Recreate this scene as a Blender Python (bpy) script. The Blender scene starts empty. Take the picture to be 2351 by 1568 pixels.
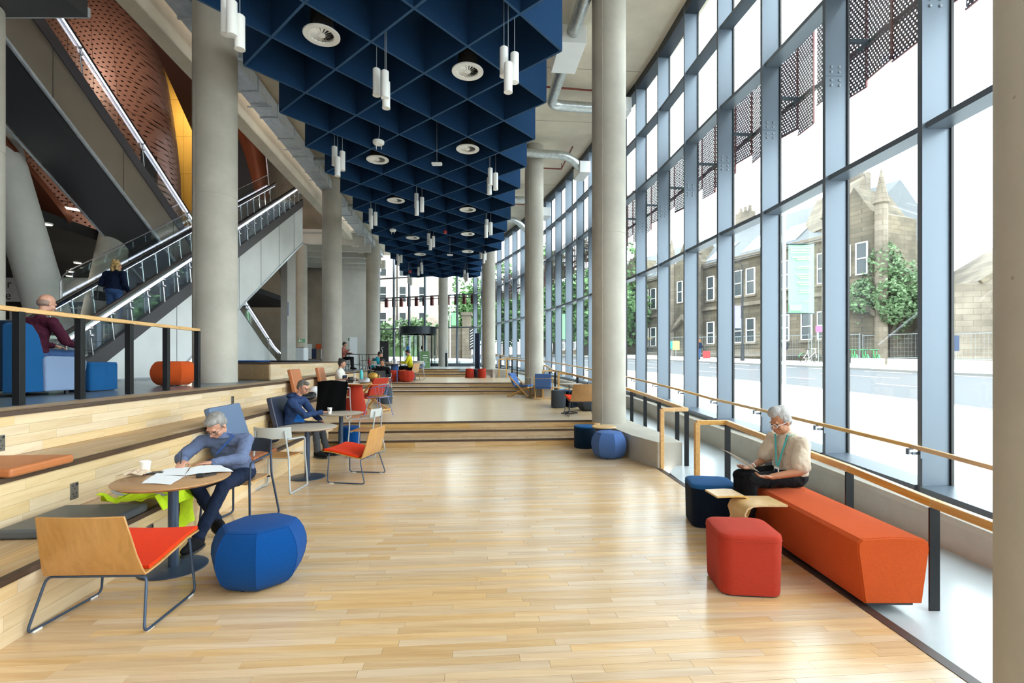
import bpy, bmesh, math, random
from mathutils import Vector, Matrix
S = bpy.context.scene; COL = S.collection; V = Vector
# ------------------------------------------------------------------ camera, sky, exposure
F = 1150.0; HZ = 827.0; UC = 1175.5; EYE = 1.70
cam = bpy.data.cameras.new('camera'); co = bpy.data.objects.new('camera', cam); COL.objects.link(co)
co.location = (0, 0, EYE); co.rotation_euler = (math.pi/2, 0, 0)
cam.sensor_width = 36; cam.lens = 36*F/2351; cam.shift_y = (HZ-784)/2351; cam.clip_start = .05; cam.clip_end = 500
S.camera = co
W = bpy.data.worlds.new('sky'); S.world = W; W.use_nodes = True
nt = W.node_tree; bg = nt.nodes['Background']
bg.inputs[0].default_value = (.925, .965, 1.0, 1); bg.inputs[1].default_value = 4.4
S.view_settings.view_transform = 'Standard'; S.view_settings.look = 'None'
S.view_settings.exposure = 0.98; S.view_settings.gamma = 1; S.view_settings.use_curve_mapping = False
S.cycles.max_bounces = 8; S.cycles.diffuse_bounces = 5; S.cycles.glossy_bounces = 3
S.cycles.transparent_max_bounces = 20; S.cycles.transmission_bounces = 4
S.cycles.caustics_reflective = False; S.cycles.caustics_refractive = False
S.cycles.sample_clamp_indirect = 6.0
# ------------------------------------------------------------------ helpers
R = math.radians; PI = math.pi
def lin(h):
    h = h.lstrip('#'); c = [int(h[i:i+2], 16)/255 for i in (0, 2, 4)]
    return tuple(x/12.92 if x <= .04045 else ((x+.055)/1.055)**2.4 for x in c)
def gp(u, v, z=0.0):                       # a point at height z seen at photograph pixel (u, v)
    Y = F*(EYE-z)/(v-HZ); return V(((u-UC)/F*Y, Y, z))
def at(u, v, Y): return V(((u-UC)/F*Y, Y, EYE+(HZ-v)/F*Y))
def rotz(a): return Matrix.Rotation(a, 3, 'Z')
def lerp(a, b, t): return a+(b-a)*t
def pl(tab, y):                            # piecewise-linear table ((y, x), ...)
    if y <= tab[0][0]: (y0, a), (y1, b) = tab[0], tab[1]
    elif y >= tab[-1][0]: (y0, a), (y1, b) = tab[-2], tab[-1]
    else:
        for i in range(len(tab)-1):
            if tab[i][0] <= y <= tab[i+1][0]: (y0, a), (y1, b) = tab[i], tab[i+1]; break
    return a+(b-a)*(y-y0)/(y1-y0)
class MB:
    def __init__(s): s.v = []; s.f = []; s.mi = []
    def add(s, vs, fs, m=0):
        o = len(s.v); s.v += [tuple(p) for p in vs]; s.f += [tuple(i+o for i in f) for f in fs]; s.mi += [m]*len(fs)
        return s
    def box(s, c, d, M=None, m=0):
        c = V(c); vs = []
        for x in (-.5, .5):
            for y in (-.5, .5):
                for z in (-.5, .5):
                    p = V((x*d[0], y*d[1], z*d[2])); vs.append(c+(M@p if M else p))
        return s.add(vs, [(0,1,3,2),(4,6,7,5),(0,4,5,1),(2,3,7,6),(0,2,6,4),(1,5,7,3)], m)
    def bar(s, p, q, w, h, up=(0,0,1), m=0):
        p, q = V(p), V(q); d = q-p; n = d.length
        if n < 1e-6: return s
        y = d/n; x = y.cross(V(up))
        if x.length < 1e-4: x = y.cross(V((1,0,0)))
        x.normalize(); z = x.cross(y)
        M = Matrix((x, y, z)).transposed()
        return s.box((p+q)/2, (w, n, h), M, m)
    def rings(s, rs, cap=True, closed=False, m=0):
        n = len(rs[0]); vs = [p for r in rs for p in r]; fs = []
        k = len(rs)
        for i in range(k if closed else k-1):
            a = i*n; b = ((i+1) % k)*n
            for j in range(n): fs.append((a+j, a+(j+1) % n, b+(j+1) % n, b+j))
        if cap and not closed:
            fs.append(tuple(range(n))[::-1]); fs.append(tuple(range((k-1)*n, k*n)))
        return s.add(vs, fs, m)
    def tube(s, pts, r, n=8, closed=False, m=0):
        pts = [V(p) for p in pts]; k = len(pts); rs = []; ref = None
        for i in range(k):
            a = pts[i-1] if i or closed else pts[i]; b = pts[(i+1) % k] if i < k-1 or closed else pts[i]
            t = (b-a).normalized()
            if ref is None:
                ref = V((0,0,1)) if abs(t.z) < .9 else V((1,0,0))
            x = t.cross(ref)
            if x.length < 1e-5: x = t.cross(V((.3,1,.2)))
            x.normalize(); y = x.cross(t).normalized(); ref = y
            rr = r[i] if isinstance(r, (list, tuple)) else r
            rs.append([pts[i]+x*(rr*math.cos(2*PI*j/n))+y*(rr*math.sin(2*PI*j/n)) for j in range(n)])
        return s.rings(rs, True, closed, m)
    def lathe(s, prof, n=24, c=(0,0,0), M=None, m=0):
        c = V(c); rs = []
        for r, z in prof:
            ring = []
            for j in range(n):
                p = V((r*math.cos(2*PI*j/n), r*math.sin(2*PI*j/n), z)); ring.append(c+(M@p if M else p))
            rs.append(ring)
        return s.rings(rs, True, False, m)
    def prism(s, poly, z0, z1, m=0):
        return s.rings([[V((p[0], p[1], z0)) for p in poly], [V((p[0], p[1], z1)) for p in poly]], True, False, m)
    def ell(s, c, r, M=None, nu=14, nv=9, m=0):
        c = V(c); rs = []
        for i in range(nv):
            a = -PI/2+PI*(i+.5)/nv; ring = []
            for j in range(nu):
                b = 2*PI*j/nu
                p = V((r[0]*math.cos(a)*math.cos(b), r[1]*math.cos(a)*math.sin(b), r[2]*math.sin(a))); ring.append(c+(M@p if M else p))
            rs.append(ring)
        return s.rings(rs, True, False, m)
    def cap(s, p, q, r1, r2=None, n=10, m=0):
        p, q = V(p), V(q); r2 = r1 if r2 is None else r2
        t = q-p
        t = t.normalized() if t.length > 1e-6 else V((0,0,1))
        ref = V((0,0,1)) if abs(t.z) < .9 else V((1,0,0)); x = t.cross(ref).normalized(); y = x.cross(t)
        rs = []
        for c0, r, angs in ((p, r1, (-80,-45,-10)), (q, r2, (10,45,80))):
            for a in angs:
                a = R(a); rs.append([c0+t*(r*math.sin(a))+(x*math.cos(2*PI*j/n)+y*math.sin(2*PI*j/n))*(r*math.cos(a)) for j in range(n)])
        return s.rings(rs, True, False, m)
    def sheet(s, rows, th, m=0):                                   # grid of points given a thickness along its normals
        nr, nc = len(rows), len(rows[0]); P = [[V(p) for p in r] for r in rows]; N = []
        for i in range(nr):
            N.append([])
            for j in range(nc):
                a = P[min(i+1, nr-1)][j]-P[max(i-1, 0)][j]; b = P[i][min(j+1, nc-1)]-P[i][max(j-1, 0)]
                n = a.cross(b); N[-1].append(n.normalized() if n.length > 1e-9 else V((0,0,1)))
        top = [P[i][j]+N[i][j]*(th/2) for i in range(nr) for j in range(nc)]
        bot = [P[i][j]-N[i][j]*(th/2) for i in range(nr) for j in range(nc)]
        k = nr*nc; fs = []
        for i in range(nr-1):
            for j in range(nc-1):
                a, b, c, d = i*nc+j, i*nc+j+1, (i+1)*nc+j+1, (i+1)*nc+j
                fs += [(a, d, c, b), (a+k, b+k, c+k, d+k)]
        edge = [(0, j) for j in range(nc)]+[(i, nc-1) for i in range(1, nr)]+[(nr-1, j) for j in range(nc-2, -1, -1)]+[(i, 0) for i in range(nr-2, 0, -1)]
        ids = [i*nc+j for i, j in edge]
        for a, b in zip(ids, ids[1:]+ids[:1]): fs.append((a, b, b+k, a+k))
        return s.add(top+bot, fs, m)
    def mesh(s, name, mats, org=(0,0,0), smooth=None, fixn=True):
        o = V(org); me = bpy.data.meshes.new(name)
        me.from_pydata([tuple(V(p)-o) for p in s.v], [], s.f)
        for mt in (mats if isinstance(mats, (list, tuple)) else [mats]): me.materials.append(mt)
        if max(s.mi, default=0): me.polygons.foreach_set('material_index', s.mi)
        if fixn:
            b = bmesh.new(); b.from_mesh(me); bmesh.ops.recalc_face_normals(b, faces=b.faces); b.to_mesh(me); b.free()
        if smooth:
            me.polygons.foreach_set('use_smooth', [True]*len(me.polygons)); me.set_sharp_from_angle(angle=R(smooth))
        me.update(); return me
    def build(s, name, mats, parent=None, org=None, smooth=None, bev=0, seg=2, fixn=True):
        if org is None: org = (0,0,0)
        me = s.mesh(name, mats, org, smooth, fixn); o = bpy.data.objects.new(name, me); COL.objects.link(o)
        if parent is not None: o.parent = parent
        else: o.location = org
        if bev:
            md = o.modifiers.new('bevel', 'BEVEL'); md.width = bev; md.segments = seg; md.limit_method = 'ANGLE'; md.angle_limit = R(35)
            if smooth is None: me.polygons.foreach_set('use_smooth', [True]*len(me.polygons)); md.harden_normals = True
        return o
def obj(name, me, parent=None, loc=(0,0,0), rz=0, scale=None):
    o = bpy.data.objects.new(name, me); COL.objects.link(o); o.location = loc; o.rotation_euler = (0,0,rz)
    if scale: o.scale = scale
    if parent is not None: o.parent = parent
    return o
def tag(o, label, cat, group=None, kind=None):
    o['label'] = label; o['category'] = cat
    if group: o['group'] = group
    if kind: o['kind'] = kind
    return o
def thing(name, label, cat, loc=(0,0,0), rz=0, group=None, kind=None):
    o = bpy.data.objects.new(name, None); COL.objects.link(o); o.location = loc; o.rotation_euler = (0,0,rz); o.empty_display_size = .1
    return tag(o, label, cat, group, kind)
def base_of(mb):
    xs, ys, zs = zip(*mb.v); return ((min(xs)+max(xs))/2, (min(ys)+max(ys))/2, min(zs))
def single(name, mb, mat, label, cat, group=None, kind=None, **k):   # a thing that is one mesh, origin at its base
    return tag(mb.build(name, mat, None, base_of(mb), **k), label, cat, group, kind)
def dup(root, loc=None, rz=None, label=None, group=None):
    r = root.copy(); COL.objects.link(r)
    if loc is not None: r.location = loc
    if rz is not None: r.rotation_euler = (0,0,rz)
    if label: r['label'] = label
    if group: r['group'] = group
    for ch in list(root.children):
        c = ch.copy(); COL.objects.link(c); c.parent = r
        for g in ch.children:
            d = g.copy(); COL.objects.link(d); d.parent = c
    return r
def fillet(pts, rad, n=5, closed=False):                            # round the corners of a path
    pts = [V(p) for p in pts]; out = []; k = len(pts)
    for i, p in enumerate(pts):
        if not closed and i in (0, k-1): out.append(p); continue
        a, b = pts[i-1], pts[(i+1) % k]; da, db = a-p, b-p
        r = min(rad, da.length*.45, db.length*.45); q0 = p+da.normalized()*r; q1 = p+db.normalized()*r
        for j in range(n+1):
            t = j/n; out.append(q0*(1-t)**2+p*(2*t*(1-t))+q1*t*t)
    return out
# ------------------------------------------------------------------ materials
def nodes(name):
    m = bpy.data.materials.new(name); m.use_nodes = True; t = m.node_tree; return m, t, t.nodes['Principled BSDF']
def nn(t, kind, **kw):
    n = t.nodes.new(kind)
    for k, v in kw.items():
        if k.startswith('i_'):
            key = k[2:]; key = int(key) if key.isdigit() else key.replace('_', ' ')
            n.inputs[key].default_value = v
        else: setattr(n, k, v)
    return n
def ramp(t, src, stops):
    r = t.nodes.new('ShaderNodeValToRGB'); t.links.new(src, r.inputs[0]); e = r.color_ramp.elements
    while len(e) < len(stops): e.new(.5)
    for x, (p, c) in zip(e, stops): x.position = p; x.color = (*c, 1)
    return r.outputs[0]
def scl(c, k): return tuple(min(1, x*k) for x in c)
def mat(name, col, rough=.5, metal=0, var=0, vs=3.0, bump=0, bs=60, stretch=(1,1,1), sheen=0, coat=0, spec=.5, world=False, detail=5):
    m, t, p = nodes(name); c = lin(col) if isinstance(col, str) else col
    p.inputs['Base Color'].default_value = (*c, 1); p.inputs['Roughness'].default_value = rough; p.inputs['Metallic'].default_value = metal
    p.inputs['Specular IOR Level'].default_value = spec
    if sheen: p.inputs['Sheen Weight'].default_value = sheen; p.inputs['Sheen Roughness'].default_value = .6
    if coat: p.inputs['Coat Weight'].default_value = coat; p.inputs['Coat Roughness'].default_value = .15
    if var or bump:
        tc = nn(t, 'ShaderNodeNewGeometry').outputs['Position'] if world else nn(t, 'ShaderNodeTexCoord').outputs['Object']
        mp = nn(t, 'ShaderNodeMapping'); mp.inputs['Scale'].default_value = stretch; t.links.new(tc, mp.inputs[0])
        if var:
            n = nn(t, 'ShaderNodeTexNoise', i_Scale=vs, i_Detail=detail, i_Roughness=.6); t.links.new(mp.outputs[0], n.inputs['Vector'])
            t.links.new(ramp(t, n.outputs[0], [(.28, scl(c, 1-var)), (.5, c), (.74, scl(c, 1+var))]), p.inputs['Base Color'])
        if bump:
            n2 = nn(t, 'ShaderNodeTexNoise', i_Scale=bs, i_Detail=3); t.links.new(mp.outputs[0], n2.inputs['Vector'])
            b = nn(t, 'ShaderNodeBump', i_Strength=bump, i_Distance=.01); t.links.new(n2.outputs[0], b.inputs['Height']); t.links.new(b.outputs[0], p.inputs['Normal'])
    return m
def emis(name, col, st):
    m, t, p = nodes(name); p.inputs['Base Color'].default_value = (*lin(col), 1); p.inputs['Emission Color'].default_value = (*lin(col), 1); p.inputs['Emission Strength'].default_value = st
    return m
def wood(name, a, b, rough=.42, axis=1, rnd=0.0, gs=26, coat=0):      # timber: grain stretched along an axis, tone varied per object
    m, t, p = nodes(name); ca, cb = lin(a), lin(b)
    g = nn(t, 'ShaderNodeNewGeometry'); mp = nn(t, 'ShaderNodeMapping'); sc = [gs]*3; sc[axis] = gs*.05; mp.inputs['Scale'].default_value = sc
    oi = nn(t, 'ShaderNodeObjectInfo'); cm = nn(t, 'ShaderNodeCombineXYZ')
    ad = nn(t, 'ShaderNodeVectorMath', operation='ADD'); mul = nn(t, 'ShaderNodeMath', operation='MULTIPLY'); mul.inputs[1].default_value = 17.0
    t.links.new(oi.outputs['Random'], mul.inputs[0])
    for k in range(3): t.links.new(mul.outputs[0], cm.inputs[k])
    t.links.new(g.outputs['Position'], ad.inputs[0]); t.links.new(cm.outputs[0], ad.inputs[1]); t.links.new(ad.outputs[0], mp.inputs[0])
    n = nn(t, 'ShaderNodeTexNoise', i_Scale=1.0, i_Detail=5, i_Roughness=.6, i_Distortion=.5); t.links.new(mp.outputs[0], n.inputs['Vector'])
    c = ramp(t, n.outputs[0], [(.25, cb), (.68, ca)])
    if rnd:
        hs = nn(t, 'ShaderNodeHueSaturation'); mr = nn(t, 'ShaderNodeMapRange'); mr.inputs[3].default_value = 1-rnd; mr.inputs[4].default_value = 1+rnd*.6
        rs = nn(t, 'ShaderNodeMath', operation='ADD'); t.links.new(oi.outputs['Random'], rs.inputs[0]); t.links.new(g.outputs['Random Per Island'], rs.inputs[1])
        fr = nn(t, 'ShaderNodeMath', operation='FRACT'); t.links.new(rs.outputs[0], fr.inputs[0])
        t.links.new(fr.outputs[0], mr.inputs[0]); t.links.new(mr.outputs[0], hs.inputs['Value']); t.links.new(c, hs.inputs['Color']); c = hs.outputs[0]
        mr2 = nn(t, 'ShaderNodeMapRange'); mr2.inputs[3].default_value = .8; mr2.inputs[4].default_value = 1.15
        f2 = nn(t, 'ShaderNodeMath', operation='MULTIPLY'); f2.inputs[1].default_value = 7.3; t.links.new(fr.outputs[0], f2.inputs[0])
        f3 = nn(t, 'ShaderNodeMath', operation='FRACT'); t.links.new(f2.outputs[0], f3.inputs[0]); t.links.new(f3.outputs[0], mr2.inputs[0]); t.links.new(mr2.outputs[0], hs.inputs['Saturation'])
    t.links.new(c, p.inputs['Base Color']); p.inputs['Roughness'].default_value = rough
    if coat: p.inputs['Coat Weight'].default_value = coat; p.inputs['Coat Roughness'].default_value = .2
    return m
def parquet(name, a, b, rough=.4):                                   # distant timber floor: rows too fine to build
    m, t, p = nodes(name); g = nn(t, 'ShaderNodeNewGeometry'); mp = nn(t, 'ShaderNodeMapping'); mp.inputs['Rotation'].default_value = (0, 0, -math.atan(.09))
    t.links.new(g.outputs['Position'], mp.inputs[0])
    br = nn(t, 'ShaderNodeTexBrick'); br.offset = .37; t.links.new(mp.outputs[0], br.inputs[0])
    br.inputs['Color1'].default_value = (*lin(a), 1); br.inputs['Color2'].default_value = (*lin(b), 1); br.inputs['Mortar'].default_value = (*scl(lin(b), .6), 1)
    br.inputs['Scale'].default_value = 1; br.inputs['Mortar Size'].default_value = .0012; br.inputs['Brick Width'].default_value = .85; br.inputs['Row Height'].default_value = .07
    t.links.new(br.outputs[0], p.inputs['Base Color']); p.inputs['Roughness'].default_value = rough; p.inputs['Coat Weight'].default_value = .4; p.inputs['Coat Roughness'].default_value = .2
    return m
def concrete(name, col, var=.12, rough=.75, vs=.9):
    m, t, p = nodes(name); c = lin(col); g = nn(t, 'ShaderNodeNewGeometry')
    n = nn(t, 'ShaderNodeTexNoise', i_Scale=vs, i_Detail=9, i_Roughness=.68); t.links.new(g.outputs['Position'], n.inputs['Vector'])
    base = ramp(t, n.outputs[0], [(.3, scl(c, 1-var)), (.52, c), (.72, scl(c, 1+var))])
    vo = nn(t, 'ShaderNodeTexVoronoi', i_Scale=9.0); t.links.new(g.outputs['Position'], vo.inputs['Vector'])
    pore = ramp(t, vo.outputs['Distance'], [(.0, (.25, .24, .22)), (.055, (.3, .3, .28)), (.075, (1, 1, 1))])
    mx = nn(t, 'ShaderNodeMix', data_type='RGBA', blend_type='MULTIPLY'); mx.inputs[0].default_value = .45
    t.links.new(base, mx.inputs[6]); t.links.new(pore, mx.inputs[7]); t.links.new(mx.outputs[2], p.inputs['Base Color'])
    b = nn(t, 'ShaderNodeBump', i_Strength=.15, i_Distance=.01); t.links.new(n.outputs[0], b.inputs['Height']); t.links.new(b.outputs[0], p.inputs['Normal'])
    p.inputs['Roughness'].default_value = rough
    return m
def glass(name, tint=(.93, .965, .96), refl=.06):
    m = bpy.data.materials.new(name); m.use_nodes = True; t = m.node_tree; t.nodes.clear()
    o = nn(t, 'ShaderNodeOutputMaterial'); tr = nn(t, 'ShaderNodeBsdfTransparent'); tr.inputs[0].default_value = (*tint, 1)
    gl = nn(t, 'ShaderNodeBsdfGlossy'); gl.inputs['Roughness'].default_value = .02; gl.inputs[0].default_value = (.95, .97, 1, 1)
    lw = nn(t, 'ShaderNodeLayerWeight', i_Blend=.25); mr = nn(t, 'ShaderNodeMapRange'); mr.inputs[3].default_value = refl*.5; mr.inputs[4].default_value = min(.5, refl*4)
    mx = nn(t, 'ShaderNodeMixShader'); t.links.new(lw.outputs['Fresnel'], mr.inputs[0]); t.links.new(mr.outputs[0], mx.inputs[0])
    t.links.new(tr.outputs[0], mx.inputs[1]); t.links.new(gl.outputs[0], mx.inputs[2]); t.links.new(mx.outputs[0], o.inputs[0])
    return m
def perforated(name, col, sx, sy, rad, metal=.2, rough=.5, uv=False):    # sheet metal with punched round holes (object X/Z)
    m, t, p = nodes(name); p.inputs['Base Color'].default_value = (*lin(col), 1); p.inputs['Metallic'].default_value = metal; p.inputs['Roughness'].default_value = rough
    tc = nn(t, 'ShaderNodeTexCoord'); sp = nn(t, 'ShaderNodeSeparateXYZ'); t.links.new(tc.outputs['UV' if uv else 'Object'], sp.inputs[0])
    def mth(op, a, b=None):
        n = nn(t, 'ShaderNodeMath', operation=op)
        for i, x in enumerate((a, b)):
            if x is None: continue
            if isinstance(x, (int, float)): n.inputs[i].default_value = x
            else: t.links.new(x, n.inputs[i])
        return n.outputs[0]
    x, z = sp.outputs[0], sp.outputs[1 if uv else 2]
    row = mth('FLOOR', mth('DIVIDE', z, sy)); off = mth('MULTIPLY', mth('MODULO', row, 2), .5)
    fx = mth('SUBTRACT', mth('FRACT', mth('ADD', mth('DIVIDE', x, sx), off)), .5); fz = mth('SUBTRACT', mth('FRACT', mth('DIVIDE', z, sy)), .5)
    d = mth('SQRT', mth('ADD', mth('POWER', mth('MULTIPLY', fx, sx), 2), mth('POWER', mth('MULTIPLY', fz, sy), 2)))
    t.links.new(mth('GREATER_THAN', d, rad), p.inputs['Alpha'])
    return m
MT = {}
MT['oak_floor'] = wood('oak_floor', '#d9ba91', '#c4a076', .26, 0, .11, 22, .45)
MT['oak_bench'] = wood('oak_bench', '#dcc5a0', '#ccae84', .45, 1, .10, 20)
MT['oak_tread'] = wood('oak_tread', '#bfa37f', '#a48562', .5, 1, .14, 20)
MT['oak_stair'] = wood('oak_stair', '#c8a97c', '#ad8a5c', .45, 0, .12, 20)
MT['walnut'] = wood('walnut', '#54402f', '#3a2a20', .55, 1, .1, 30)
MT['parquet'] = parquet('parquet', '#d9bf98', '#ceb187', .30)
MT['rail'] = wood('rail_timber', '#d9ae6e', '#bd8b4c', .38, 1, .05, 30, .2)
MT['ply'] = wood('plywood_veneer', '#bb8e5a', '#a67a48', .38, 2, .05, 26, .2)
MT['ply_light'] = wood('pale_plywood', '#d6b077', '#c39b60', .38, 2, .05, 26, .2)
MT['ply_top'] = wood('table_veneer', '#bb8a52', '#a97a45', .36, 0, .04, 20, .3)
MT['concrete'] = concrete('concrete', '#b1aca1', .15)
MT['concrete_dark'] = concrete('concrete_dark', '#8b8275', .2)
MT['concrete_ceiling'] = concrete('concrete_ceiling', '#ddd3c0', .16, .8, .5)
MT['concrete_pale'] = concrete('concrete_pale', '#c4c2bb', .1)
MT['resin'] = mat('grey_resin_floor', '#b4bdc2', .22, 0, .08, 1.2, world=True)
MT['resin_dark'] = mat('slate_floor', '#66727b', .28, 0, .08, 1.2, world=True)
MT['trim_dark'] = mat('dark_trim', '#3d302c', .45)
MT['steel_blue'] = mat('blue_grey_coated_steel', '#616c78', .36, .3, .03, 2)
MT['steel_dark'] = mat('charcoal_coated_steel', '#2c343d', .4, .3)
MT['black_steel'] = mat('black_steel', '#17181b', .38, .3)
MT['gasket'] = mat('black_gasket', '#0d0f13', .5)
MT['bolt'] = mat('bright_bolt', '#8f98a0', .3, .9)
MT['glass'] = glass('facade_glass', (.90, .945, .94), .03)
MT['glass_clear'] = glass('balustrade_glass', (.93, .97, .96), .06)
MT['navy_felt'] = mat('navy_felt', '#1b3757', .95, 0, .12, 40, .35, 260, spec=.08)
MT['felt_edge'] = mat('navy_felt_edge', '#34506f', .9, 0, .1, 40, spec=.15)
MT['white'] = mat('white_paint', '#e6e6e3', .42)
MT['lens'] = emis('warm_lamp_lens', '#fff2da', 5.0)
MT['cable'] = mat('grey_cable', '#8e9499', .5)
MT['galv'] = mat('galvanised_steel', '#c9d0d8', .3, .35, .18, 6, .12, 9)
MT['foil'] = mat('foil_lagging', '#b9bdbb', .3, .7, .22, 9, .5, 24)
MT['duct_dark'] = mat('dark_flexible_duct', '#45423f', .4, .6, .3, 25, .6, 40)
MT['red_pipe'] = mat('red_oxide_pipe', '#7a3527', .55)
MT['chrome'] = mat('chrome', '#d4d7dc', .16, 1)
MT['led'] = emis('cool_led_strip', '#eef0ff', 2.2)
MT['led_warm'] = emis('warm_led_strip', '#fff0d0', 7.0)
MT['clad'] = mat('pale_steel_cladding', '#eef0f0', .4, .1, .07, .7, world=True, detail=2)
MT['clad_dark'] = mat('dark_steel_cladding', '#a09486', .28, .5, .12, .5, world=True, detail=2)
MT['clad_soffit'] = mat('grey_steel_soffit', '#55565a', .42, .6, .05, .5, world=True)
MT['skirt'] = mat('escalator_skirting', '#565358', .4, .4)
MT['rubber'] = mat('black_rubber', '#0f0f12', .45)
MT['step'] = mat('escalator_step', '#7d8390', .4, .6)
MT['copper'] = perforated('perforated_copper', '#7a5546', .21, .14, .036, .3, .45)
MT['copper_plain'] = mat('copper_panel', '#7d4630', .4, .45, .1, .6, world=True)
MT['brass'] = mat('brass_panel', '#c0933f', .4, .35, .1, .7, world=True)
MT['brown_dark'] = mat('dark_brown_soffit', '#3a211c', .5)
MT['black_ceiling'] = mat('black_ceiling', '#08080a', .8)
MT['screen'] = perforated('perforated_maroon_screen', '#5d3440', .056, .050, .0112, .1, .5)
MT['maroon'] = mat('maroon_metal', '#6b2b2b', .5, .1)
def fabric(n, c, var=.10): return mat(n, c, .95, 0, var, 130, .35, 420, sheen=.05, spec=.06, detail=2)
MT['f_blue'] = fabric('royal_blue_wool', '#05407f'); MT['f_periwinkle'] = fabric('periwinkle_wool', '#47659b')
MT['f_navy'] = fabric('dark_navy_wool', '#0a1524'); MT['f_navy_top'] = fabric('steel_blue_wool', '#235384')
MT['f_red'] = fabric('coral_red_wool', '#a83626'); MT['f_orange'] = fabric('burnt_orange_wool', '#c25020')
MT['f_seat'] = fabric('bright_orange_wool', '#e23606'); MT['f_grey'] = fabric('charcoal_wool', '#454c56')
MT['f_lightblue'] = fabric('pale_blue_wool', '#8194b3'); MT['f_teal'] = fabric('petrol_wool', '#0a2135'); MT['f_mid'] = fabric('denim_blue_wool', '#1a5488')
MT['vinyl_grey'] = mat('grey_vinyl', '#4b5056', .42); MT['vinyl_slate'] = mat('slate_blue_vinyl', '#566a88', .42)
MT['vinyl_navy'] = mat('navy_vinyl', '#2a3145', .42); MT['vinyl_tan'] = mat('tan_vinyl', '#b26a3c', .42)
MT['vinyl_brown'] = mat('brown_vinyl', '#9d5c3a', .42)
MT['blue_tube'] = mat('blue_steel_tube', '#7482b4', .4, .1); MT['purple_tube'] = mat('plum_steel_tube', '#6d3a55', .4, .1)
MT['grey_tube'] = mat('pale_grey_tube', '#a9b0b4', .4, .1); MT['navy_tube'] = mat('navy_steel_tube', '#27364d', .38, .2)
MT['grey_shell'] = mat('pale_grey_plastic', '#b5b9b8', .45); MT['navy_shell'] = mat('navy_plastic', '#1c2b40', .45)
MT['slate_steel'] = mat('slate_blue_steel', '#3a4a60', .38, .3); MT['grey_top'] = mat('stone_grey_laminate', '#b5aa9c', .4)
MT['paper'] = mat('paper', '#eef0f5', .7); MT['cardcup'] = mat('paper_cup', '#f1efea', .5); MT['ink'] = mat('black_ink', '#1b1b1d', .6)
MT['hivis'] = mat('hi_vis_yellow', '#c9ea10', .7, 0, .12, 20, .3, 50); MT['silver'] = mat('silver_tape', '#b9bcc2', .4, .4)
MT['phone'] = mat('phone_black', '#1c1f25', .25); MT['napkin'] = mat('brown_napkin', '#cbb59f', .8, 0, .15, 30, .4, 60)
MT['socket'] = mat('brushed_socket_plate', '#8d8a84', .35, .8); MT['dark'] = mat('dark_plastic', '#1e2024', .5)
MT['red'] = mat('red_enamel', '#b01f1f', .4); MT['signblue'] = mat('sign_blue', '#2f77bd', .5)
MT['green'] = mat('sign_green', '#1f9a6a', .5); MT['navy_board'] = mat('navy_board', '#13294a', .5); MT['deepblue'] = mat('deep_blue_board', '#0f4a8f', .5)
MT['orange_board'] = mat('orange_board', '#b8481c', .5); MT['whiteboard'] = mat('white_board', '#d5dade', .4)
# ------------------------------------------------------------------ levels and plan lines
L = .41; L2, L3, L4 = L, 2*L, 3*L
EX = V((1, .09, 0)).normalized(); EY = V((-.09, 1, 0)).normalized(); AXR = math.atan(.09)
T1 = ((-4, -2.35), (3, -2.9975), (10.3, -3.673)); T2 = ((-4, -3.19), (3, -3.734), (8.7, -4.179), (19.5, -5.02))
T3 = ((-4, -3.9), (0, -4.28), (4.9, -4.62), (7.2, -4.79), (10.9, -4.98), (13.5, -5.36), (18, -6.12), (22.5, -6.4), (27.9, -6.95))
def stair_y(k, x):                                                     # foot of flight k at lateral position x
    return (9.94, 19.02, 26.9)[k]+.09*x
RIGHT1 = ((-4, 2.40), (2.6, 2.415), (3.5, 2.405), (6.5, 2.33), (7.86, 2.285), (9.4, 1.95), (10.3, 1.83))
RIGHT2 = ((7.86, 2.70), (9.2, 2.65), (10.75, 2.52), (13, 2.2), (15.5, 1.75), (17, 1.45), (18.9, 1.2), (20, 1.0))
RIGHT3 = ((17, 1.5), (19.6, 1.25), (22, .6), (24.3, -.3), (25.8, -1.3), (26.9, -1.72), (28, -1.8))
def ramp_z(y): return -.05 if y < 5 else (-.05+.05*(y-5)/2 if y < 7 else .045*(y-7))
# facade front line of the mullions, street side to the right
FAC = [(4.16,-5.25),(4.22,-3.75),(4.26,-2.25),(4.28,-.75),(4.285,.75),(4.285,2.25),(4.285,3.75),(4.275,5.25),(4.21,6.76),(4.15,8.34),(3.99,9.73),(3.87,11.27),(3.75,12.9),(3.56,14.4)]
_far = [(3.56,14.4),(3.30,16.0),(2.96,18.2),(2.35,21.5),(1.56,24.9),(.55,28.6),(-1.05,33.1),(-2.85,37.0)]
def _resample(P, step):
    out = []; fine = []
    for i in range(len(P)-1):
        p0 = V(P[max(i-1, 0)]); p1 = V(P[i]); p2 = V(P[i+1]); p3 = V(P[min(i+2, len(P)-1)])
        for j in range(20):
            t = j/20; fine.append(.5*((2*p1)+(p2-p0)*t+(2*p0-5*p1+4*p2-p3)*t*t+(3*p1-p0-3*p2+p3)*t**3))
    fine.append(V(P[-1])); tot = sum((fine[i+1]-fine[i]).length for i in range(len(fine)-1)); n = round(tot/step); step = tot/n
    acc = 0; nxt = step
    for a, b in zip(fine, fine[1:]):
        d = (b-a).length
        while acc+d >= nxt-1e-6 and len(out) < n: out.append(tuple(a+(b-a)*((nxt-acc)/d))); nxt += step
        acc += d
    return out
FAC += _resample(_far, 1.52)
NF = len(FAC)
def fac_frame(i):
    a = V(FAC[max(i-1, 0)]); b = V(FAC[min(i+1, NF-1)]); t = (b-a).normalized(); return V(FAC[i]), t, V((t.y, -t.x))
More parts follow.
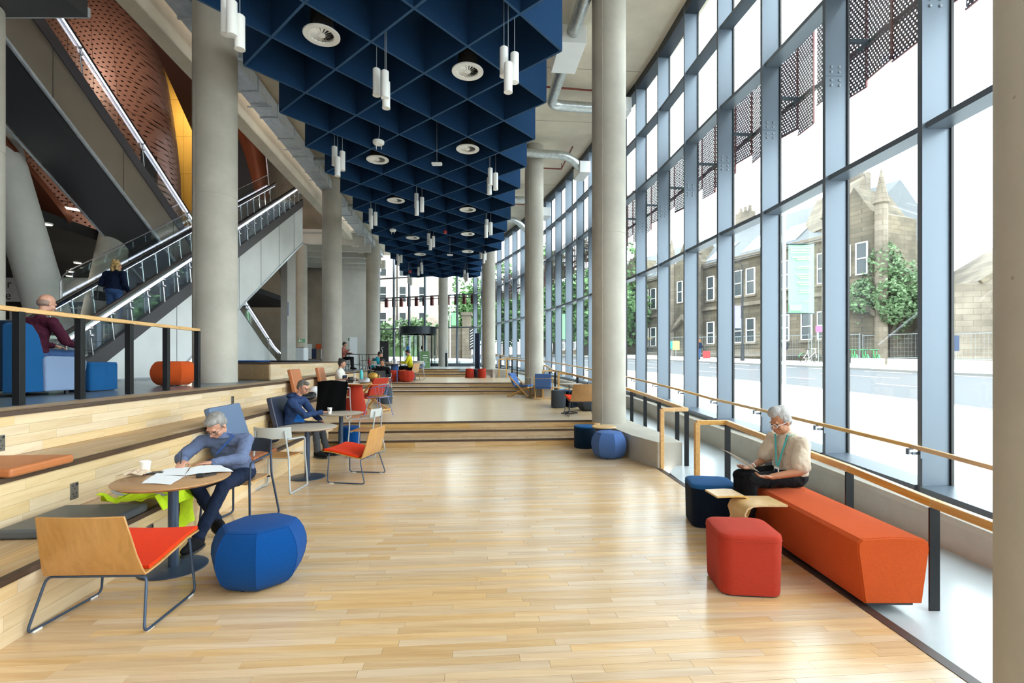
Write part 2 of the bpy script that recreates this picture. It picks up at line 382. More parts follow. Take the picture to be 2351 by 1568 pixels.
def sill_z(y): return .385+.041*(y-5.25) if y < 15 else .785+.027*(y-15)
ZC = 9.7                                                               # underside of the slab
TRAN = (4.15, 6.60, 8.15)
rnd = random.Random(7)
def struct(name, label, cat, **k): return thing(name, label, cat, kind='structure', **k)
def strip(mb, ya, yb, fl, fr, fz, n, th):                              # slab between two plan curves
    rows = []
    for i in range(n+1):
        y = lerp(ya, yb, i/n); a, b, z = fl(y), fr(y), fz(y)
        rows.append([V((a, y, z)), V((b, y, z)), V((b, y, z-th)), V((a, y, z-th))])
    return mb.rings(rows)
# ---- main timber floor, built plank by plank
fl = struct('floor', 'pale oak strip floor of the lowest level', 'floor')
mb = MB(); strip(mb, -4, 10.4, lambda y: pl(T1, y)-.05, lambda y: pl(RIGHT1, y), lambda y: -.0135, 24, .1); mb.build('subfloor', MT['trim_dark'], fl)
planks = []
y = -1.5
def edge_x(tab, c):                                                    # where the plank row through (0, c) along EX meets a boundary
    x = pl(tab, c)
    for _ in range(6): x = pl(tab, c+.09*x)
    return x
while y < 10.3:
    xa, xb = edge_x(T1, y)-.03, edge_x(RIGHT1, y)-.012
    if y+.09*(-1) > 9.9: pass
    x = xa-rnd.uniform(0, .6)
    while x < xb:
        n = rnd.uniform(.5, 1.25); a, b = max(x, xa), min(x+n, xb)
        if b-a > .02: planks.append((y+.09*(a+b)/2, a, b, y))
        x += n
    y += .07*1.004
u_me = MB().box((0, 0, -.006), (1, .0685, .012)).mesh('plank', MT['oak_floor'])
planks.sort(key=lambda p: (p[0] < 2.45, p[0]))
far = MB()
for i, (yc, a, b, c) in enumerate(planks):
    xc = (a+b)/2; ln = (b-a)*math.hypot(1, .09)-.0015; dz = rnd.uniform(-.0004, .0004)
    if i < 295:
        o = bpy.data.objects.new('plank', u_me); COL.objects.link(o); o.parent = fl
        o.location = (xc, c+.09*xc, dz); o.rotation_euler = (0, 0, AXR); o.scale = (ln, 1, 1)
    else: far.box((xc, c+.09*xc, -.006+dz), (ln, .0685, .012), rotz(AXR))
o = far.build('plank', MT['oak_floor'], fl); o['kind'] = 'stuff'
# ---- terrace floors
f2 = struct('floor', 'timber floor of the second terrace', 'floor')
mb = MB()
def terrace(mb, k, k2, z, lt, rt, yend):
    xl0 = pl(lt, stair_y(k, -4)+.72)-.05; rows = []
    n = 14
    for i in range(n+1):
        t = i/n
        ya = stair_y(k, 0)+.76; yb = (stair_y(k2, 0) if k2 is not None else yend)+.05
        c = lerp(ya, yb, t); xa = edge_x(lt, c)-.05; xb = edge_x(rt, c)
        p, q = V((xa, c+.09*xa, z)), V((xb, c+.09*xb, z)); d = V((0, 0, .12))
        rows.append([p, q, q-d, p-d])
    return mb.rings(rows)
terrace(mb, 0, 1, L2, T2, RIGHT2, 0); mb.build('deck', MT['parquet'], f2)
f3 = struct('floor', 'timber floor of the third terrace', 'floor'); mb = MB(); terrace(mb, 1, 2, L3, T3, RIGHT3, 0); mb.build('deck', MT['parquet'], f3)
f4 = struct('floor', 'grey resin floor of the top level by the entrance', 'floor'); mb = MB()
mb.rings([[V((-30, y, L4)), V((xr, y, L4)), V((xr, y, L4-.2)), V((-30, y, L4-.2))] for y, xr in ((26.3, -6.5), (27.35, -6.9), (27.36, -.9), (32, -1.2), (40.6, -3.0))]); mb.build('slab', MT['resin'], f4)
f5 = struct('floor', 'slate grey floor of the raised side platform', 'floor'); mb = MB()
strip(mb, -4, 27.0, lambda y: -30, lambda y: pl(T3, y)-.44, lambda y: L4-.004, 30, .2); mb.build('slab', MT['resin_dark'], f5)
# ---- ramp along the glazing
f6 = struct('floor', 'polished grey ramp running along the glass wall', 'ramp'); mb = MB()
def kerb_x(y):
    for i in range(NF-1):
        if FAC[i][1] <= y <= FAC[i+1][1]:
            t = (y-FAC[i][1])/(FAC[i+1][1]-FAC[i][1]); return lerp(FAC[i][0], FAC[i+1][0], t)-.27
    return FAC[0][0]-.27 if y < FAC[0][1] else FAC[-1][0]-.27
def inner(y): return pl(RIGHT1, y)+.055 if y < 7.9 else (pl(RIGHT2, y)+.02 if y < 18.6 else pl(RIGHT3, y)+.1)
strip(mb, -4, 36.5, inner, kerb_x, lambda y: ramp_z(y) if y < 26 else ramp_z(26)+(y-26)*.03, 60, .15); mb.build('slab', MT['resin'], f6)
# ---- dark edge strip between oak and ramp
mb = MB()
pts = [(pl(RIGHT1, y), y) for y in [-3+.6*i for i in range(19)]]; pts = [p for p in pts if p[1] < 7.9]+[(2.285, 7.86)]
rows = [[V((x-.012, y, .004)), V((x+.06, y, .004)), V((x+.06, y, -.1)), V((x-.012, y, -.1))] for x, y in pts]
mb.rings(rows); tag(mb.build('trim_1', MT['trim_dark'], None), 'dark metal edge strip between oak floor and grey ramp', 'trim', kind='structure')
# ---- concrete upstands beside the terraces (columns stand on them)
def upstand(pts, z1, label):
    m = MB(); m.prism(pts, -.12, z1); return single('concrete_upstand', m, MT['concrete'], label, 'upstand', bev=.012)
upstand([(2.285,7.88),(2.69,7.9),(2.65,9.2),(2.52,10.75),(1.9,10.75),(1.8,10.2),(1.95,9.4),(2.06,8.6)], L, 'low concrete upstand carrying the nearest full column beside the ramp')
upstand([(1.02,17.1),(1.44,17.15),(1.33,18.2),(1.2,19.8),(.32,19.8),(.5,18.9),(.75,18.0)], 2*L, 'low concrete upstand carrying the second column by the deckchairs')
upstand([(-.98,25.3),(-.05,25.4),(-.2,26.1),(-.62,27.6),(-1.7,27.6),(-1.6,26.8)], 3*L, 'brown-grey concrete upstand beyond the two red stools')
# ---- stepped timber seating on the left: three tiers
def seg_boards(parent, tab, ya, yb, z0, z1, rows, mt, stuff_from=13.0):
    h = (z1-z0)/rows; far = MB()
    for r in range(rows):
        y = ya-rnd.uniform(0, .5)
        while y < yb:
            n = rnd.uniform(.55, 1.3); a, b = max(y, ya), min(y+n, yb); y += n
            if b-a < .03: continue
            p = V((pl(tab, a), a, 0)); q = V((pl(tab, b), b, 0)); d = (q-p).normalized(); nrm = V((d.y, -d.x, 0))
            ln = (q-p).length-.0016; c = (p+q)/2-nrm*(.022-rnd.uniform(0, .0008)); c.z = z0+h*(r+.5)
            ang = math.atan2(-d.x, d.y)
            if b < stuff_from:
                o = obj('board', BOARD[mt], parent, c, ang, (.02, ln, h-.0016))
            else: far.box(c, (.02, ln, h-.0016), rotz(ang))
    if far.v: far.build('board', MT[mt], parent)['kind'] = 'stuff'
def tread_boards(parent, tf, tb, ya, yb, z, rows, mt, off=.045, stuff_from=11.0):
    far = MB()
    for r in range(rows):
        y = ya-rnd.uniform(0, .5)
        while y < yb:
            n = rnd.uniform(.7, 1.6); a, b = max(y, ya), min(y+n, yb); y += n
            if b-a < .03: continue
            c4 = []
            for yy in (a+.0008, b-.0008):
                x0 = pl(tf, yy)-off; x1 = pl(tb, yy)-.0 if callable(tb) is False else tb(yy)
                c4.append((lerp(x0, x1, r/rows)-.0008, lerp(x0, x1, (r+1)/rows)+.0008, yy))
            (xa, xb, y0), (xc, xd, y1) = c4; dz = rnd.uniform(-.0008, 0)
            poly = [(xa, y0), (xb, y0), (xd, y1), (xc, y1)]
            if b < stuff_from:
                m = MB().prism(poly, z-.02+dz, z+dz); m.build('board', MT[mt], parent)
            else: far.prism(poly, z-.02+dz, z+dz)
    if far.v: far.build('board', MT[mt], parent)['kind'] = 'stuff'
BOARD = {k: MB().box((0,0,0), (1,1,1)).mesh('board', MT[k]) for k in ('oak_bench', 'oak_stair')}
def nosing(parent, tab, ya, yb, z, step=2.4, w=.05, h=.042):
    y = ya
    while y < yb-.02:
        b = min(yb, y+step); p = V((pl(tab, y+.001), y+.001, 0)); q = V((pl(tab, b-.001), b-.001, 0)); d = (q-p).normalized(); nrm = V((d.y, -d.x, 0))
        m = MB(); c = (p+q)/2-nrm*(w/2-.004); m.box((c.x, c.y, z-h/2+.0006), (w, (q-p).length, h), rotz(math.atan2(-d.x, d.y)))
        m.build('nosing', MT['walnut'], parent); y = b
def core(parent, tf, tb, ya, yb, z0, z1, n=14):
    m = MB(); rows = []
    for i in range(n+1):
        y = lerp(ya, yb, i/n); a = tb(y) if callable(tb) else pl(tb, y); b = pl(tf, y)-.034
        rows.append([V((a, y, z1-.022)), V((b, y, z1-.022)), V((b, y, z0)), V((a, y, z0))])
    m.rings(rows); m.build('carcass', MT['oak_stair'], parent)
t1 = thing('seating_step', 'lowest broad timber seating step, level with the grey cushion', 'bench', (0,0,0), 0, 'stepped timber seating')
core(t1, T1, T2, -3.5, 10.5, -.02, L); seg_boards(t1, T1, 1.2, 10.66, 0, L-.04, 4, 'oak_bench'); tread_boards(t1, T1, T2, 1.2, 10.5, L, 5, 'oak_tread'); nosing(t1, T1, -1, 10.3, L)
t2 = thing('seating_step', 'middle broad timber seating step under the orange flat cushion', 'bench', (0,0,0), 0, 'stepped timber seating')
core(t2, T2, T3, -3.5, 19.5, L-.1, L2+L); seg_boards(t2, T2, 1.8, 19.85, L, 2*L-.04, 4, 'oak_bench', 10.5); tread_boards(t2, T2, T3, 1.8, 19.6, 2*L, 5, 'oak_tread', .045, 8.5); nosing(t2, T2, -1, 19.5, 2*L)
t3 = thing('seating_step', 'top timber step edging the slate platform under the handrail', 'bench', (0,0,0), 0, 'stepped timber seating')
T3b = lambda y: pl(T3, y)-.45
core(t3, T3, T3b, -3.5, 27.9, 2*L-.1, 3*L, 26); seg_boards(t3, T3, 2.6, 27.9, 2*L, 3*L-.04, 4, 'oak_bench', 12.5); tread_boards(t3, T3, T3b, 2.6, 27.8, 3*L, 3, 'oak_tread', .045, 12.0); nosing(t3, T3, -1, 27.8, 3*L)
# ---- cross stairs between terraces
def flight(k, z, lt, rt, label):
    t = thing('timber_steps', label, 'steps', (0,0,0), 0, 'flights of timber steps')
    for s in range(3):
        c = stair_y(k, 0)+.36*s; xa = edge_x(lt, c)-.03; xb = edge_x(rt, c)+.02; r = L/3
        zb, zt = z+s*r, z+(s+1)*r
        m = MB(); p = V((xa, c+.09*xa, 0)); q = V((xb, c+.09*xb, 0)); mid = (p+q)/2; ln = (q-p).length
        m.box(mid+EY*.22+V((0, 0, zt-.03-r/2+.02)), (ln, .40, r-.02), rotz(AXR)); m.build('carcass', MT['trim_dark'], t)
        x = 0
        while x < ln-.01:
            n = min(rnd.uniform(1.0, 1.9), ln-x)
            cc = p+EX*(x+n/2)+EY*(.012+rnd.uniform(0, .0008))
            obj('riser', BOARD['oak_stair'], t, (cc.x, cc.y, (zb+zt-.036)/2), AXR, (n-.0018, .02, r-.038))
            x += n
        m = MB(); m.box(mid+EY*.015+V((0, 0, zt-.018)), (ln, .045, .036), rotz(AXR)); m.build('nosing', MT['walnut'], t)
        m = MB(); m.box(mid+EY*.205+V((0, 0, zt-.0105)), (ln, .335, .02), rotz(AXR)); m.build('tread', MT['oak_tread'], t)
    return t
flight(0, 0, T1, RIGHT1, 'nearest flight of three timber steps with dark nosings')
flight(1, L, T2, RIGHT2, 'middle flight of timber steps behind the blue deckchairs')
flight(2, 2*L, T3, RIGHT3, 'farthest flight of timber steps before the entrance')
# timber plinth bench on the platform edge
pb = thing('plinth_bench', 'long timber plinth bench with cushions on the platform edge', 'bench', (0,0,0))
PA = V((-6.86, 12.25, 0)); PB = V((-5.72, 11.82, 0)); PC = V((-7.35, 21.5, 0))
zt = L4+.40
m = MB(); m.prism([(PA.x, PA.y), (PB.x, PB.y), (PC.x, PC.y), (PC.x-1.2, PC.y)], L4, zt-.022); m.build('carcass', MT['oak_bench'], pb)
m = MB(); m.bar(PA+V((0, -.012, L4+.185)), PB+V((0, -.012, L4+.185)), .02, .35); m.build('end_board', MT['oak_tread'], pb)
for r in range(4):
    q = 0; d = (PC-PB); n_ = V((d.y, -d.x, 0)).normalized(); ln = d.length
    while q < ln:
        n = min(rnd.uniform(.7, 1.4), ln-q); a = PB+d*(q/ln)+n_*.012; b = PB+d*((q+n-.002)/ln)+n_*.012; zc = L4+.045+.09*r
        m = MB(); m.bar(a+V((0, 0, zc)), b+V((0, 0, zc)), .02, .0885); m.build('board', MT['oak_bench'], pb); q += n
m = MB(); m.prism([(PA.x-.03, PA.y-.04), (PB.x+.04, PB.y-.05), (PC.x+.04, PC.y), (PC.x-1.25, PC.y)], zt-.022, zt+.02); m.build('top_board', MT['walnut'], pb)
# ------------------------------------------------------------------ curtain wall
w1 = struct('window_1', 'tall curved curtain wall of blue grey fins along the street', 'window')
zb0 = -.3
mul_me = None
def frameM(t, n): return Matrix(((n.x, t.x, 0), (n.y, t.y, 0), (0, 0, 1)))   # local x outward, y along
bolt = MB()
for sx in (-1, 1):
    for bx in (.08, .19):
        for bz in (-.125, -.055, .055, .125): bolt.lathe([(.017, 0), (.016, .012), (.008, .019)], 10, (bx, sx*.03, bz), Matrix.Rotation(-sx*PI/2, 3, 'X'))
bolt.v = [(x, y, z) for x, y, z in bolt.v]
bolt_me = MB.mesh(bolt, 'splice_bolts', MT['bolt'])
plate_me = MB().box((.12, -.031, 0), (.235, .003, .004)).box((.12, .031, 0), (.235, .003, .004)).mesh('splice_joint', MT['steel_dark'])
m_me = MB().box((.145, 0, 0), (.29, .06, 1)).mesh('mullion', MT['steel_blue'])
g_me = MB().box((.305, 0, 0), (.03, .105, 1)).mesh('gasket', MT['gasket'])
for i in range(NF):
    p, t, n = fac_frame(i); ang = math.atan2(n.y, n.x); z0 = sill_z(p.y)-.5; hgt = ZC-z0
    mu = obj('mullion', m_me, w1, (p.x, p.y, (z0+ZC)/2), ang, (1, 1, hgt))
    g = obj('gasket', g_me, w1, (p.x, p.y, (z0+ZC)/2), ang, (1, 1, hgt))
    if p.y > 4:
        b = obj('splice_bolts', bolt_me, w1, (p.x, p.y, 5.52), ang); b['kind'] = 'stuff'
        obj('splice_joint', plate_me, w1, (p.x, p.y, 5.52), ang)
for i in range(NF-1):
    p, t, n = fac_frame(i); q, t2, n2 = fac_frame(i+1); d = (q-p); ln = d.length; d.normalize(); nn_ = V((d.y, -d.x)); mid = (p+q)/2
    ang = math.atan2(nn_.y, nn_.x); M3 = rotz(ang); zs = (sill_z(p.y)+sill_z(q.y))/2; tilt = (sill_z(q.y)-sill_z(p.y))/2
    for z in TRAN:
        m = MB(); m.box((mid.x+nn_.x*.165, mid.y+nn_.y*.165, z), (.24, ln-.066, .065), M3); m.build('transom', MT['steel_blue'], w1)
    m = MB(); m.box((mid.x+nn_.x*.15, mid.y+nn_.y*.15, ZC-.11), (.30, ln-.066, .22), M3); m.build('head_rail', MT['steel_dark'], w1)
    m = MB()                                                            # sloping sill box
    a = V((p.x, p.y, 0)); b = V((q.x, q.y, 0)); o3 = V((nn_.x, nn_.y, 0)); e = V((d.x, d.y, 0))*.035
    za, zb = sill_z(p.y), sill_z(q.y)
    def sec(pt, zz): return [pt-o3*.03+V((0,0,zz)), pt+o3*.31+V((0,0,zz+.01)), pt+o3*.31+V((0,0,zz-.35)), pt-o3*.03+V((0,0,zz-.11))]
    m.rings([sec(a+e, za), sec(b-e, zb)]); m.build('sill', MT['steel_blue'], w1)
    lev = [zs]+list(TRAN)+[ZC-.2]
    for k in range(4):
        z0, z1 = lev[k], lev[k+1]
        m = MB(); c = mid+nn_*.31; m.box((c.x, c.y, (z0+z1)/2), (.012, ln-.02, z1-z0), M3); m.build('glass_pane', MT['glass'], w1)
# concrete kerb under the glazing
m = MB(); m2 = MB(); rows = []; rows2 = []
for i in range(NF):
    p, t, n = fac_frame(i); p3 = V((p.x, p.y, 0)); n3 = V((n.x, n.y, 0)); zt = sill_z(p.y)-.10
    rows.append([p3-n3*.27+V((0,0,zt-.05)), p3-n3*.24+V((0,0,zt)), p3+n3*.3+V((0,0,zt)), p3+n3*.3+V((0,0,-.7)), p3-n3*.27+V((0,0,-.7))])
m.rings(rows); tag(m.build('wall_kerb', MT['concrete'], None), 'low concrete kerb running under the curved glass wall', 'kerb', kind='structure')
# end wall with revolving door
w2 = struct('window_2', 'glazed end wall above the revolving entrance door', 'window')
EA = V((-2.85, 37.0)); EB = V((-10.6, 39.75)); ed = (EB-EA).normalized(); en = V((ed.y, -ed.x)); NE = 6
en = V((-ed.y, ed.x)) if V((-ed.y, ed.x)).y > 0 else V((ed.y, -ed.x))
eang = math.atan2(en.y, en.x)
me_m = MB().box((.10, 0, 0), (.2, .09, 1)).mesh('mullion', MT['steel_blue'])
for i in range(NE+1):
    p = EA+(EB-EA)*(i/NE); obj('mullion', me_m, w2, (p.x, p.y, (L4-.2+ZC)/2), eang, (1, 1, ZC-L4+.2))
for i in range(NE):
    p = EA+(EB-EA)*(i/NE); q = EA+(EB-EA)*((i+1)/NE); mid = (p+q)/2; ln = (q-p).length
    for z in (L4+.12,)+TRAN:
        if z < 2 and i in (3, 4): continue
        m = MB(); m.box((mid.x+en.x*.1, mid.y+en.y*.1, z), (.16, ln-.09, .08 if z > 2 else .24), rotz(eang)); m.build('transom', MT['steel_blue'], w2)
    lev = [L4+.2]+list(TRAN)+[ZC]
    for k in range(4):
        if k == 0 and i in (3, 4): continue
        m = MB(); m.box((mid.x+en.x*.19, mid.y+en.y*.19, (lev[k]+lev[k+1])/2), (.012, ln-.02, lev[k+1]-lev[k]), rotz(eang)); m.build('glass_pane', MT['glass'], w2)
# ---- ceiling slab, beam, back walls
ceil = struct('ceiling', 'board-marked concrete ceiling slab high above the hall', 'ceiling')
m = MB(); m.rings([[V((-6.55-.09*y, y, ZC)), V((pl([(a[1], a[0]) for a in FAC], y)+.5, y, ZC)), V((pl([(a[1], a[0]) for a in FAC], y)+.5, y, ZC+.4)), V((-6.55-.09*y, y, ZC+.4))] for y in [-6+2.6*i for i in range(18)]])
m.build('slab', MT['concrete_ceiling'], ceil)
for i in range(14):                                                    # formwork joints
    y = -2+3*i; m = MB(); m.bar((-6.3-.09*y, y, ZC-.001), (4.2-.012*y*y*.3, y+.9, ZC-.001), .012, .006); m.build('joint', MT['concrete_dark'], ceil)
def axis_box(mb, p0, p1, ya, yb, z0, z1, m=0):                         # box between two offsets from the hall axis
    rows = [[V((p0-.102*y, y, z0)), V((p1-.102*y, y, z0)), V((p1-.102*y, y, z1)), V((p0-.102*y, y, z1))] for y in (ya, (ya+yb)/2, yb)]
    return mb.rings(rows, m=m)
m = MB(); axis_box(m, -6.95, -6.52, 5.6, 41, 8.92, 9.95); single('ceiling_beam', m, MT['concrete_ceiling'], 'long raw concrete edge beam above the left columns', 'beam', kind='structure', bev=.03)
m = MB(); axis_box(m, -9.0, -6.5, 3.0, 6.4, 8.7, 9.5); single('ceiling_beam', m, MT['concrete'], 'rough concrete beam stub at the top of the atrium', 'beam', kind='structure', bev=.04)
# rectangular duct
dt = thing('rectangular_duct', 'long rectangular galvanised duct above the left columns', 'duct', (-6, 15, 9.2))
y = 5.0
while y < 36:
    m = MB(); axis_box(m, -6.18, -5.66, y, y+1.45, 9.2, 9.6); m.build('duct_length', MT['galv'], dt, dt.location, bev=.006)
    m = MB(); axis_box(m, -6.21, -5.63, y+1.45, y+1.5, 9.17, 9.62); m.build('flange', MT['galv'], dt, dt.location)
    if int((y-5)/1.5) % 2 == 0:
        m = MB(); axis_box(m, -6.28, -5.56, y+.7, y+.74, 9.13, 9.17); m.build('hanger_rail', MT['galv'], dt, dt.location)
    y += 1.5
for i, yy in enumerate((12.6, 19.4, 25.2)):
    m = MB(); m.tube([(-5.66-.102*yy, yy, 9.4), (-4.4-.102*yy, yy+.1, 9.4)], .16, 14); single('duct_branch', m, MT['foil'], ('nearest', 'second', 'third')[i]+' short round foil branch off the rectangular duct', 'duct', 'foil duct branches', smooth=40)
# ---- columns
def column(x, y, r, z0, z1, label, mt='concrete'):
    c = thing('column', label, 'column', (x, y, z0)); n = 40; zj = z0+3.9
    m = MB(); m.lathe([(r, z0), (r, zj-.01)], n, (x, y, 0)); m.lathe([(r-.006, zj-.012), (r-.006, zj+.012)], n, (x, y, 0)); m.lathe([(r, zj+.01), (r, z1)], n, (x, y, 0))
    m.build('shaft', MT[mt], c, c.location, smooth=40)
    m = MB(); m.box((x-r*.55, y-r*.836, (z0+z1)/2), (.012, .012, z1-z0), rotz(-.55)); m.build('cast_seam', MT[mt], c, c.location)
    return c
column(2.085, 1.74, .30, -.1, ZC, 'round concrete column at the right edge, nearest the camera')
column(2.03, 10.5, .35, L, ZC, 'round concrete column on the upstand beside the woman on the orange bench')
column(.83, 18.75, .35, 2*L, ZC, 'round concrete column behind the two blue deckchairs')
column(-1.27, 27.3, .36, 3*L, ZC, 'round concrete column standing by the tall blue board')
column(-5.16, 37.6, .36, L4, ZC, 'round concrete column standing inside the end wall of glass')
column(-6.29, 10.62, .42, L4, ZC, 'round concrete column beside the orange pouf on the platform')
column(-8.05, 22.4, .42, L4, ZC, 'round concrete column behind the plinth bench cushions')
column(-9.3, 33.5, .44, L4, ZC, 'round concrete column left of the glazed end wall')
column(-8.75, 8.15, .36, L4, 7.5, 'round concrete column at the left edge of the view')
column(-12.6, 30.0, .32, L4, 8.6, 'slim round column with a green exit sign')
# ---- acoustic baffle ceiling: rhombic grid of felt panels
KH = 5.4; ZP = EYE+KH; PH = 1.15
bf = thing('baffle_ceiling', 'navy felt baffle ceiling of upright panels in a diamond grid', 'acoustic ceiling', (-1.6, 14, ZP))
G0 = V((-.9096*KH, 1.7005*KH)); GA = V((.1365, .173))*KH; GB = V((-.165, .150))*KH
def gnode(s, d): i, j = (s+d)/2, (s-d)/2; return G0+GA*i+GB*j
TH = .042
me_p = {}
for key, vec in (('a', GA), ('b', -GB)):
    ln = vec.length; m = MB(); m.box((0, 0, PH/2), (ln-.012, TH, PH), None, 0); m.box((0, 0, -.0006), (ln-.012, TH+.001, .0012), None, 1)
    me_p[key] = (m.mesh('baffle_panel', [MT['navy_felt'], MT['felt_edge']]), math.atan2(vec.y, vec.x))
cnt = 0
for s in range(-5, 27):
    dmax = 7 if s <= 17 else 6
    for d in range(0, 8):
        if (s+d) % 2: continue
        if d > dmax: continue
        for sgn, key in ((1, 'a'), (-1, 'b')):
            d2 = d+sgn
            if d2 < 0 or d2 > (7 if s+1 <= 17 else 6): continue
            p, q = gnode(s, d), gnode(s+1, d2); mid = (p+q)/2; vec = q-p
            me, a = me_p['a' if sgn == 1 else 'b']
            if s == 26 and d in (0,): pass
            obj('baffle_panel', me, bf, V((mid.x, mid.y, ZP))-bf.location, math.atan2(vec.y, vec.x)); cnt += 1
# suspension grid above, hidden in the dark
# ------------------------------------------------------------------ pendants, diffusers and other things under the slab
def pendant(label, p, ztop, group):
    t = thing('pendant_light', label, 'lamp', p, 0, group); r = .066; h = .46
    m = MB(); m.lathe([(r-.012, .03), (r, .012), (r, h-.012), (r-.012, h)], 20); m.build('lamp_body', MT['white'], t, smooth=40)
    m = MB(); m.lathe([(r-.004, -.004), (r+.003, -.004), (r+.003, .014), (r-.004, .014)], 20); m.build('rim', MT['white'], t, smooth=40)
    m = MB(); m.lathe([(.001, .004), (r-.012, .006), (r-.02, .02), (.001, .02)], 16); m.build('lens', MT['lens'], t, smooth=40)
    top = ztop-p[2]
    m = MB(); m.tube([(0, 0, h), (0, 0, top)], .006, 6); m.build('cable', MT['cable'], t)
    return t
CL = [  # cluster name, [(u, bottom v, length px)]
 ('at the top of the nearest left column', [(519,79,77),(532.6,81,77),(550.6,113,78)]),
 ('under the middle of the nearest baffles', [(864.6,219,62),(883.8,225,62),(886.7,248.5,60)]),
 ('under the nearest right edge of the baffles', [(1156.9,175,67),(1166.7,211.7,67),(1181.5,189,67)]),
 ('in front of the second left column', [(768,379.6,43.5),(775,404,43.5),(786,391,43.5)]),
 ('under the right edge, second from the camera', [(1123.4,446,38.5),(1125.4,424.7,38.5),(1138,435.7,38.5)][::1]),
 ('mid-ceiling, second from the camera', [(956,477,33),(956.8,494,33),(968.8,486,33)]),
 ('under the left edge, third from the camera', [(851,509,30),(852,524.7,30),(862,517,30)]),
 ('under the right edge, third from the camera', [(1117.5,532,28.5),(1116,545,28.5),(1126.7,539,28.5)]),
 ('mid-ceiling, third from the camera', [(984,561,25),(988,573.5,25),(995,567,25)]),
 ('in front of the third left column', [(913,597.5,20.5),(914.5,608,20.5),(921,603,20.5)]),
 ('in front of the third right column', [(1104,594,21),(1111,604,21),(1114,597,21)]),
 ('mid-ceiling, fourth from the camera', [(960.6,632,19),(967.5,622,19),(969,628,19)]),
 ('at the far left corner of the baffles', [(938,650,18.5),(944,655,18.5)]),
 ('at the far right corner of the baffles', [(1066,639,18.5),(1073,645,18.5),(1069,648,18.5)])]
for nm, ps in CL:
    Ls = sum(p[2] for p in ps)/len(ps); Y = 1150*.46/Ls
    order = sorted(range(len(ps)), key=lambda i: ps[i][1])
    names = {order[-1]: 'lowest', order[0]: 'highest'}
    for i, (u, v, l) in enumerate(ps):
        pos = names.get(i, 'middle')
        yy = Y+(.09, -.09, .0)[i % 3] if len(ps) == 3 else Y+(.08, -.08)[i]
        pendant('%s white pendant of the cluster %s' % (pos, nm), at(u, v, yy), ZC+.005, 'cylinder pendants under the baffles')
def diffuser(label, u, v, z=7.16, r=.30):
    Y = 1150*(z-EYE)/(827-v); p = V(((u-UC)/F*Y, Y, z)); p = min((gnode(s_, d_)+(GA+GB)/2 for s_ in range(-5, 25) for d_ in range(1, 7) if (s_+d_) % 2 == 0), key=lambda c: (c-p.xy).length).to_3d(); p.z = z
    t = thing('air_diffuser', label, 'diffuser', p, 0, 'swirl air diffusers')
    m = MB(); m.rings([[V((rr*math.cos(2*PI*j/32), rr*math.sin(2*PI*j/32), zz)) for j in range(32)] for rr, zz in ((r*.64, .02), (r*.68, .003), (r*.97, -.004), (r, .004), (r, .02), (r*.66, .055))], False); m.build('rim', MT['white'], t, smooth=40)
    m = MB(); m.lathe([(.001, .07), (r*.66, .07)], 24); m.build('throat', MT['dark'], t)
    m = MB(); m.lathe([(r*.2, .0), (r*.2, .03), (.02, .04)], 16); 
    m.build('hub', MT['white'], t, smooth=40)
    vane = MB(); vane.add([(r*.17, -.012, .004), (r*.67, -.045, .004), (r*.67, .03, .05), (r*.17, .012, .03)], [(0, 1, 2, 3)]); vm = vane.mesh('vane', MT['white'])
    for k in range(18): obj('vane', vm, t, (0, 0, 0), 2*PI*k/18)
    m = MB(); m.lathe([(r*.66, .05), (r*.6, .3), (r*.55, .9)], 20); m.build('neck', MT['duct_dark'], t, smooth=40)
    return t
DF = [(745,80,'nearest left'),(1060,146,'nearest right'),(861,361,'second left'),(1056,333,'second right'),(906,457,'third left'),(1057,476,'third right'),(941,541,'fourth left'),(1066,533,'fourth right'),(957,581,'fifth left'),(1067,581,'fifth right')]
for u, v, n in DF: diffuser(n+' round white swirl diffuser hanging among the navy baffles', u, v)
# small ceiling fittings
def sensor(u, v, Y, label, col='white'):
    t = thing('ceiling_sensor', label, 'sensor', at(u, v, Y), 0); m = MB(); m.lathe([(.10, -.03), (.13, 0), (.13, .05), (.06, .08)], 20); m.build('housing', MT[col], t, smooth=40)
    m = MB(); [m.box((.07*math.cos(a), .07*math.sin(a), -.075), (.012, .012, .10)) for a in (.5, 2.6, 4.2)]; m.build('prongs', MT['white'], t)
    m = MB(); m.tube([(0, 0, .07), (.03, 0, .3), (-.01, 0, .6), (0, 0, 2.6)], .006, 6); m.build('cable', MT['cable'], t)
sensor(869, 329, 11.6, 'white aerial sensor with prongs hanging above the second left diffuser')
sensor(902, 530, 20.5, 'white aerial sensor hanging between third and fourth left diffusers')
for (u, v, Y, lb) in ((1003, 376, 12.6, 'flat white emergency light hanging in the middle of the baffles'), (1033, 585, 22.6, 'small flat white emergency light far along the baffles')):
    t = thing('emergency_light', lb, 'lamp', at(u, v, Y)); m = MB(); m.box((0, 0, 0), (.26, .12, .05)); m.build('housing', MT['white'], t, bev=.012); m = MB(); m.box((0, 0, -.03), (.22, .09, .014)); m.build('diffuser', MT['whiteboard'], t); m = MB(); m.tube([(0, 0, .02), (0, 0, 1.2)], .005, 6); m.build('cable', MT['cable'], t)
for (u, v, Y, lb) in ((1022, 533, 20.8, 'red alarm sounder hanging below the fourth right diffuser'), (941, 624, 27.5, 'red alarm sounder at the far left of the baffles')):
    t = thing('alarm_sounder', lb, 'alarm', at(u, v, Y)); m = MB(); m.lathe([(.05, -.06), (.075, -.02), (.075, .05), (.04, .07)], 14); m.build('housing', MT['red'], t, smooth=40); m = MB(); m.tube([(0, 0, .06), (0, 0, 1.0)], .006, 6); m.build('cable', MT['cable'], t)
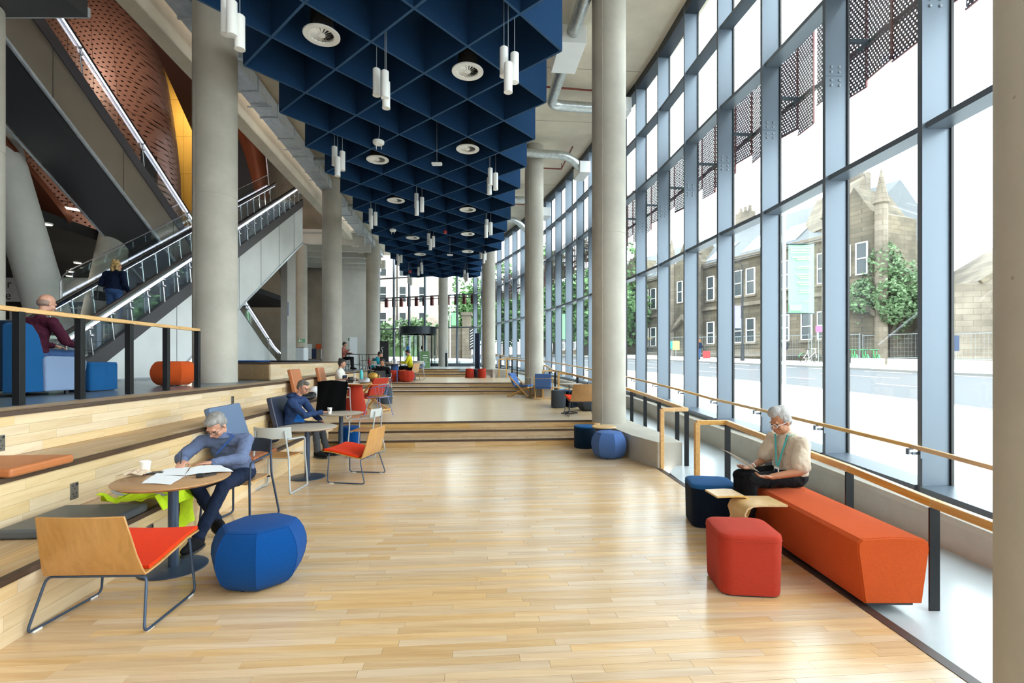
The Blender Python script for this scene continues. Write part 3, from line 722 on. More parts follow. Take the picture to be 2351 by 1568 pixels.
# foil ducts to the facade
def foil_duct(label, pts, boxes, r=.15):
    o = V(pts[0]); t = thing('foil_duct', label, 'duct', (0, 0, 0), 0, 'foil ducts to the glass wall')
    m = MB(); m.tube(fillet(pts, .35, 6), r, 16); m.build('pipe', MT['foil'], t, smooth=50)
    for c, d, a, mt in boxes:
        m = MB(); m.box(c, d, rotz(a)); m.build('terminal_box', MT[mt], t, bev=.01)
    return t
foil_duct('nearest foil duct, with a pale silencer box above the baffle edge', [(1.75, 8.0, 9.3), (1.42, 11.6, 9.3)], [((1.36, 12.2, 9.25), (.62, 1.25, .42), -.09+.18, 'clad')], .15)
foil_duct('second foil duct, turning behind the nearest full column to the glass', [(1.30, 12.8, 9.2), (1.12, 14.7, 9.2), (3.1, 15.0, 9.2)], [((3.25, 15.1, 9.2), (.42, .9, .42), .1, 'clad')], .15)
foil_duct('third foil duct with crumpled bend beside the second right column', [(.35, 18.0, 9.15), (2.0, 18.2, 9.15), (2.55, 18.6, 8.85)], [((2.62, 18.8, 8.8), (.40, .9, .42), .14, 'clad')], .15)
foil_duct('fourth foil duct near the third right column', [(-.2, 23.0, 9.1), (.9, 23.2, 9.1), (1.5, 23.8, 8.7)], [((1.55, 24.0, 8.7), (.4, .9, .4), .2, 'clad')], .15)
foil_duct('fifth foil duct, farthest along the glass wall', [(-.9, 26.2, 9.1), (.2, 26.4, 9.1), (.75, 26.9, 8.7)], [], .15)
t = thing('louvre_terminal', 'grey louvred air terminal at the top of the nearest glazing', 'vent', (3.72, 8.9, 9.2)); m = MB(); m.box((0, 0, .1), (.36, 1.1, .42)); m.build('casing', MT['clad'], t, bev=.01)
for k in range(4): m = MB(); m.box((-.19, 0, -.04+.08*k), (.03, 1.0, .02), Matrix.Rotation(.5, 3, 'Y')); m.build('slat', MT['steel_dark'], t)
for i, (pts) in enumerate(([(.9, 14.2, 9.45), (2.4, 14.4, 9.45), (2.4, 11.0, 9.45)], [(1.1, 20.2, 9.45), (2.0, 20.3, 9.45), (2.2, 18.2, 9.45)], [(-.4, 24.6, 9.4), (.6, 24.8, 9.4)])):
    m = MB(); m.tube(pts, .028, 8); m.tube([V(pts[1]), V(pts[1])+V((0, 0, .24))], .012, 6); m.tube([V(pts[0]), V(pts[0])+V((0, 0, .24))], .012, 6)
    single('sprinkler_pipe', m, MT['red_pipe'], ('nearest', 'second', 'farthest')[i]+' thin red sprinkler pipe under the concrete slab', 'pipe', 'sprinkler pipes', smooth=50)
# ------------------------------------------------------------------ handrails
def rail_bar(t, pts, w=.052, h=.06, mt='rail', name='handrail'):
    for a, b in zip(pts, pts[1:]): m = MB(); m.bar(a, b, w, h); m.build(name, MT[mt], t, bev=.006)
def post(t, p, z1, w=.07, d=.014, a=0):
    m = MB(); m.box((p[0], p[1], (p[2]+z1)/2), (w, d, z1-p[2]), rotz(a)); m.build('post', MT['black_steel'], t)
# balustrade of the platform
t = thing('platform_railing', 'timber-topped railing with black posts on the left platform', 'railing', (0, 0, 0))
P0 = gp(43, 929.7, L4); P4 = gp(453, 888.7, L4); 
RP = [gp(u, v, L4) for u, v in ((43, 929.7), (190.5, 915.6), (299.7, 904.3), (385, 895.8), (453, 888.7))]
fitd = (RP[-1]-RP[0]).normalized()
pa = RP[0]-fitd*2.6; pb = RP[-1]+fitd*.04
rail_bar(t, [pa+V((0, 0, 1.0)), pb+V((0, 0, 1.0))], .06, .05)
for p in RP+[RP[0]-fitd*1.2, RP[0]-fitd*2.4]:
    q = RP[0]+fitd*((p-RP[0]).dot(fitd)); m = MB(); m.box((q.x, q.y, L4+.49), (.075, .075, .98), rotz(math.atan2(-fitd.x, fitd.y))); m.build('post', MT['black_steel'], t, bev=.003)
# rail set beside the ramp
BX = [(2.72,7.86,.93),(2.68,8.8,.97),(2.62,9.8,1.02),(2.53,10.9,1.07),(2.3,12.5,1.14),(2.0,14.2,1.22),(1.62,16.1,1.31),(1.40,17.2,1.34)]
t = thing('ramp_railing', 'timber railing with square end hoop on the concrete upstand', 'railing', (0, 0, 0), 0, 'ramp railings')
rail_bar(t, BX); rail_bar(t, [(2.335, 7.80, .93), (2.75, 7.83, .93)]); m = MB(); m.box((2.335, 7.80, .475), (.06, .06, .93)); m.build('newel', MT['rail'], t, bev=.006)
post(t, (2.74, 7.86, .0), .90); 
for (x, y, z) in ((2.71,8.31,.97),(2.66,9.16,1.0),(2.60,9.89,1.03),(2.54,10.75,1.06),(2.37,12.0,1.11),(2.16,13.3,1.17),(1.9,14.8,1.25)): post(t, (x+.03, y, ramp_z(y)), z-.03)
t = thing('ramp_railing', 'timber railing with square end hoop behind the orange bench', 'railing', (0, 0, 0), 0, 'ramp railings')
CX = [(2.69,6.28,.92),(2.80,5.4,.84),(2.93,4.35,.76),(2.95,3.5,.70),(2.98,2.4,.65),(3.0,0,.6)]
rail_bar(t, CX); rail_bar(t, [(2.31, 6.28, .92), (2.715, 6.28, .92)]); m = MB(); m.box((2.32, 6.28, .46), (.06, .06, .92)); m.build('newel', MT['rail'], t, bev=.006)
for (x, y, z) in ((2.69,6.25,.9),(2.79,5.45,.82),(2.93,4.35,.74),(2.95,3.5,.68),(2.98,2.2,.62)): post(t, (x, y, ramp_z(y)), z-.01)
t = thing('ramp_railing', 'timber railing with two hoops beside the second column', 'railing', (0, 0, 0), 0, 'ramp railings')
DX = [(1.43,17.1,1.34),(1.30,19.0,1.48),(.95,21.2,1.6),(.5,23.2,1.68),(0,25.2,1.75)]
rail_bar(t, DX); rail_bar(t, [(1.05, 17.0, 1.34), (1.45, 17.1, 1.34)]); m = MB(); m.box((1.05, 17.0, L+.465), (.06, .06, .93)); m.build('newel', MT['rail'], t, bev=.006)
for (x, y, z) in ((1.43,17.2,1.32),(1.34,18.5,1.43),(1.2,19.8,1.5),(.9,21.5,1.6),(.6,22.8,1.65),(.2,24.4,1.71)): post(t, (x+.05, y, ramp_z(y)), z-.03)
t = thing('ramp_railing', 'timber railing with a hoop at the entrance of the middle ramp', 'railing', (0, 0, 0), 0, 'ramp railings')
EX2 = [(1.45,15.6,1.30),(1.72,15.55,1.27),(1.95,14.2,1.2),(2.2,12.7,1.12)]
rail_bar(t, EX2[:2]); m = MB(); m.box((1.45, 15.6, L+.45), (.06, .06, .9)); m.build('newel', MT['rail'], t, bev=.006)
t = thing('ramp_railing', 'farthest timber railing with a hoop before the entrance doors', 'railing', (0, 0, 0), 0, 'ramp railings')
FX = [(-.05,25.3,1.76),(-.45,28.0,1.95),(-1.1,31,2.1),(-2.0,34.5,2.2)]
rail_bar(t, FX); rail_bar(t, [(-.65, 25.2, 1.76), (-.03, 25.3, 1.76)]); 
for x in (-.65, -.28): m = MB(); m.box((x, 25.22, 2*L+.46), (.06, .06, .93)); m.build('newel', MT['rail'], t, bev=.006)
for (x, y, z) in ((-.05,25.4,1.73),(-.3,27,1.86),(-.75,29.4,2.0),(-1.3,31.8,2.1),(-1.8,33.8,2.15)): post(t, (x+.05, y, ramp_z(26)), z)
# rail fixed to the mullions
t = thing('wall_handrail', 'slim timber handrail bracketed along the glass wall fins', 'railing', (0, 0, 0))
def wr_z(y): return pl(((-5, .45), (3.75, .735), (5.25, .80), (6.76, .845), (8.34, .89), (9.73, .945), (11.27, 1.03), (12.9, 1.10), (18, 1.36), (26, 1.72), (37, 2.15)), y)
pts = []
for i in range(3, NF):
    p, tt, n = fac_frame(i); q = p-n*.085; pts.append(V((q.x, q.y, wr_z(p.y))))
for a, b in zip(pts, pts[1:]): m = MB(); m.bar(a, b, .045, .045); m.build('handrail', MT['rail'], t, bev=.008)
br = MB(); br.box((-.085, 0, -.075), (.012, .04, .012)).box((-.13, 0, -.055), (.012, .04, .06)).box((-.11, 0, -.03), (.05, .04, .012)).box((-.04, 0, -.075), (.09, .012, .03)).box((.02, -.034, -.075), (.09, .008, .10)); bme = br.mesh('bracket', MT['steel_blue'])
for i in range(3, NF):
    p, tt, n = fac_frame(i); obj('bracket', bme, t, (p.x, p.y, wr_z(p.y)), math.atan2(n.y, n.x))
# ------------------------------------------------------------------ atrium on the left: escalators, drum, dark hall
def ax(p, y, z): return V((p-.102*y, y, z))
SL = .556
def escalator(name, label, p0, p1, y0, y1, zrail, up, depth, light_side, soffit, side_mt, y_floor):
    """runs along the hall axis between offsets p0 (near side) and p1; handrail height zrail(y)."""
    t = thing('escalator', label, 'escalator', ax(p0, y0, L4) if up else ax(p0, y1, L4)); o = t.location
    def B(m, nm, mt, **k): return m.build(nm, MT[mt], t, o, **k)
    N = 24
    for side, p in ((0, p0), (1, p1)):
        s = 1 if side == 0 else -1
        rail = [ax(p, lerp(y0, y1, i/N), zrail(lerp(y0, y1, i/N))) for i in range(N+1)]
        m = MB(); rs = []
        for q in rail: rs.append([q+V((-.04, 0, -.03)), q+V((.04, 0, -.03)), q+V((.045, 0, .015)), q+V((.02, 0, .04)), q+V((-.02, 0, .04)), q+V((-.045, 0, .015))])
        m.rings(rs); B(m, 'handrail', 'rubber', smooth=50)
        m = MB(); m.rings([[q+V((-.035, 0, -.09)), q+V((.035, 0, -.09)), q+V((.035, 0, -.03)), q+V((-.035, 0, -.03))] for q in rail]); B(m, 'rail_profile', 'chrome')
        m = MB(); m.rings([[q+V((s*.04, 0, -.15)), q+V((s*.062, 0, -.15)), q+V((s*.062, 0, -.105)), q+V((s*.04, 0, -.105))] for q in rail[1:]]); B(m, 'led_strip', 'led')
        for i in range(N):                                              # glass lites and clamps
            a, b = rail[i], rail[i+1]; e = (b-a)*.006
            m = MB(); m.rings([[a+e+V((-.006, 0, -.85)), a+e+V((.006, 0, -.85)), a+e+V((.006, 0, -.05)), a+e+V((-.006, 0, -.05))], [b-e+V((-.006, 0, -.85)), b-e+V((.006, 0, -.85)), b-e+V((.006, 0, -.05)), b-e+V((-.006, 0, -.05))]]); B(m, 'glass_pane', 'glass_clear')
            if i and (up or i % 3 == 0):
                m = MB(); m.tube([a+V((s*.03, 0, -.16)), a+V((s*.03, .1, -.88))], .016, 8); m.ell(a+V((s*.06, 0, -.17)), (.045, .04, .04)); m.ell(a+V((s*.06, .02, -.33)), (.045, .04, .035)); B(m, 'clamp', 'chrome', smooth=50)
        # outer glass screen
        if side == 1 or up:
            pp = p+s*.22; ya, yb = lerp(y0, y1, .16), lerp(y0, y1, .98)
            a, b = ax(pp, ya, zrail(ya)-.35), ax(pp, yb, zrail(yb)-.35); h = V((0, 0, .85))
            if side == 1:
                m = MB(); m.rings([[a+V((-.005, 0, 0)), a+V((.005, 0, 0)), a+h+V((.005, .12, 0)), a+h+V((-.005, .12, 0))], [b+V((-.005, 0, 0)), b+V((.005, 0, 0)), b+h+V((.005, 0, 0)), b+h+V((-.005, 0, 0))]]); B(m, 'glass_screen', 'glass_clear')
                m = MB(); m.tube(fillet([a, a+h*.9, a+h+(b-a).normalized()*.25, b+h], .2), .014, 8); B(m, 'screen_edge', 'chrome', smooth=50)
    # skirting band, sides and underside
    ys = [lerp(y0, y1, i/N) for i in range(N+1)]
    def prof(p, zt, zbm, th):
        m = MB(); rs = []
        for y in ys:
            za = max(zt(y), L4+.02); zb_ = max(zbm(y), L4); zb_ = min(zb_, za-.01); rs.append([ax(p, y, za), ax(p+th, y, za), ax(p+th, y, zb_), ax(p, y, zb_)])
        return m.rings(rs)
    for p, th in ((p0+.06, -.1), (p1-.06, .1)):
        B(prof(p, lambda y: zrail(y)-.78, lambda y: zrail(y)-1.14, th), 'skirting', 'skirt')
    B(prof(p0+.03, lambda y: zrail(y)-1.12, lambda y: zrail(y)-depth, -.08), 'side_cladding', side_mt)
    B(prof(p1-.03, lambda y: zrail(y)-1.12, lambda y: zrail(y)-depth, .08), 'side_cladding', side_mt)
    m = MB(); m.rings([[ax(p0, y, max(zrail(y)-depth, L4)), ax(p1, y, max(zrail(y)-depth, L4)), ax(p1, y, max(zrail(y)-depth, L4)+.05), ax(p0, y, max(zrail(y)-depth, L4)+.05)] for y in ys]); B(m, 'soffit', soffit)
    for p in (p0+.03, p1-.03):
        m = MB(); m.rings([[ax(p-.03, y, max(zrail(y)-depth-.03, L4)), ax(p+.03, y, max(zrail(y)-depth-.03, L4)), ax(p+.03, y, max(zrail(y)-depth+.05, L4+.05)), ax(p-.03, y, max(zrail(y)-depth+.05, L4+.05))] for y in ys]); B(m, 'edge_trim', 'galv')
    for i in range(1, N, 3):                                            # panel joints on the near side
        y = ys[i]; za, zb_ = zrail(y)-1.14, max(zrail(y)-depth+.03, L4)
        if za-zb_ > .2: m = MB(); m.bar(ax(p0+.034, y, za), ax(p0+.034, y, zb_), .006, .012, (1, 0, 0)); B(m, 'panel_joint', 'clad_soffit')
    # steps
    k = 0; dy = .4; y = min(y0, y1)+.5
    sm = MB().box((0, 0, -.10), (abs(p1-p0)-.2, .40, .20)).mesh('step', MT['step'])
    while y < max(y0, y1)-.3:
        zt = max(zrail(y)-.97, L4); zt = L4+round((zt-L4)/(dy*SL))*dy*SL
        c = ax((p0+p1)/2, y, zt); obj('step', sm, t, c-o, math.atan(.102)); y += dy; k += 1
    return t
zA = lambda y: 2.58+.556*(y-10.55)
zB = lambda y: 9.93+.549*(12.03-y)
def zA2(y): return max(zA(y), L4+.97)
def zB2(y): return max(zB(y), L4+.97)
escalator('a', 'escalator rising to the right behind the left column, woman standing on it', -7.8, -9.1, 9.2, 24.6, zA2, True, 2.95, 0, 'clad_soffit', 'clad', 10)
escalator('b', 'dark-clad escalator crossing overhead towards the copper drum', -9.55, -11.1, 27.2, 7.6, zB2, False, 2.38, 1, 'clad_soffit', 'clad_dark', 26)
# bright triangular cladding under the landing escalator
m = MB(); rs = []
for y in (20.6, 22, 24, 26.6): rs.append([ax(-9.46, y, max(zB(y)-.9, L4+.1)), ax(-9.56, y, max(zB(y)-.9, L4+.1)), ax(-9.56, y, L4), ax(-9.46, y, L4)])
m.rings(rs); single('stair_cladding', m, MT['clad'], 'pale triangular cladding under the foot of the far escalator', 'cladding')
# atrium enclosure
def wall(name, label, pts, z0, z1, mt, th=.2):
    m = MB(); m.prism(pts, z0, z1); return single(name, m, MT[mt], label, 'wall', kind='structure')
wall('wall_left', 'dark far wall of the atrium', [(-34, -6), (-33.6, -6), (-33.6, 46), (-34, 46)], -1, 23, 'brown_dark')
wall('wall_left_back', 'dark end wall of the atrium', [(-34, 43), (-13.2, 41.0), (-13.2, 41.3), (-34, 43.4)], 0, 23, 'concrete_dark')
wall('wall_left_front', 'dark near wall of the atrium', [(-34, -4.2), (-8.2, -4.2), (-8.2, -4.0), (-34, -4.0)], -1, 23, 'brown_dark')
m = MB(); m.box((-20.5, 19, 23.1), (28.6, 48, .2)); single('ceiling', m, MT['brown_dark'], 'dark roof above the atrium void', 'ceiling', kind='structure')
m = MB(); axis_box(m, -6.95, -6.9, -4, 5.7, ZC, 23); axis_box(m, -6.95, -6.9, 5.6, 41, 9.95, 23); single('wall_upper', m, MT['concrete_dark'], 'concrete upstand wall above the slab edge', 'wall', kind='structure')
m = MB(); m.rings([[V((-34, y, 5.5)), V((-11.45-.102*y, y, 5.5)), V((-11.45-.102*y, y, 5.8)), V((-34, y, 5.8))] for y in (13.6, 26, 36)]); single('ceiling', m, MT['black_ceiling'], 'black ceiling over the dark hall beyond the escalators', 'ceiling', kind='structure')
m = MB(); m.rings([[V((-30, 12.5, 7.5)), V((-11.6-.102*12.5, 12.5, 7.5)), V((-11.6-.102*12.5, 14.6, 5.7)), V((-30, 14.6, 5.7))], [V((-30, 12.5, 7.6)), V((-11.6-.102*12.5, 12.5, 7.6)), V((-11.6-.102*12.5, 14.7, 5.9)), V((-30, 14.7, 5.9))]]); single('soffit_panel', m, MT['copper_plain'], 'dim copper-brown soffit above the black ceiling edge', 'soffit')
m = MB(); m.bar((-16.5, 13.55, 6.55), (-11.9, 15.2, 6.05), .06, .05); single('light_line', m, MT['led_warm'], 'glowing warm light line along the edge of the black ceiling', 'lamp')
for i, (u, v) in enumerate(((178, 604), (161, 624), (159, 634), (89, 561), (135, 455))):
    z = 5.46; Y = F*(z-EYE)/(HZ-v); p = V(((u-UC)/F*Y, Y, z))
    if i == 4: p = at(u, v, 13.9); p.z = 5.46; p.x = -12.9
    t = thing('downlight', ('downlight nearest the glass screen', 'upper of the two downlights left of the screen', 'lower of the two downlights left of the screen', 'downlight beside the leaning column', 'downlight below the glowing line')[i]+' in the black ceiling', 'lamp', p, 0, 'downlights in the black ceiling')
    m = MB(); m.lathe([(.11, .0), (.13, .012), (.13, .04), (.1, .05)], 18); m.build('rim', MT['white'], t); m = MB(); m.lathe([(.001, -.004), (.11, -.004), (.11, .01), (.001, .01)], 18); m.build('lens', MT['led_warm'], t)
# leaning columns
def lean(p, q, r, label, mt='concrete_pale'):
    p, q = V(p), V(q); m = MB(); m.tube([p, q], r, 32); return single('leaning_column', m, MT[mt], label, 'column', 'leaning columns', smooth=40)
lean((-11.45, 12.9, L4), (-13.5, 13.1, 7.6), .45, 'pale leaning column rising to the left behind the seated man')
lean((-14.0, 16.4, L4), (-12.55, 16.0, 6.2), .42, 'beige leaning column rising to the right behind the escalator', 'concrete')
# back of the dark hall: shelving and slatted counter
bw = thing('shelving_wall', 'white shelving grid on the back wall of the dark hall', 'shelving', (-24, 23, L4))
m = MB(); m.box((0, .3, 2.2), (11, .1, 4.4)); m.build('back_panel', MT['dark'], bw)
for k in range(14): m = MB(); m.box((-2+.62*k, 0, 2.0), (.05, .3, 1.9)); m.build('upright', MT['whiteboard'], bw)
for k in range(4): m = MB(); m.box((1.8, 0, 1.2+.55*k), (8.4, .3, .045)); m.build('shelf', MT['whiteboard'], bw)
m = MB(); m.box((1.8, -.02, 3.7), (8.4, .1, 1.1)); m.build('fascia', MT['whiteboard'], bw)
def text(body, size, mt, parent, loc, rot, ext=.002, name='lettering', align='CENTER'):
    c = bpy.data.curves.new(name, 'FONT'); c.body = body; c.size = size; c.extrude = ext; c.align_x = align; c.align_y = 'CENTER'; c.resolution_u = 3
    q = bpy.data.objects.new(name, c); COL.objects.link(q); dg = bpy.context.evaluated_depsgraph_get(); me = bpy.data.meshes.new_from_object(q.evaluated_get(dg)); bpy.data.objects.remove(q, do_unlink=True)
    me.materials.clear(); me.materials.append(MT[mt]); o = bpy.data.objects.new(name, me); COL.objects.link(o); o.location = loc; o.rotation_euler = rot
    if parent: o.parent = parent
    return o
text('r', .55, 'ink', bw, (1.0, -.09, 3.95), (PI/2, 0, 0)); text('e', .55, 'ink', bw, (.95, -.09, 3.42), (PI/2, 0, 0))
ct = thing('slatted_counter', 'timber slatted counter with yellow boxes in the dark hall', 'counter', (-21, 20.5, L4))
m = MB(); m.box((0, .3, .55), (9, .5, 1.1)); m.build('carcass', MT['dark'], ct)
sl = MB().box((0, 0, .5), (.07, .04, 1.0)).mesh('slat', MT['ply_light'])
for k in range(56): obj('slat', sl, ct, (-4.4+.16*k, 0, 0))
for k in range(12):
    m = MB(); m.box((-21+(-3.6+.42*k), 20.6, L4+1.1+.16), (.30, .3, .32)); single('yellow_box', m, MT['brass'], ('first','second','third','fourth','fifth','sixth','seventh','eighth','ninth','tenth','eleventh','last')[k]+' yellow box from the left in the row on the slatted counter', 'box', 'yellow boxes on the slatted counter')
m = MB(); m.box((-16.7, 23.2, L4+2.9), (3.4, .2, 1.1)); single('bulkhead', m, MT['concrete_pale'], 'grey bulkhead at the back of the dark hall', 'bulkhead')
t = thing('lit_doorway', 'bright lit doorway at the back of the dark hall', 'door', (-15.0, 23.6, L4)); m = MB(); m.box((0, 0, 1.15), (1.0, .05, 2.3)); m.build('lit_panel', MT['led_warm'], t); m = MB(); [m.box((x, -.02, 1.15), (.08, .12, 2.4)) for x in (-.54, .54)]; m.build('frame', MT['white'], t)
# copper drum (auditorium), built panel by panel
dr = thing('copper_drum', 'curved copper-clad auditorium drum with punched panels', 'drum wall', (-24.5, 27, 5))
CXD, CYD = -24.0, 27.0
def drum_r(z): return pl(((5, 5.6), (10, 5.2), (12.7, 5.12), (15, 4.9), (17.5, 4.57), (20, 3.96), (22, 3.4)), z)
def dpt(a, z, off=0):
    r = drum_r(z)+off; return V((CXD+r*math.cos(a), CYD+r*math.sin(a)*1.0, z))
zs_ = [5.5+1.75*i for i in range(10)]; as_ = [R(-125)+R(11)*i for i in range(15)]
for i in range(len(zs_)-1):
    for j in range(len(as_)-1):
        sh = R(4.0)*((i) % 2)
        if i in (2, 3) and j == 10: continue
        e = .012
        rows = []
        m = MB(); q = []
        for zz in (zs_[i]+e, zs_[i+1]-e):
            q.append([dpt(as_[j]+.0015, zz), dpt((as_[j]+as_[j+1])/2, zz, .01), dpt(as_[j+1]-.0015, zz)])
        m.sheet(q, .02); me = m.mesh('perforated_panel', MT['copper'], dr.location, smooth=20)
        uvl = me.uv_layers.new()
        for lp in me.loops:
            vv = me.vertices[lp.vertex_index].co+dr.location; uvl.data[lp.index].uv = (math.atan2(vv.y-CYD, vv.x-CXD)*9.0, vv.z)
        o = bpy.data.objects.new('perforated_panel', me); COL.objects.link(o); o.parent = dr
m = MB(); rs = []
for z in zs_: rs.append([dpt(as_[0]+(as_[-1]-as_[0])*k/40, z, -.25) for k in range(41)])
m.sheet(rs, .05); m.build('lining', MT['brown_dark'], dr, dr.location)
a0 = as_[10]; m = MB(); m.sheet([[dpt(a0+R(11)*k/3, z, -.12) for k in range(4)] for z in (zs_[2], zs_[3], zs_[4])], .03); m.build('window_pane', MT['phone'], dr, dr.location)
# brass wall and dark soffit right of the drum
bwl = thing('brass_wall', 'warm-lit brass panel wall right of the copper drum', 'wall panel', (-22.4, 32.5, 9))
for i in range(5):
    for j in range(4):
        x0, x1 = -24.6+1.1*j, -24.6+1.1*(j+1)-.015; z0, z1 = 9.0+2.4*i, 9.0+2.4*(i+1)-.015
        m = MB(); m.box(((x0+x1)/2, 32.5, (z0+z1)/2), (x1-x0, .04, z1-z0)); m.build('panel', MT['brass'], bwl, bwl.location)
m = MB(); q = [(-15.9, 22, 15.9), (-9.5, 22, 15.9), (-10.4, 31, 15.3), (-19.1, 30, 15.3)]; m.rings([[V(p) for p in q], [V(p)+V((0, 0, .5)) for p in q]]); single('soffit_panel', m, MT['brown_dark'], 'dark brown soffit above the escalator, right of the drum', 'soffit')
m = MB(); q = [(-16.3, 28.5, 10.6), (-14.4, 28.5, 11.3), (-15.2, 28.5, 15.2), (-17.2, 28.5, 15.2)]; m.rings([[V(p) for p in q], [V(p)+V((0, .3, 0)) for p in q]]); single('bridge_panel', m, MT['clad_soffit'], 'dark grey bridge panel behind the top of the escalator', 'panel')
m = MB(); m.tube([(-13.5, 27.2, 10.6), (-14.0, 27.3, 13.0), (-14.6, 27.4, 15.2)], [.35, .55, .8], 30); single('copper_cone', m, MT['copper_plain'], 'glowing copper cone above the far escalator landing', 'panel', smooth=40)
m = MB(); m.box((-10.6, 7.2, 7.72), (6.8, 2.6, .4)); single('landing_slab', m, MT['clad_soffit'], 'dark landing slab at the top left of the atrium', 'slab')
m = MB(); m.box((-10.6, 8.53, 7.62), (6.8, .06, .16)); single('landing_edge', m, MT['galv'], 'pale metal edge along the dark landing slab', 'trim')
# warm lamps of the atrium, then an added fill light
def area(name, loc, tgt, size, power, col):
    l = bpy.data.lights.new(name, 'AREA'); l.size = size; l.energy = power; l.color = col; o = bpy.data.objects.new(name, l); COL.objects.link(o); o.location = loc
    o.rotation_euler = (V(tgt)-V(loc)).to_track_quat('-Z', 'Y').to_euler(); return o
area('atrium_uplight', (-13.0, 20.5, 9.0), (-18, 26, 14), .8, 180, (1, .86, .7))
area('drum_washlight', (-16.2, 22.5, 17.5), (-21, 26, 13), .6, 200, (1, .88, .76))
area('brass_washlight', (-20.5, 29.5, 18.5), (-22.0, 32.5, 13), .6, 260, (1, .88, .7))
area('hall_lamp', (-16, 15.0, 5.3), (-16.5, 16.5, 1.2), 1.2, 120, (1, .9, .78))
area('atrium_fill', (-8.0, 16.0, 16.0), (-11.0, 11.5, 9.0), 1.6, 1400, (1, .9, .78))  # added fill with no fitting, brightens the side of the overhead escalator
wall('wall_light_block', 'unseen pale wall added behind the camera to cut frontal light', [(-8.2, -6.4), (4.4, -6.4), (4.4, -6.2), (-8.2, -6.2)], -1, 9.7, 'concrete_pale')  # unseen, added to block sky light from behind and raise contrast
# rooms right of the escalator
wall('wall_back', 'grey concrete back wall behind the slim columns', [(-25, 38.2), (-13.5, 38.2), (-13.5, 38.6), (-25, 38.6)], L4, 9.7, 'concrete_dark')
wall('wall_return', 'pale concrete wall beside the glazed end wall', [(-13.5, 38.2), (-11.3, 39.2), (-11.2, 39.6), (-13.5, 38.7)], L4, 9.7, 'concrete_pale')
m = MB(); m.bar((-10.9, 39.75, L4), (-10.9, 39.75, ZC), .3, .3, (0, 1, 0)); single('trim_2', m, MT['steel_dark'], 'dark frame edge between pale wall and end glazing', 'trim', kind='structure')
sq = thing('square_column', 'pale square concrete column bearing a blue numeral 1', 'column', (-10.9, 24.4, L4)); m = MB(); m.box((0, 0, 4.1), (.46, .5, 8.2), rotz(-.45)); m.build('shaft', MT['concrete_pale'], sq, bev=.015)
text('1', .95, 'signblue', sq, (.10, -.29, 2.9), (PI/2, 0, -.45+.0), .004)
sg = thing('gallery_slab', 'white ribbed gallery slab edge beyond the second column', 'slab', (-13, 33, 8.2))
for k in range(5):
    y = 29.5+1.9*k; m = MB(); m.bar((-17.5-.1*k, y, 8.95+.0*k), (-8.9-.17*k, y+.8, 8.95), .22, .62); m.build('rib', MT['concrete_pale'], sg, sg.location, bev=.01)
m = MB(); m.prism([(-18, 28.8), (-9, 29.7), (-10.2, 38.6), (-18, 38)], 9.25, 9.4); m.build('deck', MT['concrete_pale'], sg, sg.location)
for i, (u0, v0, u1, v1, mt, nm) in enumerate(((676, 791, 687, 801, 'navy_board', 'navy square wall panel behind the slim exit-sign column'), (676, 801.5, 687, 813, 'orange_board', 'orange square wall panel below the navy one'), (716, 801, 726, 824, 'navy_board', 'tall navy wall panel left of the second column'), (726, 790, 737, 801, 'orange_board', 'orange square wall panel left of the second column'), (737, 801, 742, 824, 'whiteboard', 'white wall panel left of the second column'), (700, 790, 716, 824, 'whiteboard', 'grey-white wall panel behind the bins'))):
    Y = 38.1; a, b = at(u0, v0, Y), at(u1, v1, Y); m = MB(); m.box(((a.x+b.x)/2, Y, (a.z+b.z)/2), (b.x-a.x, .06, a.z-b.z)); single('wall_panel', m, MT[mt], nm, 'panel')
def sign(u, v, Y, label, w=.42):
    p = at(u, v, Y); t = thing('exit_sign', label, 'sign', p, 0, 'green exit signs'); m = MB(); m.box((0, 0, 0), (w, .03, .2)); m.build('board', MT['green'], t)
    m = MB(); m.box((-.1, -.018, 0), (.11, .004, .13)); m.box((.03, -.018, .0), (.03, .004, .12)); m.ell((.035, -.018, .075), (.02, .004, .02)); m.bar((.02, -.018, -.02), (-.02, -.018, -.08), .02, .004, (0, 1, 0)); m.bar((.04, -.018, -.02), (.08, -.018, -.07), .02, .004, (0, 1, 0)); m.add([(.13, -.019, 0), (.17, -.019, .05), (.17, -.019, -.05)], [(0, 1, 2)]); m.build('pictogram', MT['white'], t)
sign(692, 782, 29.66, 'green running-man exit sign on the slim column'); sign(806, 779, 38.6, 'green running-man exit sign on the grey back wall')
bn = thing('recycling_bin', 'pale recycling bin with a black slot behind the plinth bench', 'bin', at(688, 829, 27.0)); m = MB(); m.box((0, 0, .35), (.75, .6, .75)); m.build('body', MT['whiteboard'], bn, bev=.08); m = MB(); m.box((.1, -.05, .735), (.4, .2, .02)); m.build('slot', MT['dark'], bn); m = MB(); m.box((-.2, -.31, .3), (.26, .01, .3)); m.build('label', MT['green'], bn)
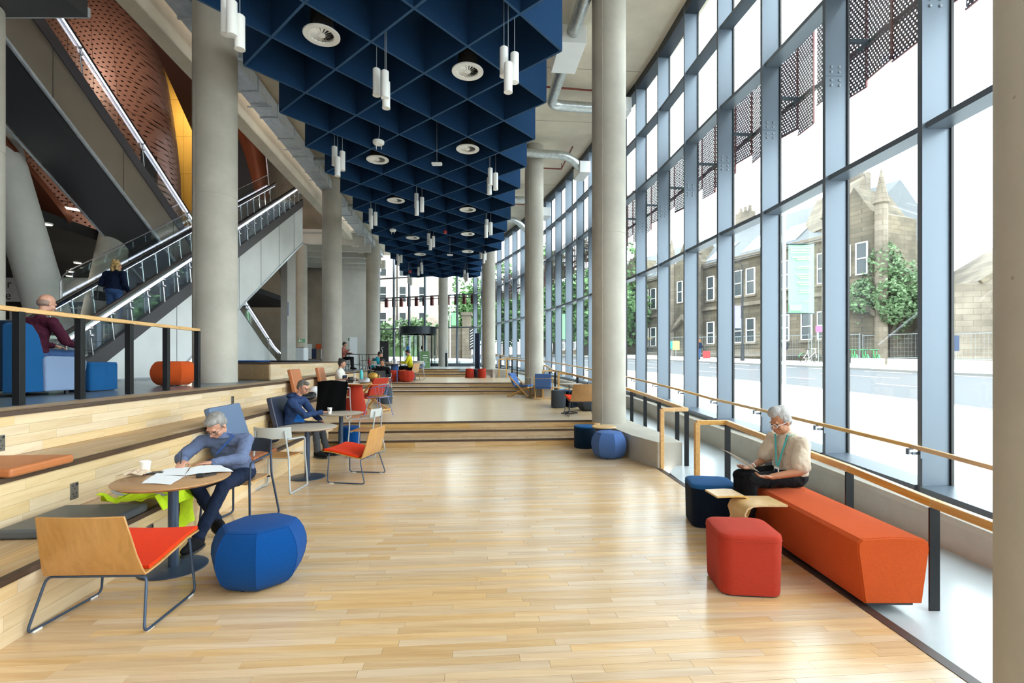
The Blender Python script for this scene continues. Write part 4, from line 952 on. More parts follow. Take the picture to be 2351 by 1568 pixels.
# ------------------------------------------------------------------ furniture
def lounge_chair(label, loc, rz, group='plywood sled lounge chairs'):
    t = thing('lounge_chair', label, 'chair', loc, rz, group)
    prof = [(.33, .425), (.20, .415), (.05, .385), (-.10, .352), (-.185, .338), (-.215, .345), (-.235, .385), (-.265, .48), (-.30, .62), (-.33, .745)]
    wid = [.33, .33, .33, .325, .32, .315, .31, .295, .28, .265]
    rows = []
    for (y, z), w in zip(prof, wid):
        rows.append([V((x*w, y+(.022*x*x-.02 if z > .4 and y < -.2 else 0)*1.0, z+(.012*x*x if y > -.2 else 0))) for x in (-1, -.6, -.2, .2, .6, 1)])
    m = MB(); m.sheet(rows, .014); m.build('seat_shell', [MT['ply']], t, smooth=40, bev=.003, seg=1)
    rows = []
    for (y, z), w in list(zip(prof, wid))[:5]: rows.append([V((x*(w-.012), y if y > -.18 else y+.01, z+.022+(.012*x*x))) for x in (-1, -.6, -.2, .2, .6, 1)])
    m = MB(); m.sheet(rows, .022); m.build('seat_pad', MT['f_seat'], t, smooth=50)
    m = MB(); r = .0085
    p = fillet([(-.30, .26, .40), (-.335, .27, .012), (-.355, -.29, .012), (-.31, -.20, .327), (.31, -.20, .327), (.355, -.29, .012), (.335, .27, .012), (.30, .26, .40)], .045, 5)
    m.tube(p, r, 10); m.tube([(-.30, .255, .398), (.30, .255, .398)], r, 8); m.build('sled_frame', MT['slate_steel'], t, smooth=60)
    for x in (-.347, .347):
        for y in (-.23, .2): m = MB(); m.box((x*(1 if y < 0 else .975), y, .007), (.02, .06, .012)); m.build('glide', MT['white'], t)
    return t
def tube_chair(label, loc, rz, tube='grey_tube', shell='grey_shell', seat='ply_top', group='steel tube armchairs'):
    t = thing('armchair', label, 'chair', loc, rz, group); r = .0115
    for s in (-1, 1):
        m = MB(); m.tube(fillet([(s*.19, -.235, .80), (s*.225, -.20, .47), (s*.275, -.27, .013), (s*.275, .24, .013), (s*.25, .21, .46), (s*.255, .20, .665), (s*.215, -.205, .69)], .05, 5), r, 10)
        m.build('leg', MT[tube], t, smooth=60)
    m = MB(); m.tube([(-.22, -.18, .445), (.22, -.18, .445)], r*.9, 8); m.tube([(-.245, .18, .445), (.245, .18, .445)], r*.9, 8); m.build('seat_frame', MT[tube], t, smooth=60)
    rows = [[V((x*.225, -.255+.085*x*x-.0+(z-.72)*-.12, z)) for x in [-1.08+.216*k for k in range(11)]] for z in (.70, .73, .78, .82, .845)]
    m = MB(); m.sheet(rows, .016); m.build('backrest', MT[shell], t, smooth=50, bev=.005)
    rows = []
    for i in range(9):
        v = -1+.25*i; w = (.235 if v > -.4 else .235*(1-.25*(-.4-v)))*(1-.0*abs(v)); rows.append([V((x*w*(1-.06*max(0, abs(v)-.6)), v*.21+.01, .462-.012*(1-x*x)*(1-v*v)-(.012 if v > .8 else 0))) for x in (-1, -.8, -.4, 0, .4, .8, 1)])
    m = MB(); m.sheet(rows, .016); m.build('seat', MT[seat], t, smooth=50, bev=.004)
    return t
def wire_chair(label, loc, rz, tube, seat='ply_top', backless=False):
    t = thing('wire_chair', label, 'chair', loc, rz, 'coloured wire chairs'); r = .0085
    for s in (-1, 1):
        for f in (1, -1):
            m = MB(); m.tube([(s*.16, f*.14, .44), (s*.235, f*.225, .012)], r, 8); m.lathe([(.014, 0), (.016, .03)], 8, (s*.236, f*.226, 0)); m.build('leg', MT[tube], t, smooth=60)
    m = MB(); m.tube([(-.2, -.18, .44), (.2, -.18, .44), (.2, .18, .44), (-.2, .18, .44)], r, 8, True); m.build('seat_frame', MT[tube], t)
    m = MB(); arm = [V((.255*math.cos(a), -.0+.225*math.sin(a)*-1-.0, .64+.1*max(0, math.sin(a)))) for a in [R(-35+25*k) for k in range(11)]]
    m.tube(arm, r, 8)
    for a in [R(20+20*k) for k in range(8)]: m.tube([V((.255*math.cos(a), -.225*math.sin(a), .64+.1*max(0, math.sin(a)))), V((.17*math.cos(a), -.17*math.sin(a), .445))], .005, 6)
    m.build('wire_back', MT[tube], t, smooth=60)
    m = MB(); m.lathe([(.17, .452), (.2, .456), (.205, .468), (.19, .474), (.05, .466)], 24); m.build('seat', MT[seat], t, smooth=40)
    return t
def poly_r(n, k, blend, r):                                            # n-gon outline with softened corners, k samples per side
    out = []
    for i in range(n*k):
        a = 2*PI*i/(n*k); h = PI/n; b = ((a) % (2*h))-h; rp = math.cos(h)/math.cos(b); out.append((a, r*lerp(rp, 1, blend)))
    return out
def pouf(label, loc, r, h, mt, rz=0, n=8, group='faceted poufs', bulge=.84, sy=1.0):
    t = thing('pouf', label, 'pouf', loc, rz, group); rs = []
    lv = [(.66, .012), (.74, .03), (.87, h*.17), (.96, h*.34), (1.0, h*.5), (.99, h*.64), (.93, h*.79), (.84, h*.91), (.76, h*.975), (.68, h)]
    for i, (k, z) in enumerate(lv): rs.append([V((q*k*math.cos(a), q*k*math.sin(a)*sy, z)) for a, q in poly_r(n, 6, .12 if 0 < i < 9 else .2, r)])
    m = MB(); m.rings(rs); m.build('cover', MT[mt], t, smooth=32)
    for i in range(n):                                                  # piped seams at the facet corners
        m = MB(); m.tube([rs[q][(i*6) % (n*6)]*1.0 for q in range(1, 9)], .0028, 5); m.build('seam', MT[mt], t)
    m = MB(); m.tube([p*1.0 for p in rs[8]], .003, 5, True); m.build('top_seam', MT[mt], t)
    for i in range(4): m = MB(); a = PI/4+PI/2*i; m.lathe([(.025, 0), (.03, .015)], 10, (.5*r*math.cos(a), .5*r*math.sin(a), 0)); m.build('foot', MT['dark'], t)
    return t
def rsq(n=8, w=1, rad=.3):
    out = []
    for cx, cy, a0 in ((1, 1, 0), (-1, 1, 90), (-1, -1, 180), (1, -1, 270)):
        for i in range(n+1):
            a = R(a0+90*i/n); out.append(((w-rad)*cx+rad*math.cos(a), (w-rad)*cy+rad*math.sin(a)))
    return out
def block_stool(label, loc, w, h, mt, top, rz, rad=.09, taper=.96, group='upholstered stools'):
    t = thing('stool', label, 'stool', loc, rz, group); o = rsq(8, w/2, rad)
    def ring(k, z, ins=0): return [V((x*k, y*k, z)) for x, y in o]
    m = MB(); m.rings([ring(taper*.985, .012), ring(taper, .03), ring(lerp(taper, 1, .5), h*.5), ring(1, h-.045)]); m.build('body', MT[mt], t, smooth=40)
    m = MB(); m.rings([ring(1, h-.045), ring(1.004, h-.025), ring(.985, h-.008), ring(.93, h), ring(.5, h+.006)]); m.build('top', MT[top], t, smooth=50)
    m = MB(); m.tube(ring(1.004, h-.044), .0035, 5, True); m.tube([V(o[4])*taper+V((0, 0, .02)) if False else V((o[4][0]*taper, o[4][1]*taper, .02)), V((o[4][0], o[4][1], h-.045))], .003, 5); m.build('seam', MT[mt], t)
    m = MB(); m.rings([ring(.9, 0), ring(.9, .013)]); m.build('plinth', MT['dark'], t)
    return t
def drum_stool(label, loc, r, h, mt, top=None, taper=1.0, group='round drum stools'):
    t = thing('stool', label, 'stool', loc, 0, group)
    m = MB(); m.lathe([(r*taper*.97, .008), (r*taper, .03), (r, h-.03)], 32); m.build('body', MT[mt], t, smooth=40)
    m = MB(); m.lathe([(r, h-.03), (r*.99, h-.01), (r*.94, h), (.02, h+.004)], 32); m.build('top', MT[top or mt], t, smooth=40)
    m = MB(); m.lathe([(r*.9, 0), (r*.9, .01)], 24); m.build('plinth', MT['dark'], t)
    return t
def cafe_table(label, loc, r, h, top, rb=.25, group='round cafe tables'):
    t = thing('cafe_table', label, 'table', loc, 0, group)
    m = MB(); m.lathe([(r-.022, h-.024), (r-.006, h-.013), (r, h-.008), (r, h-.001), (r-.002, h), (.05, h)], 56); m.build('tabletop', MT[top], t, smooth=30)
    m = MB(); m.lathe([(.038, .012), (.038, h-.024)], 24); m.lathe([(.16, h-.032), (.16, h-.024)], 24); m.build('pedestal', MT['slate_steel'], t, smooth=40)
    m = MB(); m.lathe([(rb, 0), (rb, .008), (rb-.012, .014), (.04, .016)], 48); m.build('base_plate', MT['slate_steel'], t, smooth=30)
    return t
def cushion(label, c, d, mt, R3, group='loose seat cushions'):
    t = thing('cushion', label, 'cushion', c, 0, group); m = MB(); m.box((0, 0, 0), d, R3); m.build('cover', MT[mt], t, bev=.022, seg=3)
    return t
lounge_chair('plywood lounge chair with orange seat, its back to the camera at front left', (-2.645, 3.385, 0), .03)
lounge_chair('plywood lounge chair with orange seat beside the second grey round table', (-2.24, 7.22, 0), 1.42)
lounge_chair('plywood lounge chair half hidden behind the nearest full column', (1.62, 11.75, L), .12)
TB1 = (-2.777, 4.107, 0)
cafe_table('round table with wood veneer top where the man in blue shirt writes', TB1, .415, .735, 'ply_top')
cafe_table('empty round table with stone grey top beside the pale grey armchair', (-2.97, 7.27, 0), .41, .735, 'grey_top')
cafe_table('round grey-topped table under the hand of the man in blue hoodie', (-3.14, 9.2, 0), .40, .735, 'grey_top')
tube_chair('pale grey steel tube armchair with wooden seat, back to the camera', (-3.065, 6.59, 0), -.03)
tube_chair('pale grey steel tube armchair on the far side of the orange lounge chair', (-2.62, 8.98, 0), PI/2-.05)
tube_chair('navy steel tube armchair on which the man in blue shirt sits', (-2.86, 5.27, 0), PI-.12, 'navy_tube', 'navy_shell', 'ply_top')
pouf('large royal blue faceted pouf on the oak floor by the front table', (-1.95, 3.87, 0), .345, .45, 'f_blue', .62, 7, 'faceted poufs')
pouf('periwinkle faceted pouf beside the concrete upstand', (1.70, 8.76, 0), .31, .45, 'f_periwinkle', .35, 7)
pouf('burnt orange faceted pouf on the platform behind the railing', (-6.34, 9.4, L4), .385, .45, 'f_orange', .1, 8)
pouf('coral red faceted pouf on the third terrace', (-4.32, 20.5, L3), .33, .45, 'f_red', .2, 10)
block_stool('coral red square stool with rounded corners, frontmost on the right', (1.745, 3.80, 0), .45, .445, 'f_red', 'f_red', -.10, .09, .965)
block_stool('dark navy square stool with steel blue top by the orange bench', (2.075, 5.25, 0), .45, .44, 'f_navy', 'f_navy_top', -.15, .09, .97)
drum_stool('dark navy drum stool with blue top at the foot of the steps', (1.42, 9.77, 0), .21, .43, 'f_teal', 'f_mid')
drum_stool('charcoal drum stool on the second terrace', (1.27, 13.7, L), .20, .47, 'f_grey')
drum_stool('bright blue drum stool at the steps behind the grey tables', (-3.10, 9.55, 0), .20, .44, 'f_blue')
drum_stool('blue-grey drum stool beside the blue wire chair', (-3.76, 14.85, L), .205, .46, 'f_grey')
drum_stool('coral red drum stool under the blue table on the third terrace', (-4.95, 20.7, L3), .18, .46, 'f_red')
drum_stool('orange drum stool next to the coral drum stool on the third terrace', (-4.62, 21.0, L3), .17, .46, 'f_orange')
drum_stool('red drum stool with flared base, left of the pair by the far upstand', (-2.12, 25.1, L3), .20, .46, 'f_red', None, 1.15)
drum_stool('straight red drum stool, right of the pair by the far upstand', (-1.50, 25.0, L3), .20, .46, 'f_red')
drum_stool('grey stool between the two red drum stools', (-1.80, 25.5, L3), .18, .42, 'f_grey')
block_stool('navy upholstered block seat behind the thin round table', (1.75, 14.2, L), .75, .45, 'f_navy', 'f_navy_top', .4)
pouf('dark charcoal pouf partly behind the nearest full column', (1.98, 12.9, L), .32, .42, 'f_grey', .2)
# small side tables
t = thing('side_table', 'small round table with wood top and flared blue base', 'table', (1.70, 9.25, 0))
m = MB(); m.lathe([(.215, .458), (.225, .466), (.225, .478), (.215, .484), (.02, .484)], 40); m.build('tabletop', MT['ply_light'], t, smooth=30)
m = MB(); m.lathe([(.17, .004), (.165, .02), (.125, .44), (.12, .458)], 32); m.build('base', MT['f_periwinkle'], t, smooth=40)
t = thing('side_table', 'round grey table on a thin pole with a C-shaped floor ring', 'table', (1.39, 12.2, L))
m = MB(); m.lathe([(.235, .705), (.24, .712), (.235, .72), (.02, .72)], 40); m.build('tabletop', MT['grey_top'], t, smooth=30)
m = MB(); m.tube(fillet([(0, 0, .705), (0, 0, .015), (-.10, -.02, .012)], .05), .011, 8); m.tube([V((.21*math.cos(a), .21*math.sin(a), .012)) for a in [R(200+15*k) for k in range(20)]], .013, 8); m.build('stand', MT['black_steel'], t, smooth=60)
t = thing('side_table', 'tiny round side table on a thin pole between the deckchairs', 'table', (.62, 17.2, L)); m = MB(); m.lathe([(.19, .70), (.2, .71), (.02, .712)], 30); m.build('tabletop', MT['grey_top'], t); m = MB(); m.tube([(0, 0, .7), (0, 0, .01)], .012, 8); m.lathe([(.16, 0), (.16, .01)], 24); m.build('stand', MT['black_steel'], t)
for i, (x, y) in enumerate(((1.30, 14.5), (1.62, 13.55))):
    t = thing('tray_table', ('small round timber tray table behind the charcoal drum stool', 'small round timber tray table right of the charcoal drum stool')[i], 'table', (x, y, L)); m = MB(); m.lathe([(.17, .49), (.18, .5), (.18, .512), (.02, .512)], 28); m.build('tabletop', MT['ply_light'], t); m = MB(); m.lathe([(.13, 0), (.02, .02), (.018, .49)], 16); m.build('stand', MT['black_steel'], t)
# crossed plywood side table
t = thing('side_table', 'crossed plywood side table between the stools and the orange bench', 'table', (2.075, 4.42, 0), .06)
def bent(prof, w, mt='ply_light'):
    m = MB(); m.sheet([[V((x*w, y, z)) for x in (-1, -.33, .33, 1)] for y, z in prof], .016); m.build('bent_sheet', MT[mt], t, smooth=40, bev=.003, seg=1)
w_ = .2
m = MB(); m.sheet([[V((x, yy, z)) for yy in (-.21, -.07, .08)] for x, z in ((.24, .47), (.02, .475), (-.06, .47), (-.11, .445), (-.13, .40), (-.10, .30), (.0, .15), (.10, .008))], .016); m.build('bent_sheet', MT['ply_light'], t, smooth=40)
m = MB(); m.sheet([[V((x, yy, z)) for yy in (-.02, .10, .22)] for x, z in ((-.28, .50), (-.10, .505), (-.03, .50), (.02, .47), (.03, .42), (-.02, .30), (-.09, .15), (-.17, .008))], .016); m.build('bent_sheet', MT['ply_light'], t, smooth=40)
# orange bench
t = thing('upholstered_bench', 'long burnt orange upholstered bench with canted ends', 'bench', (2.62, 4.4, 0))
rs = []
def bsec(y, k, wtop, wbot): 
    return [V((-wbot/2+.0, y, .03)), V((-wtop/2, y-0, .40)), V((-wtop/2+.004, y, .445)), V((-wtop/2+.03, y, .468)), V((0, y, .482)), V((wtop/2-.03, y, .468)), V((wtop/2-.004, y, .445)), V((wtop/2, y, .40)), V((wbot/2, y, .03))]
for y, k in ((-.965, 0), (-.95, 0), (-.5, 0), (0, 0), (.5, 0), (.90, 0), (.915, 0)): rs.append([p+V((.03*(0), 0, 0)) for p in bsec(y, k, .49, .39)])
for p in rs[0]: p.z -= 0; 
for r_ in (rs[0], rs[-1]):
    c = sum((p.x for p in r_))/len(r_)
    for p in r_: p.x = c+(p.x-c)*.97; p.z = .255+(p.z-.255)*.975
m = MB(); m.rings(rs); b = m.build('cover', MT['f_orange'], t, smooth=35)
m = MB(); m.tube(rs[1], .004, 5, True); m.tube(rs[-2], .004, 5, True); m.build('piping', MT['f_orange'], t)
m = MB(); m.box((0, -.02, .014), (.33, 1.8, .03)); m.build('plinth', MT['dark'], t)
# deck lounge chairs
def deck_chair(label, loc, rz, mt='f_periwinkle', frame='rail'):
    t = thing('deck_chair', label, 'chair', loc, rz, 'timber deck lounge chairs')
    for s in (-1, 1):
        m = MB(); m.bar((s*.30, .38, .02), (s*.30, -.34, .74), .03, .045); m.build('leg', MT[frame], t, bev=.005)
        m = MB(); m.bar((s*.265, -.42, .02), (s*.265, .36, .36), .03, .045); m.build('leg', MT[frame], t, bev=.005)
    for y, z in ((.36, .04), (-.40, .04), (-.32, .70), (.34, .34)): m = MB(); m.bar((-.32, y, z), (.32, y, z), .03, .04); m.build('rail', MT[frame], t, bev=.004)
    rows = [[V((x*.27, y, z)) for x in (-1, -.5, 0, .5, 1)] for y, z in ((.36, .40), (.2, .395), (.0, .37), (-.14, .36), (-.17, .40), (-.22, .52), (-.29, .68), (-.34, .80))]
    m = MB(); m.sheet(rows[:4], .075); m.build('seat_cushion', MT[mt], t, smooth=50, bev=.02)
    m = MB(); m.sheet(rows[4:], .075); m.build('back_cushion', MT[mt], t, smooth=50, bev=.02)
    m = MB(); m.sheet([[p+V((0, -.03, .015)) for p in rows[6]], [p+V((0, -.035, .04)) for p in rows[7]]], .06); m.build('head_roll', MT[mt], t, smooth=50, bev=.02)
    return t
deck_chair('blue-cushioned deckchair with its back to the camera, right of the pair', (1.06, 16.9, L), -.10)
deck_chair('blue-cushioned deckchair facing right, left of the pair', (.32, 17.7, L), -1.95)
deck_chair('coral red cushioned deckchair at the red table', (-3.62, 12.75, L), 1.1, 'f_red')
# red table
t = thing('conical_table', 'round wood-topped table on a coral red conical base', 'table', (-3.75, 12.0, L)); m = MB(); m.lathe([(.36, .712), (.375, .722), (.375, .732), (.365, .738), (.02, .738)], 48); m.build('tabletop', MT['ply_top'], t, smooth=30); m = MB(); m.lathe([(.27, .004), (.265, .03), (.16, .66), (.15, .712)], 36); m.build('base', MT['f_red'], t, smooth=40)
t = thing('conical_table', 'round wood-topped table on a blue base on the third terrace', 'table', (-5.05, 21.6, L3)); m = MB(); m.lathe([(.48, .71), (.5, .72), (.5, .735), (.02, .738)], 48); m.build('tabletop', MT['ply_top'], t, smooth=30); m = MB(); m.lathe([(.24, .004), (.15, .66), (.15, .71)], 32); m.build('base', MT['f_periwinkle'], t, smooth=40)
tube_chair('armchair draped with a black coat at the red table', (-3.93, 11.2, L), .1, 'grey_tube', 'grey_shell')
wire_chair('blue wire chair with wooden seat on the second terrace', (-3.1, 11.65, L), 1.2, 'blue_tube')
wire_chair('plum wire chair in front of the boy with the laptop', (-4.2, 16.5, L), .15, 'purple_tube')
lounge_chair('pale plywood chair edge-on right of the red pouf', (-4.45, 21.9, L3), 1.25)
tube_chair('grey steel chair with a bag heaped on it by the far steps', (-4.45, 23.8, L3), .2)
tube_chair('pale steel chair beside the person in teal on the third terrace', (-5.6, 20.9, L3), -.9)
# cushions on the timber steps
def flat(x, y, z): return V((x, y, z))
cushion('thick charcoal grey flat cushion on the lowest timber step', (-3.41, 3.93, L+.037), (.66, .66, .072), 'vinyl_grey', rotz(.09))
cushion('orange-tan flat cushion on the middle timber step at the left edge', (-4.07, 4.0, 2*L+.036), (.64, .60, .07), 'vinyl_tan', rotz(.08))
cushion('brown flat cushion on the lowest step behind the grey armchair', (-3.50, 6.62, L+.036), (.50, .72, .07), 'vinyl_brown', rotz(.08))
def leaning(label, tab, y0, y1, zb, h, mt, foot=.20):                    # an upright cushion leaning against the riser behind it
    a, b = V((pl(tab, y0), y0, zb)), V((pl(tab, y1), y1, zb)); d = (b-a).normalized(); nrm = V((d.y, -d.x, 0)); th = .085
    t_ = math.atan2(foot, h); up = V((0, 0, math.cos(t_)))-nrm*math.sin(t_); out = up.cross(d).normalized()
    if out.dot(nrm) < 0: out = -out
    M3 = Matrix((d, out, up)).transposed(); c = (a+b)/2+nrm*(foot+.012)+up*(h/2)+out*(th/2); c.z += .02
    return cushion(label, c, ((b-a).length, th, h), mt, M3, 'upright back cushions')
leaning('slate blue upright cushion behind the man in blue shirt', T2, 6.45, 7.30, L, .66, 'vinyl_slate')
leaning('dark navy upright cushion at the back of the man in blue hoodie', T2, 8.42, 9.2, L, .64, 'vinyl_navy', .15)
leaning('tan upright cushion, left of two on the middle step', T3, 11.1, 11.85, 2*L, .66, 'vinyl_tan', .15)
leaning('tan upright cushion behind the woman in dungarees', T3, 13.6, 14.4, 2*L, .66, 'vinyl_tan', .15)
def roundcush(label, u, y, w, d, mt):
    p = at(u, 830, y); z = L4+.42; t = thing('cushion', label, 'cushion', (p.x, y, z), 0, 'cushions on the plinth bench'); o = rsq(6, 1, .3); m = MB(); m.rings([[V((x*w*k/2, yy*d*k/2, zz)) for x, yy in o] for k, zz in ((.93, .0), (1, .015), (1, .03), (.92, .045))]); m.build('cover', MT[mt], t, smooth=50)
roundcush('royal blue flat cushion at the near end of the plinth bench', 573, 13.2, .85, .7, 'f_blue'); roundcush('navy flat cushion in the middle of the plinth bench', 640, 15.2, 1.0, .9, 'f_navy'); roundcush('charcoal flat cushion at the far end of the plinth bench', 695, 17.4, .9, 1.2, 'f_grey')
# sockets on the risers
def socket(u, v, tab, label):
    k = (u-UC)/F; y = 5.0
    for _ in range(30): y = (pl(tab, y)+.0)/k if abs(k) > 1e-6 else y
    y = abs(y); p = at(u, v, y); p.x = pl(tab, y)-.005; d = pl(tab, y+.1)-pl(tab, y-.1); a = math.atan2(-d, .2)
    t = thing('wall_socket', label, 'socket', p, a, 'metal sockets in the timber risers'); m = MB(); m.box((-.0045, 0, 0), (.009, .09, .146)); m.build('plate', MT['socket'], t, bev=.003)
    m = MB()
    for z in (-.035, .035): m.box((.001, -.018, z+.012), (.003, .006, .012)); m.box((.001, .018, z+.012), (.003, .006, .012)); m.box((.001, 0, z-.012), (.003, .012, .008))
    m.build('holes', MT['dark'], t); m = MB(); m.box((.002, .025, .055), (.006, .014, .018)); m.build('switch', MT['dark'], t)
socket(173, 1127, T2, 'metal double socket in the riser above the grey cushion'); socket(3, 1018, T3, 'metal double socket in the top riser at the left edge'); socket(347, 1224, T1, 'metal socket in the lowest riser behind the front table'); socket(535, 919, T3, 'metal socket in the top riser above the slate upright cushion'); socket(619, 977, T2, 'metal socket in the middle riser by the navy upright cushion')
# things on the front table
tz = .7355
def on1(u, v): return gp(u, v, tz)
def paper(label, pts, z=tz+.0015, bend=.006, name='paper_sheet'):
    q = [gp(u, v, z) for u, v in pts]; rows = []
    for i in range(6):
        s = i/5; rows.append([(q[0]*(1-s)+q[3]*s)*(1-j/5)+(q[1]*(1-s)+q[2]*s)*(j/5)+V((0, 0, bend*abs(math.sin(s*3+j*1.3)))) for j in range(6)])
    m = MB(); m.sheet(rows, .0012); o = single(name, m, MT['paper'], label, 'paper', smooth=60); return o
paper('white printed sheet lying frontmost on the round table', [(325, 1110), (352, 1092), (425, 1094), (392, 1113)])
paper('white sheet under the writing hand on the round table', [(352, 1092), (382, 1077), (436, 1072), (424, 1092)], tz+.004)
paper('open white booklet under the left forearm on the round table', [(425, 1092), (440, 1074), (500, 1068), (536, 1083)], tz+.004, .012, 'booklet')
def cup(label, p, h=.105, mt='cardcup', mark=False):
    t = thing('paper_cup', label, 'cup', p, 0, 'paper cups'); m = MB(); m.rings([[V((r*math.cos(2*PI*j/24), r*math.sin(2*PI*j/24), z)) for j in range(24)] for r, z in ((.028, 0), (.040, h-.004), (.042, h), (.040, h), (.037, h-.006), (.027, .006))]); m.build('cup_wall', MT[mt], t, smooth=40); m = MB(); m.tube([V((.041*math.cos(a), .041*math.sin(a), h-.001)) for a in [2*PI*j/24 for j in range(24)]], .0022, 6, True); m.build('rim', MT[mt], t)
    if mark: m = MB(); m.box((.006, -.0365, .07), (.02, .002, .012), rotz(0)); m.box((-.008, -.037, .078), (.008, .002, .02)); m.box((.012, -.036, .055), (.012, .002, .01)); m.build('printed_mark', MT['ink'], t)
    return t
cup('white paper cup on the front table', gp(334, 1087, tz+.001))
cup('white paper cup with dark print in the hand of the man in blue hoodie', (-3.245, 9.13, .737), .11, 'cardcup', True)
m = MB(); nrnd = random.Random(3)
c = gp(308, 1093, tz); rows = []
for i in range(9):
    rows.append([c+V(((i-4)*.024+nrnd.uniform(-.006, .006), (j-3)*.02+nrnd.uniform(-.006, .006), .012+nrnd.uniform(0, .034)*(1 if 1 < i < 8 else .4))) for j in range(7)])
m.sheet(rows, .003); single('crumpled_napkin', m, MT['napkin'], 'crumpled brown paper napkin beside the white cup', 'napkin')
m = MB(); c = gp(352, 1087, tz); m.box((c.x, c.y, tz+.005), (.15, .075, .008), rotz(.25)); single('smartphone', m, MT['phone'], 'black phone lying behind the front sheet on the table', 'phone', bev=.003)
m = MB(); c = gp(460, 1096, tz); m.box((c.x, c.y, tz+.016), (.055, .045, .03), rotz(.3)); d = gp(496, 1089, tz); m.bar((c.x, c.y, tz+.008), (d.x, d.y, tz+.008), .035, .014); single('glasses_case', m, MT['dark'], 'black spectacle case strap lying at the table front', 'case', bev=.004)
# hi-vis vest on the step, one flap hanging down
hv = thing('hi_vis_vest', 'crumpled yellow hi-vis vest on the lowest step behind the table', 'vest', (-3.25, 4.55, L))
rows = []; vr = random.Random(5)
for i in range(13):
    row = []
    for j in range(11):
        x = -3.56+.056*j; y = 4.28+.042*i; row.append(V((x+vr.uniform(-.012, .012), y+vr.uniform(-.012, .012), L+.03+.10*max(0, math.sin(i*.9+1)*math.cos(j*.7))+.05*(1-abs(j-5)/5)+vr.uniform(0, .03))))
    rows.append(row)
for row in rows:
    x = pl(T1, row[-1].y); row[-1].z = L+.004
m = MB(); m.sheet(rows, .006); m.build('fabric', MT['hivis'], hv, hv.location, smooth=60)
rows = [[V((pl(T1, 4.72+.05*j)+.022+.014*math.sin(j*1.7+i), 4.72+.05*j, L+.01-.062*i)) for j in range(6)] for i in range(6)]
m = MB(); m.sheet(rows, .006); m.build('hanging_flap', MT['hivis'], hv, hv.location, smooth=60)
for k in (3, 7): m = MB(); m.sheet([[rows_p+V((0, 0, .012)) for rows_p in [V((-3.54+.052*j, 4.28+.045*k+dy, L+.12+.04*math.sin(j*.9+k))) for j in range(11)]] for dy in (0, .05)], .004); m.build('reflective_tape', MT['silver'], hv, hv.location, smooth=60)
# seated dark bits on the steps
m = MB(); rows = [[V((-3.95+.05*j, 7.35+.05*i, L+.03+.035*abs(math.sin(i*1.1+j*.8)))) for j in range(8)] for i in range(9)]; m.sheet(rows, .01); single('jacket', m, MT['f_navy'], 'dark jacket bundled on the lowest step behind the grey table', 'jacket', smooth=60)
m = MB(); m.ell((-4.50, 11.0, 2*L+.075), (.17, .22, .075)); m.ell((-4.46, 11.15, 2*L+.12), (.10, .11, .06)); single('bag', m, MT['dark'], 'black bag on the middle step behind the head of the hoodie man', 'bag', smooth=60)
m = MB(); m.ell((-4.56, 11.62, 2*L+.14), (.15, .18, .14)); single('bundle', m, MT['paper'], 'white cloth bundle beside the black bag on the middle step', 'bundle', smooth=60)
# coat on the chair back
ct = thing('coat', 'long black coat draped over the armchair at the red table', 'coat', (-3.93, 10.95, L)); rows = []
for i in range(10):
    z = .835-.075*i; rows.append([V((-.33+.066*j+(.015*math.sin(j*2.1+i*.3)), -.035+.05*((j-5)/5)**2-.03*i*.35+.018*math.sin(j*1.6+.4*i), z+(.02*math.cos((j-5)*.5) if i == 0 else 0))) for j in range(11)])
MT['coat'] = mat('black_coat_wool', '#0b0b0d', .95, 0, .1, 60, .3, 200, spec=.1)
m = MB(); m.sheet(rows, .02); m.build('cloth', MT['coat'], ct, smooth=60); m = MB(); m.bar((-.12, -.06, .42), (.12, -.06, .42), .012, .03); m.build('half_belt', MT['dark'], ct)
# small things on far tables
def bottle(label, p, r, h, mt, capm):
    t = thing('bottle', label, 'bottle', p); m = MB(); m.lathe([(r, 0), (r, h*.68), (r*.45, h*.86), (r*.42, h*.9)], 18); m.build('body', MT[mt], t, smooth=50); m = MB(); m.lathe([(r*.5, h*.9), (r*.5, h)], 14); m.build('cap', MT[capm], t)
MT['turquoise'] = mat('turquoise_enamel', '#3fb5b8', .4); MT['pet'] = glass('clear_bottle', (.85, .9, .97), .12)
bottle('turquoise bottle on the top step left of the red deckchair', (-4.0, 13.3, 2*L+.36), .045, .30, 'turquoise', 'dark'); bottle('clear water bottle on the red table', (-3.82, 12.15, L+.74), .035, .26, 'pet', 'signblue')
m = MB(); m.box((-3.9, 13.35, 2*L+.34), (.9, .34, .03)); m.box((-4.3, 13.35, L+.6), (.05, .3, .5)); single('ledge_table', m, MT['dark'], 'slim dark ledge table beyond the woman in dungarees', 'table')
m = MB(); m.ell((-3.72, 13.4, 2*L+.45), (.14, .09, .11)); m.box((-3.55, 13.4, 2*L+.42), (.03, .05, .14)); single('bag', m, MT['brass'], 'yellow bag on the dark ledge table', 'bag', smooth=60)
m = MB(); m.box((-3.75, 11.82, L+.742), (.28, .2, .006), rotz(.2)); single('notebook', m, MT['paper'], 'open pad on the red table', 'paper')
m = MB(); m.ell((-3.55, 12.0, L+.79), (.15, .1, .055)); m.ell((-3.5, 12.05, L+.82), (.08, .08, .05)); single('wrapped_lunch', m, MT['silver'], 'crumpled grey bag on the red table', 'bag', smooth=60)
t = thing('laptop_table', 'small white table carrying the laptop', 'table', (-4.42, 16.85, L)); m = MB(); m.box((0, 0, .70), (.62, .36, .025)); m.build('tabletop', MT['white'], t, bev=.005); m = MB(); m.tube([(0, .05, 0), (0, .05, .69)], .02, 8); m.lathe([(.18, 0), (.18, .01)], 20); m.build('stand', MT['dark'], t)
